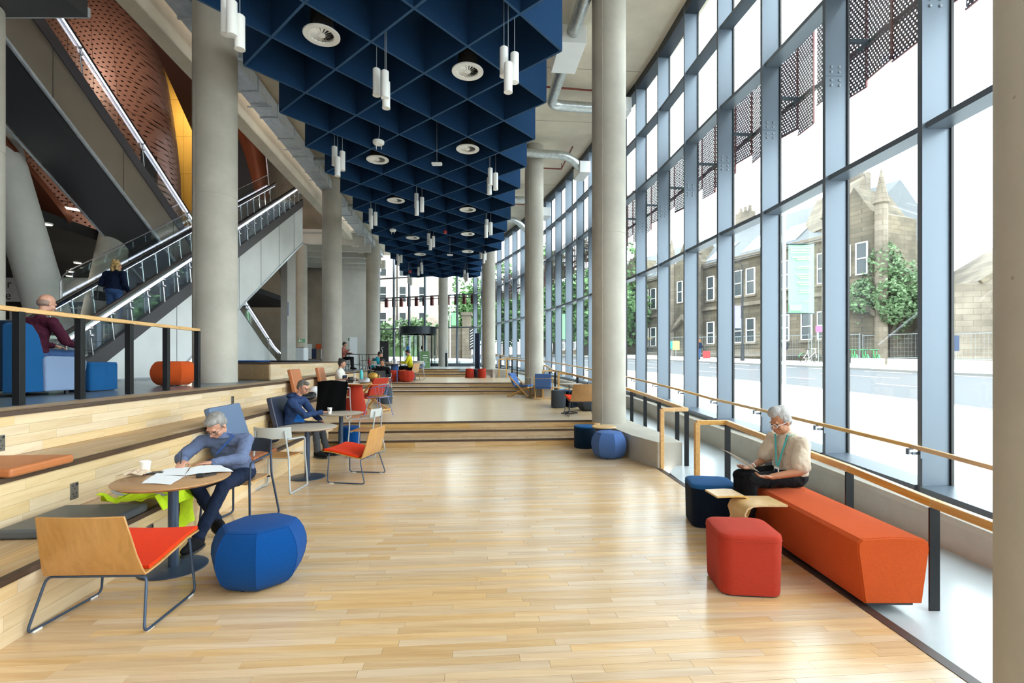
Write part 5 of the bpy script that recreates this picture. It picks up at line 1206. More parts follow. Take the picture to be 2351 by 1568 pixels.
t = thing('laptop', 'dark grey open laptop seen from behind', 'laptop', (-4.40, 16.85, L+.713)); m = MB(); m.box((0, .02, .008), (.34, .23, .014)); m.build('keyboard_base', MT['dark'], t); m = MB(); m.box((0, -.11, .115), (.34, .008, .22), Matrix.Rotation(.2, 3, 'X')); m.build('screen_lid', MT['vinyl_grey'], t)
m = MB(); m.ell((-4.42, 23.85, L3+.60), (.22, .2, .14)); m.ell((-4.25, 23.8, L3+.66), (.14, .15, .12)); m.ell((-4.6, 23.9, L3+.55), (.14, .14, .1)); single('bag', m, MT['f_lightblue'], 'grey-blue bag and scarf heaped on the far grey chair', 'bag', smooth=60)
for i, (x, c_) in enumerate(((-5.15, 'white'), (-5.0, 'paper'))): bottle(('white bottle on the blue table', 'paper-wrapped bottle right of the white one on the blue table')[i], (x, 21.55, L3+.74), .04, .22, c_, 'white')
# armchair suite on the platform
t = thing('high_back_armchair', 'high-backed petrol blue armchair holding the man in burgundy', 'armchair', (-6.35, 6.75, L4), -.12)
m = MB(); m.prism([(-.62, -.42), (-.02, -.42), (-.02, -.30), (-.62, -.30)], .08, .98); m.build('back', MT['f_teal'], t, bev=.03, seg=3)
rows = []
m = MB(); m.rings([[V((x, y, z)) for y, z in ((-.42, .05), (-.42, .93), (-.30, .97), (-.18, .93), (-.10, .80), (-.05, .6), (-.02, .45), (.0, .05))] for x in (-.06, .10)]); m.build('wing', MT['f_mid'], t, bev=.015)
m = MB(); m.rings([[V((x, y, z)) for y, z in ((-.05, .05), (-.06, .50), (.0, .53), (.45, .52), (.53, .46), (.52, .35), (.44, .05))] for x in (.02, .14)]); m.build('arm', MT['f_lightblue'], t, bev=.025, seg=3)
m = MB(); m.box((-.32, .1, .24), (.66, .72, .36)); m.build('seat', MT['f_teal'], t, bev=.03)
for x, y in ((.05, .3), (.05, -.3), (-.55, .3), (-.55, -.3)): m = MB(); m.lathe([(.025, 0), (.03, .06)], 10, (x, y, 0)); m.build('foot', MT['dark'], t)
t = thing('high_back_armchair', 'petrol blue armchair cut by the left edge, wing raised', 'armchair', (-7.45, 7.2, L4), -.3)
m = MB(); m.rings([[V((x, y, z)) for y, z in ((-.4, .05), (-.42, 1.25), (-.3, 1.32), (-.12, 1.05), (0, .6), (.02, .05))] for x in (-.5, .28)]); m.build('back', MT['f_mid'], t, bev=.03)
m = MB(); m.box((-.1, .25, .24), (.7, .6, .38)); m.build('seat', MT['f_teal'], t, bev=.03)
block_stool('denim blue square footstool in front of the seated man', (-6.52, 7.75, L4), .48, .44, 'f_mid', 'f_mid', -.1, .04, 1.0)
# ------------------------------------------------------------------ outside: street, buildings, trees
def zg(y): return .17+.037*max(y, -8) if y < 60 else 2.39+.01*(y-60)
RN = ((-10, 11.2), (8, 10.9), (11.1, 10.75), (17, 9.96), (20.3, 9.0), (25.7, 6.6), (36, 1.5), (48, -6), (70, -22), (110, -50))
RF = ((-10, 33), (20, 24.4), (23.4, 22.6), (31.8, 18.9), (36.2, 16.6), (48, 9.5), (62, 1), (80, -11), (110, -31))
MT['pave'] = mat('pale_paving', '#dddbd6', .7, 0, .05, 2.5, world=True); MT['asphalt'] = mat('asphalt', '#56585c', .85, 0, .08, 5, world=True); MT['mark'] = mat('road_marking', '#e8e8e6', .7); MT['kerb'] = mat('granite_kerb', '#8b8a87', .7)
def stone(name, a, b, w, h, sc=1.0):
    m, t, p = nodes(name); tc = nn(t, 'ShaderNodeTexCoord'); mp = nn(t, 'ShaderNodeMapping'); mp.inputs['Rotation'].default_value = (PI/2, 0, 0); t.links.new(tc.outputs['Object'], mp.inputs[0])
    br = nn(t, 'ShaderNodeTexBrick'); br.offset = .43; t.links.new(mp.outputs[0], br.inputs[0]); br.inputs['Scale'].default_value = sc; br.inputs['Brick Width'].default_value = w; br.inputs['Row Height'].default_value = h; br.inputs['Mortar Size'].default_value = .014
    br.inputs['Color1'].default_value = (*lin(a), 1); br.inputs['Color2'].default_value = (*lin(b), 1); br.inputs['Mortar'].default_value = (*scl(lin(b), .75), 1)
    n = nn(t, 'ShaderNodeTexNoise', i_Scale=.35, i_Detail=6); t.links.new(tc.outputs['Object'], n.inputs['Vector'])
    mx = nn(t, 'ShaderNodeMix', data_type='RGBA', blend_type='MULTIPLY'); mx.inputs[0].default_value = .8; t.links.new(br.outputs[0], mx.inputs[6]); t.links.new(ramp(t, n.outputs[0], [(.35, (.35, .34, .34)), (.6, (1, 1, 1))]), mx.inputs[7]); t.links.new(mx.outputs[2], p.inputs['Base Color']); p.inputs['Roughness'].default_value = .9
    return m
MT['sandstone'] = stone('weathered_sandstone', '#776c5a', '#62594a', .7, .32); MT['sandstone_pale'] = stone('pale_sandstone', '#8c8173', '#7b7062', .9, .36); MT['pinkstone'] = stone('pink_sandstone', '#f0dccf', '#ead2c4', .8, .36)
MT['slate'] = mat('slate_roof', '#585c60', .7, 0, .1, 3); MT['rooflight'] = mat('rooflight_glass', '#8f979c', .3); MT['wpane'] = mat('dark_window_pane', '#3d4448', .15); MT['iron'] = mat('black_iron', '#26282b', .6); MT['gold'] = mat('gilt_tip', '#b5933f', .4, .5); MT['zinc'] = mat('zinc_fence', '#8f9599', .45, .4)
MT['leaf'] = mat('leaves', '#66805a', .7, 0, .3, 1.5); MT['leaf_dark'] = mat('dark_leaves', '#5f8350', .7, 0, .3, 1.5); MT['bark'] = mat('bark', '#4a4239', .9); MT['bikegreen'] = mat('bike_green', '#3fa65c', .5); MT['mint'] = mat('mint_banner', '#84d08e', .7); MT['lilac'] = mat('lilac_banner', '#8f8ac4', .7); MT['pink'] = mat('pink_sign', '#c24f7c', .6); MT['yellow'] = mat('yellow_board', '#c9c06a', .6)
def ground(name, label, tl, tr, dz, mt, cat, y0=-8, y1=110, n=48):
    m = MB(); rows = []
    for i in range(n+1):
        y = lerp(y0, y1, i/n); a = tl(y) if callable(tl) else pl(tl, y); b = tr(y) if callable(tr) else pl(tr, y); z = zg(y)+dz; rows.append([V((a, y, z)), V((b, y, z)), V((b, y, z-.4)), V((a, y, z-.4))])
    m.rings(rows); return single(name, m, MT[mt], label, cat, kind='structure')
ground('pavement', 'pale paved footway just outside the glass wall', lambda y: (kerb_x(y)+.62 if y < 36.5 else -2.2-.5*(y-36.5)-.0), RN, 0, 'pave', 'pavement', -8, 110, 80)
ground('pavement', 'paved forecourt beyond the entrance doors', lambda y: -60, lambda y: -2.3-.5*(y-40.6), -.02, 'pave', 'pavement', 40.6, 110, 20)
ground('road', 'grey asphalt street running past the building', RN, RF, -.10, 'asphalt', 'road')
ground('pavement', 'far footway in front of the sandstone building', RF, lambda y: pl(RF, y)+60, .0, 'pave', 'pavement')
for tab, lb, off in ((RF, 'granite kerb on the far side of the street', -.12), (RN, 'granite kerb on the near side of the street', -.02)):
    m = MB(); m.rings([[V((pl(tab, y)+off, y, zg(y)-.1)), V((pl(tab, y)+off, y, zg(y)+.012)), V((pl(tab, y)+off+.15, y, zg(y)+.012)), V((pl(tab, y)+off+.15, y, zg(y)-.1))] for y in [-6+2*i for i in range(40)]]); single('kerb', m, MT['kerb'], lb, 'kerb', kind='structure')
k = 0
for fr, step, ln, lb in ((.32, 3.6, 1.9, 'short white lane dash nearer the building'), (.60, 5.5, 3.2, 'long white centre dash of the street'), (.93, 2.2, 2.1, 'white edge line by the far kerb')):
    y = 9.0 if fr < .9 else 14
    while y < 44:
        a = V((lerp(pl(RN, y), pl(RF, y), fr), y, zg(y)-.097)); yb = y+ln; b = V((lerp(pl(RN, yb), pl(RF, yb), fr), yb, zg(yb)-.097)); m = MB(); m.bar(a, b, .12, .012); single('road_marking', m, MT['mark'], lb, 'marking', 'road markings, '+lb, kind='structure'); y += step+ln*.35
def window(t, c, w, h, M3, z, rows=2, tt='white', sillm='sandstone_pale'):   # frame + pane + sill, c = local plan point on the wall face
    f = MB(); P = lambda x, y, zz: M3 @ V((x, y, 0))+V((c[0], c[1], zz))
    fr = .07
    def bx(m, x, y, zz, d): m.box(P(x, y, zz), d, M3)
    for x in (-w/2, w/2): bx(f, x, -.03, z+h/2, (fr, .1, h))
    for zz in (z, z+h/2, z+h): bx(f, 0, -.03, zz, (w+fr, .1, fr))
    o = f.build('window_frame', MT[tt], t); g = MB(); bx(g, 0, .0, z+h/2, (w, .04, h)); g.build('pane', MT['wpane'], o)
    s = MB(); bx(s, 0, -.06, z-.12, (w+.4, .2, .14)); bx(s, 0, -.03, z+h+.18, (w+.5, .12, .26)); s.build('sill', MT[sillm], o)
def building(name, label, A, ang, length, depth, eave, ridge, mt, wins, extras=None, cat='building'):
    t = thing(name, label, cat, A, ang); I3 = Matrix.Identity(3)
    m = MB(); m.box((length/2, depth/2, eave/2-1), (length, depth, eave+2)); m.build('wall', MT[mt], t)
    m = MB(); m.rings([[V((x, -.3, eave)), V((x, depth/2, ridge)), V((x, depth+.3, eave)), V((x, depth/2, ridge-.25)), ] for x in (-.1, length+.1)]); m.rings([[V((x, -.3, eave-.02)), V((x, depth/2, ridge-.05)), V((x, depth+.3, eave-.02))] for x in (.1, length-.1)]); m.build('roof', MT['slate'], t)
    m = MB(); m.box((length/2, -.12, eave-.1), (length+.2, .35, .35)); m.box((length/2, -.06, eave*.5), (length, .16, .25)); m.build('string_course', MT['sandstone_pale'], t)
    for x, z, w, h in wins: window(t, (x, -.02), w, h, I3, z)
    return t
wins = []
for i in range(10):
    x = 2.5+4.2*i
    for dx in (-.75, .75): wins += [(x+dx, 6.0, .95, 2.5), (x+dx, 2.0, .95, 1.9)]
bA = V((24.9, 36.5, zg(40)-.2)); bang = math.atan2(1, -.40)
b1 = building('sandstone_building', 'long weathered sandstone building with slate roof across the street', bA, bang, 46, 11, 9.6, 14.0, 'sandstone', [])
def mir(v): return V((v[0], -v[1], v[2]))
# the street face of a building laid along the street is its local +y side when its x axis runs away from the camera, so windows are set there by hand
for o in list(b1.children): bpy.data.objects.remove(o, do_unlink=True)
bd = V((-.40, 1, 0)).normalized(); bn = V((-1, -.40, 0)).normalized(); b1.rotation_euler = (0, 0, 0); bz = bA.z
def bp(s, out, z): return V((bd.x*s+bn.x*out, bd.y*s+bn.y*out, z))       # local point: along, towards the street, up
MBn = Matrix((bd, bn, V((0, 0, 1)))).transposed()
LB = 48
m = MB(); m.rings([[bp(s, 0, -1), bp(s, 0, 9.6), bp(s, -11, 9.6), bp(s, -11, -1)] for s in (0, LB)]); m.build('wall', MT['sandstone'], b1)
m = MB(); m.rings([[bp(s, .3, 9.6), bp(s, -5.5, 14.2), bp(s, -11.3, 9.6)] for s in (.1, LB)]); m.build('roof', MT['slate'], b1)
for z, h in ((9.45, .4), (5.2, .3), (.6, .6)): m = MB(); m.rings([[bp(s, .0, z), bp(s, .22, z), bp(s, .22, z+h), bp(s, 0, z+h)] for s in (0, LB)]); m.build('string_course', MT['sandstone_pale'], b1)
for i in range(13):
    for ds in (-.7, .7):
        s = 3.0+3.45*i+ds
        for z, h in ((6.2, 2.3), (1.9, 2.1)):
            f = MB()
            for e in (-.45, .45): f.box(bp(s+e, .05, z+h/2), (.08, .12, h), MBn)
            for zz in (z, z+h/2, z+h): f.box(bp(s, .05, zz), (.98, .12, .08), MBn)
            o = f.build('window_frame', MT['white'], b1); g = MB(); g.box(bp(s, .02, z+h/2), (.9, .05, h), MBn); g.build('pane', MT['wpane'], o); g = MB(); g.box(bp(s, .08, z-.12), (1.2, .2, .16), MBn); g.build('sill', MT['sandstone_pale'], o)
for i, s in enumerate((5, 8.5, 13, 19.5, 24, 30, 36)):
    m = MB(); a, b_ = .12, .5
    q = [bp(s, lerp(.3, -5.5, a), lerp(9.6, 14.2, a)+.12), bp(s+2.2, lerp(.3, -5.5, a), lerp(9.6, 14.2, a)+.12), bp(s+2.2, lerp(.3, -5.5, b_), lerp(9.6, 14.2, b_)+.12), bp(s, lerp(.3, -5.5, b_), lerp(9.6, 14.2, b_)+.12)]
    m.rings([q, [p-V((0, 0, .1)) for p in q]]); m.build('rooflight', MT['rooflight'], b1)
for s in (-.5, 17, 26.5):
    m = MB(); m.rings([[bp(s+e, .9, z), bp(s+e, -3, z)] for e, z in ()]) if False else None
    m = MB(); m.rings([[bp(s+1.9, o_, -.5), bp(s-1.9, o_, -.5), bp(s-1.9, o_, 10.2), bp(s-1.2, o_, 10.6), bp(s, o_, 12.6), bp(s+1.2, o_, 10.6), bp(s+1.9, o_, 10.2)] for o_ in (.75, -3)]); g = m.build('gable_bay', MT['sandstone'], b1)
    for e in (-1.9, 1.9): m = MB(); m.lathe([(.38, -.5), (.38, 10.8), (.5, 10.9), (.42, 11.1), (.05, 13.2)], 10, bp(s+e, .8, 0)); m.build('turret', MT['sandstone_pale'], g)
    for ds in (-.6, .6):
        m = MB(); [m.box(bp(s+ds+e, .82, 7.4), (.08, .1, 2.2), MBn) for e in (-.38, .38)]; [m.box(bp(s+ds, .82, 7.4+e), (.84, .1, .08), MBn) for e in (-1.1, 0, 1.1)]; m.build('window_frame', MT['white'], g); m = MB(); m.box(bp(s+ds, .78, 7.4), (.76, .06, 2.2), MBn); m.build('pane', MT['wpane'], g)
    m = MB(); m.rings([[bp(s-1.7, o_, 3.6), bp(s, o_, 5.0), bp(s+1.7, o_, 3.6), bp(s+1.7, o_, 3.2), bp(s, o_, 4.5), bp(s-1.7, o_, 3.2)] for o_ in (.75, 1.15)]); m.build('door_pediment', MT['sandstone_pale'], g)
for s in (3.5, 15, 33):
    m = MB(); m.box(bp(s, -5.5, 14.6), (1.8, .9, 2.2), MBn)
    for e in (-.6, 0, .6): m.lathe([(.2, 15.7), (.16, 16.3)], 8, bp(s+e, -5.5, 0))
    m.build('chimney', MT['sandstone_pale'], b1)
# end tower with pointed turret
tw = thing('turret_tower', 'sandstone stair turret with a pointed slate cone left of the street tree', 'tower', (27.7, 39.4, zg(39)))
m = MB(); m.lathe([(1.15, -.5), (1.15, 9.6), (1.35, 9.8), (1.35, 10.1)], 16); m.build('shaft', MT['sandstone_pale'], tw, smooth=30); m = MB(); m.lathe([(1.45, 10.1), (.05, 14.0)], 16); m.build('cone_roof', MT['slate'], tw, smooth=30); m = MB(); m.lathe([(.06, 13.9), (.12, 14.3), (.02, 14.7)], 8); m.build('finial', MT['iron'], tw)
m = MB(); m.box((-1.9, -.6, 5.0), (2.8, 4, 11)); m.build('wall', MT['sandstone_pale'], tw); m = MB(); m.rings([[V((-3.4, y, 10.4)), V((-1.9, y, 13.6)), V((-.5, y, 10.4))] for y in (-2.7, 3)]); m.build('gable', MT['sandstone_pale'], tw)
gb = thing('glass_block', 'pale glazed building behind the street tree', 'building', (36, 56, zg(56))); m = MB(); m.box((0, 0, 6), (16, 6, 14)); m.build('wall', MT['rooflight'], gb)
for k in range(12): m = MB(); m.box((-7.5+1.35*k, -3.05, 9), (.14, .12, 7)); m.build('fin', MT['white'], gb)
# stone hall at the right edge
sh = thing('stone_hall', 'pale stone gabled hall at the right edge of the street', 'building', (33.2, 29.5, zg(30))); M3 = rotz(-.25)
def hp(x, y, z): q = M3 @ V((x, y, 0)); return V((q.x, q.y, z))
m = MB(); m.rings([[hp(-6.2, y, -1), hp(-6.2, y, 5.1), hp(-4.5, y, 5.2), hp(1.0, y, 8.9), hp(6.5, y, 5.2), hp(6.5, y, -1)] for y in (0, 9)]); m.build('wall', MT['sandstone_pale'], sh)
for a, b in (((-4.7, 5.2), (1.0, 9.0)), ((1.0, 9.0), (6.7, 5.2))): m = MB(); m.bar(hp(a[0], -.05, a[1]), hp(b[0], -.05, b[1]), .3, .22); m.build('coping', MT['sandstone'], sh)
f = MB(); 
for x in (-3.2, -2.35, -1.5): f.box(hp(x, -.03, 3.6), (.08, .12, 2.3), M3)
for z in (2.45, 3.6, 4.75): f.box(hp(-2.35, -.03, z), (1.75, .12, .08), M3)
o = f.build('window_frame', MT['white'], sh); m = MB(); m.box(hp(-2.35, 0, 3.6), (1.7, .06, 2.3), M3); m.build('pane', MT['wpane'], o)
m = MB(); m.box(hp(-2.35, -.08, 2.2), (2.6, .25, .18), M3); m.build('sill', MT['sandstone'], sh)
# trees
def crown_mesh(name, n, seed, r3, leaf, mt, size=.3):
    rr = random.Random(seed); m = MB(); blobs = [(V((0, 0, 0)), 1.0)]
    for _ in range(16):
        d = V((rr.gauss(0, 1), rr.gauss(0, 1), rr.gauss(0, .9))).normalized()*rr.uniform(.35, .72); blobs.append((d, rr.uniform(.28, .5)))
    for _ in range(n):
        c, q = rr.choice(blobs[1:] if rr.random() < .85 else blobs); d = V((rr.gauss(0, 1), rr.gauss(0, 1), rr.gauss(0, 1))).normalized()*q*rr.uniform(.55, 1.0)**.5
        p = c+d; p = V((p.x*r3[0], p.y*r3[1], p.z*r3[2])); s = size*rr.uniform(.6, 1.3)
        a = V((rr.gauss(0, 1), rr.gauss(0, 1), rr.gauss(0, .6))).normalized(); b = a.cross(V((rr.gauss(0, 1), rr.gauss(0, 1), rr.gauss(0, 1)))).normalized()
        m.add([p-a*s*.6, p-b*s*.32, p+a*s*.6, p+b*s*.32], [(0, 1, 2, 3)])
    return m.mesh(name, MT[mt], fixn=False)
cr1 = crown_mesh('foliage', 8000, 1, (2.5, 2.5, 3.4), 1, 'leaf', .22); cr2 = crown_mesh('foliage', 5200, 2, (4.2, 4.2, 5.6), 1, 'leaf_dark', .55); cr3 = crown_mesh('foliage', 3000, 3, (4.5, 1.6, 1.7), 1, 'leaf', .4)
def tree(label, p, me, trunk, rz=0, sc=1, group='street trees', tr=.16, n=5):
    t = thing('tree', label, 'tree', p, rz, group); o = obj('foliage', me, t, (0, 0, trunk), 0, (sc, sc, sc)); o['kind'] = 'stuff'
    m = MB(); m.tube([(0, 0, -.3), (.05, 0, trunk*.4), (0, .1, trunk*.8), (0, 0, trunk+1)], [tr*1.2, tr, tr*.8, tr*.3], 8)
    for k in range(n): a = 2.4*k; m.tube([(0, 0, trunk*.35+.25*k), (.9*math.cos(a)*sc, .9*math.sin(a)*sc, trunk*.7+.3*k), (1.5*math.cos(a)*sc, 1.5*math.sin(a)*sc, trunk*1.1+.3*k)], [tr*.5, tr*.35, tr*.12], 6)
    m.build('trunk', MT['bark'], t, smooth=60)
tree('young green street tree between the turret and the stone hall', (25.7, 34.0, zg(34)), cr1, 4.5)
for i, (x, y, s) in enumerate(((3.6, 57, 1.0), (8.2, 56, 1.1), (12.8, 60, 1.15), (-.8, 60, .95), (5.8, 68, 1.25), (-5.0, 56, .8))):
    tree(('dense green tree beyond the street, seen between first and second columns', 'tall green tree at the far bend of the street', 'green tree against the end of the sandstone building', 'dense green tree right of the revolving door', 'tallest green tree far along the street', 'small green tree over the stone pier by the entrance')[i], (x, y, zg(y)), cr2, 6.5*s, i*1.3, s, 'trees at the far end of the street', .3)
for i, (x, y, z) in enumerate(((-13.0, 52, 1.2), (-9.4, 53, 1.6), (-17.6, 51, .9))):
    t = thing('hedge', ('ivy hedge behind the revolving door', 'ivy bank right of the revolving door', 'bushy hedge left of the revolving door')[i], 'hedge', (x, y, zg(y)), .1*i); o = obj('foliage', cr3, t, (0, 0, z+.8), 0, (1, 1, 1.1)); o['kind'] = 'stuff'; m = MB(); m.box((0, .6, .5), (7, 1, 1.6)); m.build('bank', MT['leaf_dark'], t)
# pink sandstone building beyond the entrance
pbd = thing('pink_building', 'sunlit pink sandstone building beyond the revolving door', 'building', (-17.5, 64, zg(64)), .06)
m = MB(); m.box((0, 5, 7), (17, 10, 20)); m.build('wall', MT['pinkstone'], pbd)
for i in range(6):
    for j in range(3):
        x = -7+2.5*i+(.5 if i > 2 else 0); z = 3.4+3.3*j; f = MB(); [f.box((x+e, -.04, z+1), (.1, .12, 2)) for e in (-.45, .45)]; [f.box((x, -.04, z+h), (1, .12, .1)) for h in (0, 1, 2)]
        o = f.build('window_frame', MT['white'], pbd); g = MB(); g.box((x, 0, z+1), (.9, .06, 2)); g.build('pane', MT['wpane'], o)
for x in (-5.7, -1.0, 2.8): m = MB(); m.tube([(x, -.15, 0), (x, -.15, 12), (x-.8, -.15, 13)], .08, 8); m.build('drainpipe', MT['iron'], pbd)
m = MB(); m.box((-18.6, 62.5, 8), (2.2, 2, 14)); single('brick_pier', m, MT['copper_plain'], 'red-brown brick corner left of the pink building', 'building')
sp = thing('stone_pier', 'pale stone gate pier and wall outside the end glazing', 'wall', (-5.2, 46.5, zg(46))); m = MB(); m.box((-1.2, .2, 1.3), (4.4, .5, 3.2)); m.build('boundary_wall', MT['sandstone_pale'], sp); m = MB(); m.box((1.0, 0, 1.9), (.8, .8, 4.2)); m.box((1.0, 0, 4.1), (1.0, 1.0, .3)); m.build('pier', MT['sandstone_pale'], sp)
for k in range(7): m = MB(); m.bar((1.3+.06, -.45, 1.0+.25*k), (1.75, -.45, 1.25+.25*k), .05, .06); m.build('painted_stripe', MT['white'], sp)
m = MB(); m.box((1.53, -.42, 1.8), (.5, .03, 2.0)); m.build('striped_board', MT['iron'], sp)
# iron railings with gilt tips, temporary mesh fence panels, planter wall
fa, fb = V((33.5, 25.8, 0)), V((15.2, 60, 0)); fd = (fb-fa); fl_ = fd.length; fd.normalize(); fo = V((-1, -.5, 0)).normalized()
ir = thing('iron_railings', 'black iron railings with gilt spear tips before the sandstone building', 'railing', (fa.x, fa.y, zg(fa.y)))
mb1 = MB(); mb2 = MB(); n_ = int(fl_/.16)
for i in range(n_):
    p = fa+fd*(i*.16); z = zg(p.y)+.05; hh = 1.75+(.35 if int(i/14) % 3 == 0 else 0); mb1.box((p.x, p.y, z+hh/2), (.03, .03, hh)); mb2.lathe([(.03, z+hh), (.05, z+hh+.06), (.005, z+hh+.2)], 5, (p.x, p.y, 0))
o = mb1.build('pickets', MT['iron'], ir, ir.location); o['kind'] = 'stuff'; o = mb2.build('spear_tips', MT['gold'], ir, ir.location); o['kind'] = 'stuff'
for zz in (.3, 1.55): m = MB(); a, b = fa, fb; m.bar((a.x, a.y, zg(a.y)+zz), (b.x, b.y, zg(b.y)+zz), .04, .06); m.build('rail', MT['iron'], ir, ir.location)
sd = MB(); sd.box((0, 0, .45), (3.4, .06, .04)).box((0, 0, 2.0), (3.4, .05, .05)).box((-1.7, 0, 1.05), (.05, .05, 2.1)).box((1.7, 0, 1.05), (.05, .05, 2.1)); fm = sd.mesh('frame', MT['zinc'])
wm_ = MB(); [wm_.box((-1.6+.2*k, 0, 1.05), (.008, .008, 1.9)) for k in range(17)]; [wm_.box((0, 0, .3+.28*k), (3.3, .008, .008)) for k in range(7)]; wme = wm_.mesh('mesh_wires', MT['zinc'])
fpos = ['at the right end, before the stone hall', 'before the street tree', 'left of the street tree', 'behind the white bicycle', 'behind the walker in dark clothes', 'behind the lamp post', 'behind the person in the orange hat', 'behind the yellow board', 'at the far end of the railings']
for k in range(9):
    p = V((29.6, 25.6, 0))+fd*(1.8+3.6*k); t = thing('mesh_fence_panel', 'temporary zinc mesh fence panel '+fpos[k], 'fence', (p.x, p.y, zg(p.y)), math.atan2(fd.y, fd.x), 'temporary fence panels'); obj('frame', fm, t); o = obj('mesh_wires', wme, t); o['kind'] = 'stuff'; m = MB(); m.box((-1.7, 0, .06), (.25, .6, .12)); m.build('foot_block', MT['concrete'], t)
for k, (u0, u1, lb) in enumerate(((1955, 2030, 'long low concrete planter wall left of the planter gap'), (2040, 2300, 'long low concrete planter wall before the stone hall'))):
    pts = []
    for u in (u0, u1): Y = 31-5.2*(u-1955)/345; pts.append(V(((u-UC)/F*Y, Y, 0)))
    a, b = pts; m = MB(); m.bar((a.x, a.y, zg(a.y)+.22), (b.x, b.y, zg(b.y)+.22), .5, .62); single('planter_wall', m, MT['concrete_pale'], lb, 'wall', 'low planter walls', bev=.02)
# banner poles and lamp posts
def banner(label, p, zb, zt, w, mt, side=1, rz=0, pole=5.6, r=.05):
    t = thing('banner_pole', label, 'banner', p, rz); z = p[2]; m = MB(); m.tube([(0, 0, 0), (0, 0, pole)], r, 10); m.build('pole', MT['whiteboard'], t, smooth=60)
    m = MB(); m.sheet([[V((side*(.12+w*j/4), .02*math.sin(j*1.1), lerp(zt, zb, i/5)-z)) for j in range(5)] for i in range(6)], .006); m.build('banner_cloth', MT[mt], t, smooth=60)
    for zz in (zb, zt): m = MB(); m.tube([(0, 0, zz-z), (side*(w+.16), 0, zz-z)], .02, 8); m.build('arm', MT['steel_dark'], t, smooth=60)
    return t
bt = banner('pale mint banner with white lettering on a pole just outside the glass', V((7.55, 13.9, zg(13.9))), 3.0, 4.92, .70, 'mint', 1, 0, 6.5)
z0_ = zg(13.9); text('HUNTERIAN', .095, 'white', bt, (.46, -.03, 4.75-z0_), (PI/2, 0, 0), .003)
m = MB(); [m.box((.46, -.028, 4.75-z0_+dz), (.56, .006, .012)) for dz in (-.075, .075)]; [m.box((.46+dx, -.028, 4.75-z0_), (.012, .006, .15)) for dx in (-.28, .28)]; m.build('title_box', MT['white'], bt)
m = MB(); tr_ = random.Random(4)
for zz, x0, x1, hh in ((4.555, .27, .70, .035), (4.50, .42, .70, .035), (4.30, .40, .72, .022), (4.25, .42, .72, .022), (4.08, .34, .72, .022), (4.02, .46, .72, .022), (3.97, .46, .72, .016), (3.86, .34, .72, .022), (3.80, .5, .72, .022), (3.64, .44, .72, .022), (3.58, .48, .72, .022), (3.33, .56, .72, .014)):
    x = x1
    while x > x0:                                                      # illegible small print: word-length runs, ranged right
        w = tr_.uniform(.05, .12); m.box((x-w/2, -.027, zz-z0_), (w, .006, hh)); x -= w+.018
m.build('small_print', MT['white'], bt)
m = MB(); m.box((.30, -.025, 3.16-z0_), (.34, .008, .17)); m.build('logo_patch', MT['lilac'], bt)
banner('mint banner on a pole seen beyond the second column', V((3.3, 29, zg(29))), 2.9, 4.4, .6, 'mint', -1, 0, 5); banner('mint banner on a pole beyond the end glazing', V((-5.55, 45, zg(45))), 4.8, 6.0, .55, 'mint', 1, 0, 6.2)
lp = thing('lamp_post', 'black ornate street lamp post with a lilac banner', 'lamp post', (18.4, 40, zg(40))); m = MB(); m.lathe([(.16, 0), (.13, 1.2), (.08, 1.4), (.07, 7.2)], 12); m.build('post', MT['iron'], lp, smooth=60); m = MB(); m.tube([V((-.5+.55*math.cos(a), 0, 7.2+.75*math.sin(a))) for a in [R(15*k) for k in range(13)]], .035, 8); m.tube([V((-.5+.3*math.cos(a), 0, 7.1+.35*math.sin(a))) for a in [R(24*k) for k in range(15)]], .02, 6); m.build('crook', MT['iron'], lp, smooth=60); m = MB(); m.lathe([(.2, 6.75), (.12, 7.0), (.05, 7.15)], 12, (-1.05, 0, 0)); m.build('lantern', MT['iron'], lp); m = MB(); m.box((-.4, 0, 3.5), (.55, .02, 1.8)); m.build('banner_cloth', MT['lilac'], lp)
# bicycles
def bike(label, p, rz, mt, fender='bikegreen'):
    t = thing('bicycle', label, 'bicycle', p, rz, 'hire bicycles'); 
    for x in (-.52, .52):
        m = MB(); m.tube([V((x+.33*math.cos(a), 0, .34+.33*math.sin(a))) for a in [2*PI*k/28 for k in range(28)]], .02, 6, True); [m.tube([(x, 0, .34), (x+.32*math.cos(a), 0, .34+.32*math.sin(a))], .004, 4) for a in [2*PI*k/12 for k in range(12)]]; m.build('wheel', MT['dark'], t)
    m = MB(); [m.tube(q, .022, 8) for q in ([(-.52, 0, .34), (-.1, 0, .32), (.38, 0, .75)], [(-.52, 0, .34), (-.2, 0, .78), (-.1, 0, .32)], [(-.2, 0, .7), (-.22, 0, .95)], [(.52, 0, .34), (.38, 0, .95), (.3, 0, 1.02)], [(.3, -.25, 1.02), (.3, .25, 1.02)])]; m.build('frame', MT[mt], t, smooth=60)
    m = MB(); m.box((-.22, 0, .97), (.26, .14, .06)); m.build('saddle', MT['dark'], t); m = MB(); m.sheet([[V((-.52+.36*math.cos(a), y, .34+.36*math.sin(a))) for y in (-.04, .04)] for a in [R(60+12*k) for k in range(10)]], .01); m.build('mudguard', MT[fender], t)
def gpx(u, y): return V(((u-UC)/F*y, y, zg(y)))
bike('white hire bicycle with green mudguard standing on the far footway', gpx(1860, 36.5), .1, 'white')
for i, u in enumerate((1960, 1985, 2010)): bike(('left', 'middle', 'right')[i]+' green hire bicycle parked behind the planter wall', gpx(u, 33.0-.3*i)+V((0, 0, 0)), 1.2, 'bikegreen')
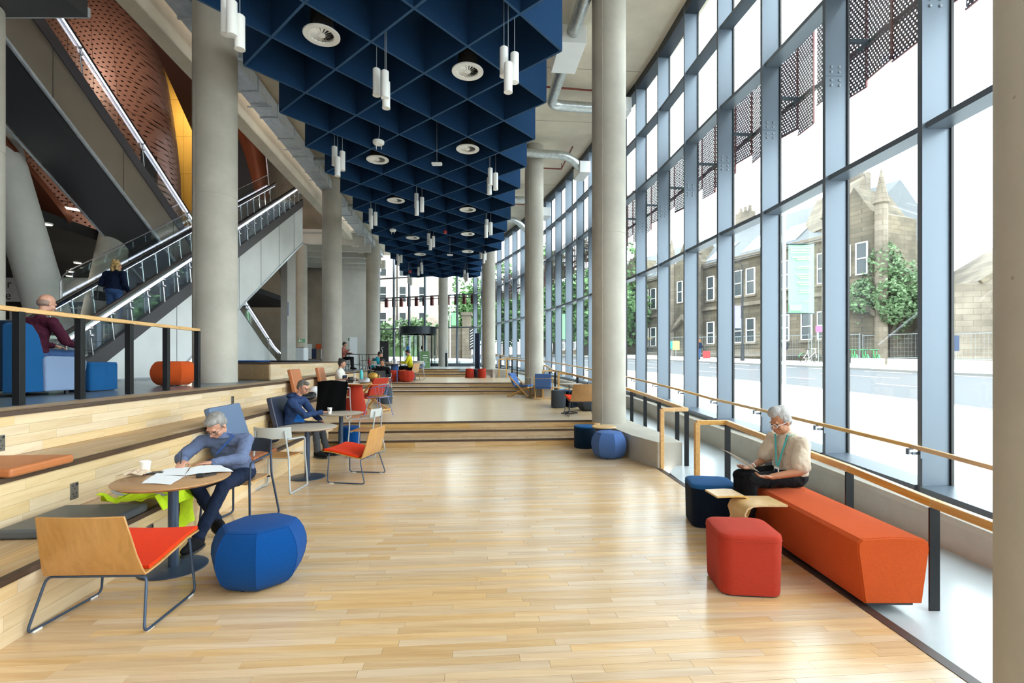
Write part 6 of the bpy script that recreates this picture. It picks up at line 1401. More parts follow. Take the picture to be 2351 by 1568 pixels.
# signs across the street
def board(label, u, v, y, w, h, mt, rz=0):
    p = at(u, v, y); t = thing('sign_board', label, 'sign', (p.x, y, zg(y)), rz); m = MB(); m.box((0, 0, p.z-zg(y)), (w, .04, h)); m.build('board', MT[mt], t); m = MB(); m.tube([(0, .04, 0), (0, .04, p.z-zg(y))], .025, 8); m.build('post', MT['zinc'], t); return t
board('yellow event board on the fence left of the person in orange hat', 1552, 793, 45, .62, .8, 'yellow'); board('teal board edge beside the yellow event board', 1543, 792, 45.2, .3, .7, 'turquoise'); board('red temporary road sign beside the person in orange hat', 1622, 814, 38, .55, .55, 'red'); board('pink square sign on a pole behind the white bicycle', 1880, 755, 35, .45, .45, 'pink'); board('green square sign right of the pink sign', 1891, 753, 35.1, .3, .45, 'green'); board('dark notice board by the stone hall', 2196, 788, 29.0, .3, .9, 'navy_board')
# ------------------------------------------------------------------ perforated sunscreens outside the glass
ORD = ('nearest','second','third','fourth','fifth','sixth','seventh','eighth','ninth','tenth','eleventh','twelfth','thirteenth','fourteenth','fifteenth','sixteenth','seventeenth','eighteenth','nineteenth','twentieth','twenty-first','twenty-second','twenty-third','twenty-fourth','twenty-fifth')
def screens():
    far = 0
    for i in range(6, NF-1):
        p, t, n = fac_frame(i); q, t2, n2 = fac_frame(i+1); d = (q-p); ln = d.length; d.normalize(); nx = V((d.y, -d.x)); o = p+nx*.95
        th = thing('perforated_screen', 'perforated maroon sunscreen outside the '+ORD[i-6]+' glazing bay counted from the camera', 'sunscreen', (o.x, o.y, 5.7), math.atan2(d.y, d.x), 'perforated sunscreens')
        m = MB(); m.bar((-.02, -.06, .62), (ln+.02, -.06, .62), .06, .06); m.bar((ln*.3, -.06, .62), (ln*.3, .46, .62), .05, .05); m.build('bracket', MT['steel_dark'], th)
        zb = ((.0, .12, .30), (.06, .24, .05), (.10, 0, .26))[i % 3]
        for k in range(3):
            x0, x1 = ln*k/3, ln*(k+1)/3; z0, z1 = zb[k], 1.75
            y0, y1 = ((-.0, -.05), (-.05, .02), (.02, 0))[k]
            m = MB(); m.add([(0, 0, 0), (1, 0, 0), (1, 0, 1), (0, 0, 1)], [(0, 1, 2, 3)]); w = math.hypot(x1-x0, y1-y0)
            m.v = [(0, 0, z0), (w, 0, z0), (w, 0, z1), (0, 0, z1)]; me = m.mesh('perforated_panel', MT['screen']); o2 = obj('perforated_panel', me, th, (x0, y0, 0), math.atan2(y1-y0, x1-x0))
            m = MB(); m.box((w/2, 0, z0), (w, .02, .02)); m.box((.01, .0, (z0+z1)/2), (.02, .03, z1-z0)); m.build('panel_edge', MT['maroon'], o2)
screens()
for i in range(12):
    s = (i+.5)/12; p = EA+(EB-EA)*s+en*.6; th = thing('sunscreen_fin', ORD[i].replace('nearest', 'first')+' maroon fin from the right outside the end glazing', 'sunscreen', (p.x, p.y, 5.95), eang, 'maroon fins outside the end glazing'); m = MB(); m.box((0, 0, .38), (.2, .22, .78)); m.build('fin', MT['maroon'], th)
p, q = EA+en*.5, EB+en*.5; m = MB(); m.bar((p.x, p.y, 6.45), (q.x, q.y, 6.45), .06, .06); single('sunscreen_rail', m, MT['steel_dark'], 'steel rail carrying the maroon fins', 'rail')
# ------------------------------------------------------------------ entrance
rd = thing('revolving_door', 'grey steel revolving entrance door with curved canopy', 'door', (-7.2, 38.35, L4)); rr = 1.42
m = MB(); m.lathe([(rr, 2.45), (rr, 3.0), (rr-.05, 3.0), (rr-.05, 2.45)], 40); m.lathe([(.01, 2.5), (rr-.03, 2.5), (rr-.03, 2.53), (.01, 2.53)], 40); m.build('canopy', MT['steel_dark'], rd, smooth=40)
for a in (0, 90, 180, 270):
    a = R(a+25); m = MB(); m.bar((0, 0, .03), (rr*.95*math.cos(a), rr*.95*math.sin(a), .03), .05, .06); m.bar((0, 0, 2.42), (rr*.95*math.cos(a), rr*.95*math.sin(a), 2.42), .05, .08); m.box((rr*.93*math.cos(a), rr*.93*math.sin(a), 1.22), (.05, .05, 2.4)); o = m.build('door_leaf', MT['black_steel'], rd); g = MB(); g.bar((.05*math.cos(a), .05*math.sin(a), 1.22), (rr*.9*math.cos(a), rr*.9*math.sin(a), 1.22), .012, 2.3); g.build('pane', MT['glass_clear'], o)
m = MB(); m.tube([(0, 0, 0), (0, 0, 2.5)], .05, 10); m.build('centre_shaft', MT['black_steel'], rd)
for a0 in (-35, 145):
    m = MB(); m.sheet([[V((rr*math.cos(R(a0+70*k/8)), rr*math.sin(R(a0+70*k/8)), z)) for k in range(9)] for z in (.05, 2.45)], .015); m.build('curved_pane', MT['glass_clear'], rd, smooth=60)
    for k in (0, 70): m = MB(); m.box((rr*math.cos(R(a0+k)), rr*math.sin(R(a0+k)), 1.25), (.07, .07, 2.5)); m.build('jamb', MT['black_steel'], rd)
m = MB(); m.box((-.55, -rr*.75, 1.35), (.22, .02, .3)); m.build('sticker', MT['signblue'], rd); m = MB(); m.box((.5, -rr*.75, 1.4), (.15, .02, .28)); m.build('sticker', MT['dark'], rd)
m = MB(); m.box((-9.6, 37.4, L4+.95), (.78, .16, 1.9)); t = single('display_board', m, MT['dark'], 'black free-standing sign panel left of the revolving door', 'sign'); m = MB(); m.tube(fillet([(-.05, -.1, .7), (-.05, -.1, 1.25), (-.12, -.1, 1.3), (-.12, -.1, 1.42), (.06, -.1, 1.45)], .03), .02, 6); m.build('white_mark', MT['white'], t)
m = MB(); m.box((-10.15, 36.6, L4+.5), (.3, .3, 1.0)); single('dark_totem', m, MT['dark'], 'short dark box beside the black sign panel', 'box')
m = MB(); m.box((-1.92, 27.9, L4+.98), (.26, .5, 1.96)); t = single('blue_totem', m, MT['navy_board'], 'tall blue board beside the third right column', 'sign'); m = MB(); m.box((.1, -.27, .95), (.05, .03, 1.9)); m.build('edge', MT['deepblue'], t)
ab = thing('a_board', 'dark green chalk A-board on the top terrace', 'sign', (-5.6, 32.0, L4), .35)
for s in (-1, 1): m = MB(); m.box((0, s*.22, .52), (.62, .025, 1.06), Matrix.Rotation(s*.22, 3, 'X')); m.build('board', MT['leaf_dark'], ab); m = MB(); [m.box((e, s*.22, .52), (.04, .04, 1.1), Matrix.Rotation(s*.22, 3, 'X')) for e in (-.31, .31)]; m.build('frame', MT['zinc'], ab)
for k, w in enumerate((.3, .22, .34, .26)): m = MB(); m.box((0, -.345+.022*(3-k)*1.0, .35+.14*(k)), (w, .006, .03), Matrix.Rotation(-.22, 3, 'X')); m.build('chalk_line', MT['paper'], ab)
sn = thing('sanitiser_stand', 'slim dark hand sanitiser stand by the far column', 'stand', (-4.75, 36.2, L4)); m = MB(); m.box((0, 0, .5), (.16, .14, 1.0)); m.build('stand', MT['steel_dark'], sn); m = MB(); m.lathe([(.05, 1.0), (.05, 1.16), (.02, 1.2), (.02, 1.28)], 12); m.build('bottle', MT['pet'], sn)
m = MB(); m.box((-11.9, 37.6, L4+1.1), (.55, .05, 2.2), rotz(.4)); single('door_2', m, MT['whiteboard'], 'white door in the pale concrete return wall', 'door', kind='structure'); m = MB(); m.box((-12.9, 36.9, L4+.55), (.5, .3, 1.1)); single('white_cabinet', m, MT['white'], 'white cabinet behind the dark tables', 'cabinet')
# high tables on the platform
for i, (x, y) in enumerate(((-7.75, 24.6), (-7.0, 25.4))):
    t = thing('dark_table', ('dark table of the person in checked shirt', 'dark table by the third left column')[i], 'table', (x, y, L4)); m = MB(); m.box((0, 0, .76), (.8, .6, .03)); m.build('tabletop', MT['dark'], t)
    for a in (-.35, .35):
        for b in (-.25, .25): m = MB(); m.tube([(a, b, 0), (a*.9, b*.9, .75)], .014, 6); m.build('leg', MT['black_steel'], t)
    m = MB(); m.tube([(-.36, -.25, .25), (.36, -.25, .25), (.36, .25, .25), (-.36, .25, .25)], .011, 6, True); m.build('foot_rail', MT['black_steel'], t)
for i, (x, y) in enumerate(((-8.3, 24.4), (-7.35, 24.9), (-6.6, 25.3))):
    t = thing('steel_stool', ('steel stool under the person in checked shirt', 'steel stool between the dark tables', 'steel stool right of the dark tables')[i], 'stool', (x, y, L4)); m = MB(); m.lathe([(.16, .44), (.18, .45), (.18, .465), (.02, .47)], 20); m.build('seat', MT['f_orange' if i == 0 else 'dark'], t)
    for a in (45, 135, 225, 315): a = R(a); m = MB(); m.tube([(.13*math.cos(a), .13*math.sin(a), .44), (.24*math.cos(a), .24*math.sin(a), 0)], .012, 6); m.build('leg', MT['grey_tube'], t)
    m = MB(); m.tube([(.2*math.cos(a), .2*math.sin(a), .25) for a in [2*PI*k/16 for k in range(16)]], .01, 6, True); m.build('foot_ring', MT['grey_tube'], t)
for i, x in enumerate((-7.42, -7.2)):
    t = thing('fire_extinguisher', ('left', 'right')[i]+' red fire extinguisher behind the dark tables', 'extinguisher', (x, 26.0, L4)); m = MB(); m.lathe([(.08, 0), (.085, .03), (.085, .42), (.05, .5), (.02, .54)], 16); m.build('cylinder', MT['red'], t, smooth=60); m = MB(); m.box((0, 0, .57), (.05, .12, .05)); m.build('valve', MT['dark'], t)
# ------------------------------------------------------------------ people
MT['skin'] = mat('fair_skin', '#c08d76', .5, 0, .06, 30); MT['skin_tan'] = mat('tan_skin', '#ad7656', .5, 0, .06, 30)
MT['hair_grey'] = mat('silver_hair', '#85817e', .5, 0, .35, 45, .8, 120, (1, 1, .3)); MT['hair_white'] = mat('white_hair', '#9d9997', .5, 0, .3, 45, .8, 120, (1, 1, .3)); MT['hair_dark'] = mat('dark_hair', '#241c19', .5, 0, .25, 40, .5, 120); MT['hair_blond'] = mat('blond_hair', '#b99a62', .55, 0, .3, 30, .7, 60); MT['hair_mid'] = mat('greying_hair', '#5d5853', .55, 0, .3, 40, .6, 120); MT['stubble'] = mat('cropped_grey_hair', '#8d7469', .6)
MT['lip'] = mat('lips', '#96504a', .5); MT['eye'] = mat('eye', '#2a211d', .25); MT['lens_clear'] = glass('spectacle_lens', (.96, .97, .98), .05)
for n_, c_ in (('shirt_blue', '#5f6b8a'), ('hoodie', '#273a60'), ('tee', '#1f62b0'), ('beige', '#c6b6a3'), ('black', '#111115'), ('navy', '#141f36'), ('denim', '#36507c'), ('grey', '#3f4145'), ('burgundy', '#401427'), ('white', '#cfcbc4'), ('teal', '#127a8f'), ('yellow', '#b8b41c'), ('check', '#8c4f45'), ('orange', '#c9622a'), ('jacket', '#0f1b33')):
    MT['c_'+n_] = mat('cloth_'+n_, c_, .85, 0, .06, 25, .12, 60, spec=.2)
clouds = bpy.data.textures.new('cloth_folds', 'CLOUDS'); clouds.noise_scale = .075; clouds.noise_depth = 2
def rem(mb, name, mt, parent, org, vox, it=8, fold=0, sm=.5):
    o = mb.build(name, MT[mt], parent, org, smooth=180)
    if parent is not None: o.location = (0, 0, 0)
    md = o.modifiers.new('blend', 'REMESH'); md.mode = 'VOXEL'; md.voxel_size = vox; md.use_smooth_shade = True
    md = o.modifiers.new('soften', 'SMOOTH'); md.factor = sm; md.iterations = it
    if fold: md = o.modifiers.new('folds', 'DISPLACE'); md.texture = clouds; md.strength = fold*1.9; md.mid_level = .5; md.texture_coords = 'LOCAL'
    return o
def frame(fwd, up=V((0, 0, 1))):
    y = V(fwd).normalized(); x = y.cross(up).normalized(); z = x.cross(y); return Matrix((x, y, z)).transposed()
def hand(m, wrist, fwd, pal, side, curl, sc=1.0):
    """palm + four fingers + thumb added to mesh builder m; fwd = pointing direction, pal = palm normal, side = +1 right hand."""
    f = V(fwd).normalized(); n = V(pal); n = (n-f*n.dot(f)).normalized(); s = f.cross(n).normalized()*side   # s points to the thumb side
    w = V(wrist); pc = w+f*.045*sc
    M3 = Matrix((s, f, n)).transposed(); m.ell(pc, (.040*sc, .050*sc, .017*sc), M3, 12, 8)
    for k, (off, ln) in enumerate(((.030, .068), (.010, .078), (-.010, .072), (-.029, .056))):
        p = w+f*.082*sc+s*off*sc; a = curl*.35; d = (f*math.cos(a)+n*math.sin(a)).normalized(); q = p+d*ln*.45*sc; a = curl; d = (f*math.cos(a)+n*math.sin(a)).normalized(); r = q+d*ln*.32*sc; a = curl*1.6; d = (f*math.cos(a)+n*math.sin(a)).normalized(); e = r+d*ln*.25*sc
        m.cap(p-f*.02*sc, q, .0098*sc, .0092*sc, 8); m.cap(q, r, .0092*sc, .0085*sc, 8); m.cap(r, e, .0085*sc, .0075*sc, 8)
    p = w+f*.025*sc+s*.030*sc; q = p+(s*.75+f*.6+n*.35).normalized()*.040*sc; r = q+(f*.85+s*.25+n*.35*max(curl, .3)).normalized()*.030*sc
    m.cap(w+f*.02*sc+s*.015*sc, p, .016*sc, .014*sc, 8); m.cap(p, q, .0125*sc, .011*sc, 8); m.cap(q, r, .011*sc, .009*sc, 8)
def head_parts(m, c, M3, sc=1.0, ears=True):
    P = lambda x, y, z: V(c)+M3 @ V((x*sc, y*sc, z*sc)); E = lambda p, r, T=M3: m.ell(p, tuple(k*sc for k in r), T, 14, 10)
    E(P(0, -.012, .03), (.074, .092, .086)); E(P(0, .030, -.035), (.060, .062, .078)); E(P(0, .062, -.088), (.026, .024, .022)); E(P(0, .02, -.07), (.052, .055, .04))
    m.cap(P(-.032, .080, .020), P(.032, .080, .020), .013*sc, .013*sc, 8); m.cap(P(0, .088, .012), P(0, .112, -.030), .008*sc, .014*sc, 8)
    for s in (-1, 1): m.cap(P(0, .10, -.032), P(s*.014, .096, -.034), .010*sc, .008*sc, 8); E(P(s*.040, .062, -.030), (.024, .022, .026))
    E(P(0, .090, -.060), (.024, .010, .008)); E(P(0, .088, -.072), (.020, .010, .007))
    if ears:
        for s in (-1, 1): E(P(s*.077, -.008, -.012), (.010, .020, .032))
def person(name, label, J, cl, hair='short', hairmt='hair_grey', vox=.012, skin='skin', sleeve=1.0, extras=(), sit=True, group=None, hs=1.0, bulk=1.0, fold=.012, legw=1.0, curl=(.5, .5), palms=((0, 0, -1), (0, 0, -1))):
    J = {k: V(v) for k, v in J.items()}; base = V((J['pel'].x, J['pel'].y, J.get('floor', V((0, 0, 0))).z)); t = thing(name, label, 'person', base, 0, group)
    right = (J['shR']-J['shL']).normalized(); spine = (J['neck']-J['pel']).normalized(); fw = spine.cross(right).normalized(); fw = -fw if fw.dot(J['fwd']) < 0 and abs(fw.dot(J['fwd'])) > .2 else fw
    MS = Matrix((right, fw, spine)).transposed(); HM = frame(J['fwd'], J.get('hup', V((0, 0, 1))))
    b = bulk
    hipR = J.get('hipR', J['pel']+right*.09-V((0, 0, .02))); hipL = J.get('hipL', J['pel']-right*.09-V((0, 0, .02)))
    m = MB(); head_parts(m, J['head'], HM, hs)
    m.cap(J['neck']-spine*.04, J['head']-HM.col[2]*.05*hs-HM.col[1]*.02*hs, .055, .050, 12); m.cap(J['pel'], J['chest'], .09, .10, 10); m.cap(J['chest'], J['neck']-spine*.03, .10, .06, 10)
    for s, sg in (('R', 1), ('L', -1)):
        m.cap(J['sh'+s], J['el'+s], .046*b, .039*b, 10); m.cap(J['el'+s], J['ha'+s], .040*b, .026*b, 10); m.cap(J['chest']+spine*.1, J['sh'+s], .06, .045, 8)
        hd = J.get('hd'+s, (J['ha'+s]-J['el'+s])); hand(m, J['ha'+s], hd, palms[0 if s == 'R' else 1], sg, curl[0 if s == 'R' else 1])
        m.cap(hipR if s == 'R' else hipL, J['kn'+s], .060, .048, 8); m.cap(J['kn'+s], J['an'+s], .045, .032, 8)
        m.cap(J['an'+s], J['an'+s]+J.get('to'+s, fw)*.12-V((0, 0, .03)), .03, .025, 8)
    rem(m, 'body', skin, t, base, min(vox, .0075) if vox < .01 else vox, 3)
    # top garment
    m = MB(); pz = J['pel']
    m.ell(pz+spine*.03, (.170*b, .135*b, .13), MS); m.ell(lerp(pz, J['chest'], .45), (.160*b, .125*b, .19), MS); m.ell(J['chest'], (.175*b, .125*b, .19), MS); m.cap(J['shL']*.88+J['shR']*.12, J['shR']*.88+J['shL']*.12, .070*b, .070*b, 12); m.cap(J['chest']+spine*.10, J['neck'], .105*b, .062, 12)
    for s in 'RL':
        if sleeve >= 1: m.cap(J['sh'+s], J['el'+s], .070*b, .058*b, 12); m.cap(J['el'+s], lerp(J['el'+s], J['ha'+s], .93 if sleeve == 1 else sleeve-1), .058*b, .042*b, 12)
        else: m.cap(J['sh'+s], lerp(J['sh'+s], J['el'+s], sleeve), .074*b, .080*b, 12)
    rem(m, 'top', cl[0], t, base, vox, 7, fold)
    m = MB(); m.ell(pz-V((0, 0, .01)), (.165*b, .135*b, .115), MS)
    for s, h in (('R', hipR), ('L', hipL)): m.cap(h, J['kn'+s], .088*b*legw, .066*b*legw, 12); m.cap(J['kn'+s], lerp(J['kn'+s], J['an'+s], .96), .064*b*legw, .052*b*legw, 12)
    rem(m, 'trousers', cl[1], t, base, vox, 6, fold*.8)
    for s in 'RL':
        to = J.get('to'+s, fw).normalized(); a = J['an'+s]; M3 = frame(to); m = MB(); m.ell(a+to*.06-V((0, 0, .045)), (.047, .140, .046), M3, 12, 8); m.ell(a+to*.03-V((0, 0, .02)), (.046, .095, .055), M3, 12, 8); m.ell(a-to*.02-V((0, 0, .01)), (.044, .055, .06), M3, 12, 8); rem(m, 'shoe', cl[2], t, base, vox, 4); m = MB(); m.cap(a+(J['kn'+s]-a)*.16, a+to*.015-V((0, 0, .02)), .040, .043, 10); rem(m, 'sock', 'c_black', t, base, vox, 2)
        if vox < .012: m = MB(); m.rings([[a+M3 @ V((x*.046, .055+y*.14, -.092+z)) for x, y in [(math.cos(2*PI*k/16)*(1 if math.sin(2*PI*k/16) > -.5 else .85), math.sin(2*PI*k/16)) for k in range(16)]] for z in (0, .02)]); m.build('sole', MT['dark'], t, base).location = (0, 0, 0)
    # hair, eyes, lips
    c = J['head']; P = lambda x, y, z: c+HM @ V((x*hs, y*hs, z*hs)); m = MB()
    def E(p, r): m.ell(p, tuple(k*hs for k in r), HM, 14, 10)
    if hair != 'bald':
        E(P(0, -.026, .044), (.083, .092, .084)); E(P(0, -.062, -.005), (.072, .050, .072))
        for s in (-1, 1): E(P(s*.068, -.02, .02), (.018, .045, .045))
    if hair == 'short': E(P(0, .040, .088), (.058, .050, .032))
    if hair == 'quiff':
        E(P(0, .030, .125), (.058, .068, .042)); E(P(0, .066, .112), (.050, .034, .040)); E(P(0, -.03, .105), (.064, .07, .05))
    if hair == 'curly':
        cr = random.Random(2)
        for k in range(46): a = cr.uniform(0, 2*PI); zz = cr.uniform(-.15, .12); q = .085*math.sqrt(max(.1, 1-(max(0, zz)/.15)**2)); E(P(q*math.cos(a), -.03+q*math.sin(a)*.95 if math.sin(a) < .55 else -.03, zz), (.03, .03, .032))
    if hair == 'bun': E(P(0, -.085, .085), (.045, .045, .045)); E(P(0, -.1, .02), (.035, .03, .04)); E(P(0, .03, .085), (.066, .05, .035)); [E(P(s*.075, -.03, -.06), (.016, .03, .05)) for s in (-1, 1)]
    if hair == 'fringe': E(P(0, .045, .075), (.068, .045, .035))
    if hair == 'bald': E(P(0, -.055, -.012), (.0745, .052, .050)); [E(P(s*.062, -.035, -.01), (.016, .04, .035)) for s in (-1, 1)]
    rem(m, 'hair', hairmt, t, base, min(vox, .008), 2, .006 if hair in ('quiff', 'short') else 0)
    m = MB(); [m.ell(P(s*.031, .079, -.001), (.0125*hs, .010*hs, .008*hs), HM, 10, 6) for s in (-1, 1)]; m.build('eye', MT['eye'], t, base, smooth=60).location = (0, 0, 0)
    m = MB(); m.ell(P(0, .0945, -.066), (.021*hs, .007*hs, .008*hs), HM, 10, 6); m.build('lips', MT['lip'], t, base, smooth=60).location = (0, 0, 0)
    def part(mb, nm, mt, **k): o = mb.build(nm, MT[mt], t, base, **k); o.location = (0, 0, 0); return o
    if 'glasses' in extras or 'clear_glasses' in extras:
        m = MB()
        for s in (-1, 1): m.tube([P(s*.034+.026*math.cos(a), .106-.012*abs(math.cos(a))*0, -.002+.019*math.sin(a)) for a in [2*PI*k/16 for k in range(16)]], .0022*hs, 6, True); m.tube([P(s*.060, .104, .004), P(s*.078, .06, .004), P(s*.080, -.01, .0)], .0022*hs, 6)
        m.tube([P(-.008, .108, .003), P(.008, .108, .003)], .0022*hs, 6); part(m, 'spectacles', 'dark' if 'glasses' in extras else 'whiteboard', smooth=60)
    if 'mask' in extras: m = MB(); m.ell(P(0, .075, -.055), (.055, .045, .045), HM); part(m, 'face_mask', 'c_tee', smooth=60)
    t['_x'] = 0; del t['_x']
    return t, base, part, P, MS, fw, right
def jt(pel, ang, floor, lean=.1, head=None, fwd_dn=-.25, kn=.46, th=.42, shw=.20, sit=True, spine=.52, twist=0):   # a plain pose facing angle ang (0 = +Y)
    f = V((-math.sin(ang), math.cos(ang), 0)); r = V((f.y, -f.x, 0)); p = V(pel); up = (V((0, 0, 1))+f*lean).normalized(); J = dict(pel=p, chest=p+up*.30, neck=p+up*spine, floor=V((0, 0, floor)))
    J['head'] = J['neck']+up*.10+f*.045+V((0, 0, .055)); J['fwd'] = f+V((0, 0, fwd_dn)); J['shR'] = p+up*(spine-.075)+r*shw; J['shL'] = p+up*(spine-.075)-r*shw
    if sit:
        for s, g in (('R', 1), ('L', -1)): J['kn'+s] = p+f*th+r*(.11*g)+V((0, 0, .02)); J['an'+s] = V((J['kn'+s].x+f.x*.02, J['kn'+s].y+f.y*.02, floor+.10)); J['to'+s] = f
    return J, f, r
# --- man writing at the front table
J = dict(pel=(-2.86,5.24,.545), chest=(-2.86,5.06,.80), neck=(-2.85,4.93,.985), head=(-2.845,4.815,1.075), fwd=(-.10,-.72,-.66), hup=(0,-.5,1), shR=(-3.06,4.95,.90), shL=(-2.635,4.97,.91),
    elR=(-3.12,4.72,.775), haR=(-2.99,4.56,.775), hdR=(.25,-.75,-.05), elL=(-2.56,4.74,.765), haL=(-2.74,4.585,.765), hdL=(-.75,-.28,-.02), knR=(-3.0,4.74,.53), anR=(-2.86,4.86,.14), toR=(.75,-.45,-.25), knL=(-2.70,4.70,.53), anL=(-2.78,4.43,.12), toL=(-.12,-1,-.05), floor=(0,0,0))
t, base, part, P, MS, fw, right = person('person', 'grey-haired man in blue shirt and glasses writing at the front table', J, ('c_shirt_blue', 'c_navy', 'c_black'), 'short', 'hair_grey', .0085, 'skin', 1, ('glasses',), fold=.014, curl=(1.0, .25))
m = MB(); m.sheet([[V((-2.85+s*.02, 4.9, 1.0)) for s in (-1, 1)]]+[[V((-2.70-.03*k+s*.013, 4.86-.006*k, .97-.035*k)) for s in (-1, 1)] for k in range(6)], .004); part(m, 'lanyard', 'deepblue')
m = MB(); m.tube([V((-2.72, 4.60, .765))+frame((-.75, -.28, 0)) @ V((.031*math.cos(a), 0, .024*math.sin(a))) for a in [2*PI*k/16 for k in range(16)]], .006, 6, True); m.ell((-2.718, 4.592, .793), (.016, .016, .006)); part(m, 'wristwatch', 'chrome', smooth=60)
m = MB(); m.rings([[V((-2.85+.078*math.cos(a), 4.90+.066*math.sin(a), z)) for a in [2*PI*k/20 for k in range(20)]] for z in (.945, 1.0)], False); part(m, 'collar', 'c_shirt_blue', smooth=60)
m = MB(); m.tube([(-2.955, 4.46, .742), (-2.985, 4.53, .87)], .0045, 6); single('pen', m, MT['dark'], 'black pen in the right hand of the man in blue shirt', 'pen')
# --- man in the hoodie
J = dict(pel=(-3.90,8.86,.55), chest=(-3.87,8.85,.84), neck=(-3.77,8.83,1.07), head=(-3.675,8.81,1.225), fwd=(.86,-.22,-.34), shR=(-3.80,8.62,.98), shL=(-3.77,9.05,.98), elR=(-3.60,8.70,.74), haR=(-3.385,8.94,.775), hdR=(.75,.55,.0), elL=(-3.62,9.13,.72), haL=(-3.45,9.02,.62),
    knR=(-3.43,8.73,.545), knL=(-3.43,8.97,.545), anR=(-3.36,8.66,.105), anL=(-3.30,8.92,.105), toR=(.95,-.2,-.05), toL=(1,-.1,-.05), floor=(0,0,0))
t, base, part, P, MS, fw, right = person('person', 'man in blue hoodie and glasses reaching for a cup from the lowest step', J, ('c_hoodie', 'c_grey', 'c_black'), 'short', 'hair_mid', .0095, 'skin', 1, ('glasses',), fold=.016, curl=(.9, .5), palms=((.3, .2, -.9), (0, 0, -1)), bulk=1.06)
m = MB(); m.ell((-3.87, 8.85, 1.07), (.11, .13, .06)); m.ell((-3.80, 8.84, 1.05), (.10, .12, .05)); rem(m, 'hood', 'c_hoodie', t, base, .01, 6, .012)
m = MB(); m.ell((-3.80, 8.86, .62), (.12, .13, .16)); rem(m, 't_shirt', 'c_tee', t, base, .01, 4, .01)
for o in list(bpy.data.objects):
    if o.get('label', '').startswith('white paper cup with dark print'): o.location = (-3.275, 9.0, .737)
# --- woman on the orange bench
J = dict(pel=(2.74,4.93,.585), chest=(2.73,4.91,.82), neck=(2.68,4.89,.985), head=(2.61,4.87,1.105), fwd=(-.88,-.26,-.36), shR=(2.66,5.08,.905), shL=(2.73,4.71,.905), elL=(2.63,4.58,.68), haL=(2.385,4.60,.63), hdL=(-.9,.10,-.02), elR=(2.58,5.14,.68), haR=(2.37,4.97,.635), hdR=(-.8,-.25,-.02),
    knL=(2.27,4.76,.555), knR=(2.27,4.98,.555), anL=(2.235,4.74,.10), anR=(2.235,4.93,.10), toL=(-1,-.05,-.1), toR=(-1,.05,-.1), floor=(0,0,0))
t, base, part, P, MS, fw, right = person('person', 'silver-haired woman in beige top reading a sheet on the orange bench', J, ('c_beige', 'c_black', 'c_black'), 'quiff', 'hair_white', .0085, 'skin_tan', .78, ('clear_glasses',), fold=.014, curl=(.6, .7), palms=((0, 0, 1), (0, 0, 1)), bulk=1.06)
for o in (t.children): pass
ln = MB(); ln.sheet([[V((2.70, 4.80+.0*k, .985))+V((s*.010, 0, 0)) for s in (-1, 1)] for k in (0,)]+[[V((lerp(2.64, 2.545, k/6), lerp(4.80, 4.80, k/6)+s*.012, lerp(.985, .68, k/6))) for s in (-1, 1)] for k in range(7)], .004)
ln.sheet([[V((lerp(2.60, 2.55, k/6), lerp(4.95, 4.83, k/6)+s*.012, lerp(.975, .69, k/6))) for s in (-1, 1)] for k in range(7)], .004); part(ln, 'lanyard', 'turquoise')
m = MB(); m.box((2.535, 4.80, .635), (.008, .06, .085), rotz(.2)); part(m, 'badge', 'white'); m = MB(); m.box((2.530, 4.80, .645), (.004, .04, .03), rotz(.2)); part(m, 'badge_photo', 'navy_board')
m = MB(); m.tube([V((2.40, 4.99, .64))+frame((-.8, -.25, 0)) @ V((.03*math.cos(a), 0, .026*math.sin(a))) for a in [2*PI*k/16 for k in range(16)]], .007, 6, True); part(m, 'bracelet', 'chrome', smooth=60)
rows = [[V((lerp(2.30, 2.03, i/6), lerp(4.66+.19*j/3, 4.70+.21*j/3, i/6), lerp(.66, .84, i/6)+.012*math.sin(i*.5))) for j in range(4)] for i in range(7)]
m = MB(); m.sheet(rows, .0012); single('paper_sheet', m, MT['paper'], 'white printed sheet held by the woman on the orange bench', 'paper', smooth=60)
# --- man in burgundy on the platform, seen from behind
J = dict(pel=(-6.67,6.98,1.790), chest=(-6.66,7.0,2.060), neck=(-6.63,7.06,2.320), head=(-6.61,7.12,2.505), fwd=(.22,.9,-.35), shR=(-6.42,7.0,2.230), shL=(-6.87,7.02,2.230), elR=(-6.33,7.12,1.960), haR=(-6.39,7.36,1.910), elL=(-6.95,7.2,1.960), haL=(-6.77,7.4,1.910), knR=(-6.53,7.46,1.780), knL=(-6.79,7.46,1.780), anR=(-6.53,7.52,1.360), anL=(-6.79,7.52,1.360), toR=(0,1,0), toL=(0,1,0), floor=(0,0,L4))
t, base, part, P, MS, fw, right = person('person', 'balding man in burgundy jumper seen from behind on the platform', J, ('c_burgundy', 'c_denim', 'c_orange'), 'bald', 'stubble', .0095, 'skin', 1, fold=.014, hs=1.1, bulk=1.08)
m = MB(); m.tube([V((-6.63+.062*math.cos(a), 7.05+.062*math.sin(a), 2.365)) for a in [2*PI*k/20 for k in range(20)]], .012, 6, True); part(m, 'lanyard', 'turquoise', smooth=60)
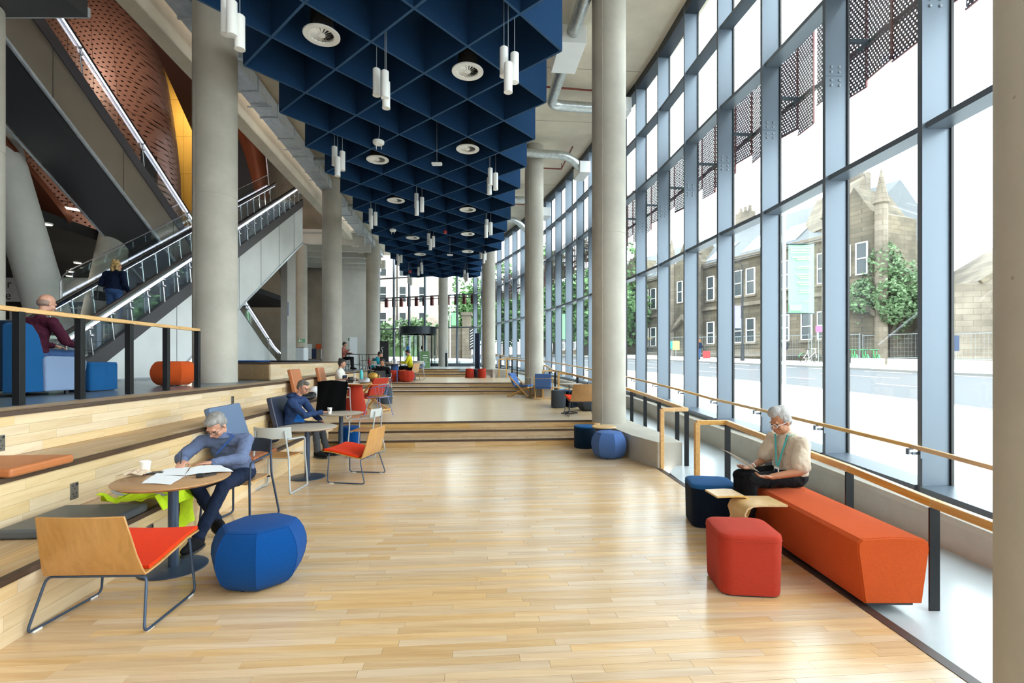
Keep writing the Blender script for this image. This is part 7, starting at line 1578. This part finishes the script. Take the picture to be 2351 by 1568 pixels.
# --- woman on the escalator
q = ax(-8.45, 12.2, 0); zf = zA(12.2)-.97+.0
J = dict(pel=(q.x, q.y, zf+.88), chest=(q.x, q.y+.02, zf+1.12), neck=(q.x+.01, q.y+.04, zf+1.36), head=(q.x+.03, q.y+.06, zf+1.49), fwd=(.15, 1, -.05), shR=(q.x+.19, q.y+.03, zf+1.28), shL=(q.x-.19, q.y+.02, zf+1.28), elR=(q.x+.27, q.y-.02, zf+1.02), haR=(q.x+.24, q.y+.16, zf+.86), elL=(q.x-.28, q.y-.03, zf+1.03), haL=(q.x-.24, q.y+.17, zf+1.04), knR=(q.x+.10, q.y+.06, zf+.48), knL=(q.x-.10, q.y+.04, zf+.48), anR=(q.x+.10, q.y, zf+.09), anL=(q.x-.10, q.y, zf+.09), toR=(0, 1, 0), toL=(0, 1, 0), floor=(0, 0, zf))
t, base, part, P, MS, fw, right = person('person', 'blond woman in navy jacket standing on the escalator', J, ('c_jacket', 'c_denim', 'c_black'), 'curly', 'hair_blond', .013, 'skin', 1, bulk=1.2, fold=.016)
hb = thing('handbag', 'black handbag on the arm of the woman on the escalator', 'bag', (q.x-.33, q.y+.0, zf+.62)); m = MB(); m.box((0, 0, .12), (.12, .30, .22)); m.build('body', MT['dark'], hb, bev=.03); m = MB(); m.tube([V((0, .1*math.cos(a), .22+.2*math.sin(a))) for a in [PI*k/10 for k in range(11)]], .01, 6); m.build('handle', MT['dark'], hb)
# --- people farther away
def arms(J, f, r, hr, hl, drop=.24, out=.06):
    for s, g, h in (('R', 1, hr), ('L', -1, hl)): J['el'+s] = J['sh'+s]+V((0, 0, -drop))+r*(out*g)+f*.06; J['ha'+s] = V(h)
J, f, r = jt((-4.85, 14.05, .94), -PI/2+.1, L, .06, fwd_dn=-.3); arms(J, f, r, (-4.40, 13.75, 1.20), (-4.40, 14.1, 1.17)); J['anR'].z = J['anL'].z = .52
person('person', 'woman with dark bun in white tee and navy dungarees at the red table', J, ('c_white', 'c_navy', 'c_black'), 'bun', 'hair_dark', .012, 'skin', .6, fold=.01)
m = MB(); m.sheet([[V((-4.685, 13.93+.26*j/3, 1.28-.09*i)) for j in range(4)] for i in range(5)], .02); single('dungaree_bib', m, MT['c_navy'], 'navy dungaree bib of the woman at the red table', 'clothing', smooth=60)
J, f, r = jt((-4.50, 17.45, .96), PI-.05, L, .05, fwd_dn=-.3); arms(J, f, r, (-4.62, 17.02, 1.16), (-4.38, 17.02, 1.16))
person('person', 'dark-haired boy in black sweatshirt typing on the laptop', J, ('c_black', 'c_denim', 'c_white'), 'short', 'hair_dark', .013, 'skin_tan', 1)
tube_chair('plain chair under the boy with the laptop', (-4.50, 17.5, L), PI, 'grey_tube', 'grey_shell')
J, f, r = jt((-6.0, 21.5, L3+.55), -PI/2+.15, L3, .55, fwd_dn=-.25, spine=.50); arms(J, f, r, (-5.45, 21.3, L3+.78), (-5.4, 21.65, L3+.78), .15)
person('person', 'person in teal jacket leaning over the blue table', J, ('c_teal', 'c_black', 'c_black'), 'fringe', 'hair_dark', .014, 'skin', 1, bulk=1.1)
drum_stool('dark stool under the person in teal jacket', (-6.0, 21.5, L3), .2, .45, 'f_grey')
J, f, r = jt((-4.45, 21.95, L3+.55), PI/2-.1, L3, .12, fwd_dn=-.4); arms(J, f, r, (-4.88, 22.05, L3+.80), (-4.85, 21.75, L3+.80))
person('person', 'person in yellow jumper and blue face mask at the blue table', J, ('c_yellow', 'c_black', 'c_black'), 'short', 'hair_dark', .014, 'skin', 1, ('mask',))
drum_stool('dark stool under the person in yellow jumper', (-4.42, 21.95, L3), .2, .45, 'f_grey')
J, f, r = jt((-8.22, 24.4, L4+.56), -PI/2, L4, .05, fwd_dn=-.1); arms(J, f, r, (-7.9, 24.25, L4+.95), (-7.85, 24.5, L4+.80), .2)
person('person', 'person in red checked shirt seated at a dark table on the platform', J, ('c_check', 'c_black', 'c_black'), 'fringe', 'hair_dark', .014, 'skin', 1)
def stander(label, x, y, ang, cl, hair, hm, stride=.18):
    z = zg(y); f = V((-math.sin(ang), math.cos(ang), 0)); r = V((f.y, -f.x, 0)); p = V((x, y, z+.93)); J = dict(pel=p, chest=p+V((0, 0, .26)), neck=p+V((0, 0, .52)), head=p+V((0, 0, .66))+f*.03, fwd=f, shR=p+V((0, 0, .45))+r*.19, shL=p+V((0, 0, .45))-r*.19, floor=V((0, 0, z)))
    for s, g in (('R', 1), ('L', -1)): J['el'+s] = J['sh'+s]+V((0, 0, -.28))+r*.05*g-f*.1*g; J['ha'+s] = J['el'+s]+V((0, 0, -.2))+f*(.12); J['kn'+s] = p+r*.09*g+f*stride*g*.7+V((0, 0, -.42)); J['an'+s] = p+r*.09*g+f*stride*g*1.1+V((0, 0, -.83)); J['to'+s] = f
    return person('person', label, J, cl, hair, hm, .022, 'skin', 1)
stander('walker in dark clothes with a backpack on the far footway', 21.3, 39.2, .35, ('c_jacket', 'c_black', 'c_black'), 'short', 'hair_dark')
t = stander('person with orange hat and navy coat on the far footway', 15.9, 42.5, .5, ('c_navy', 'c_denim', 'c_black'), 'short', 'c_orange', .05)
bk = thing('backpack', 'dark backpack on the walker across the street', 'bag', (21.35, 39.0, zg(39)+1.1)); m = MB(); m.box((0, 0, .2), (.3, .18, .42)); m.build('body', MT['dark'], bk, bev=.05)
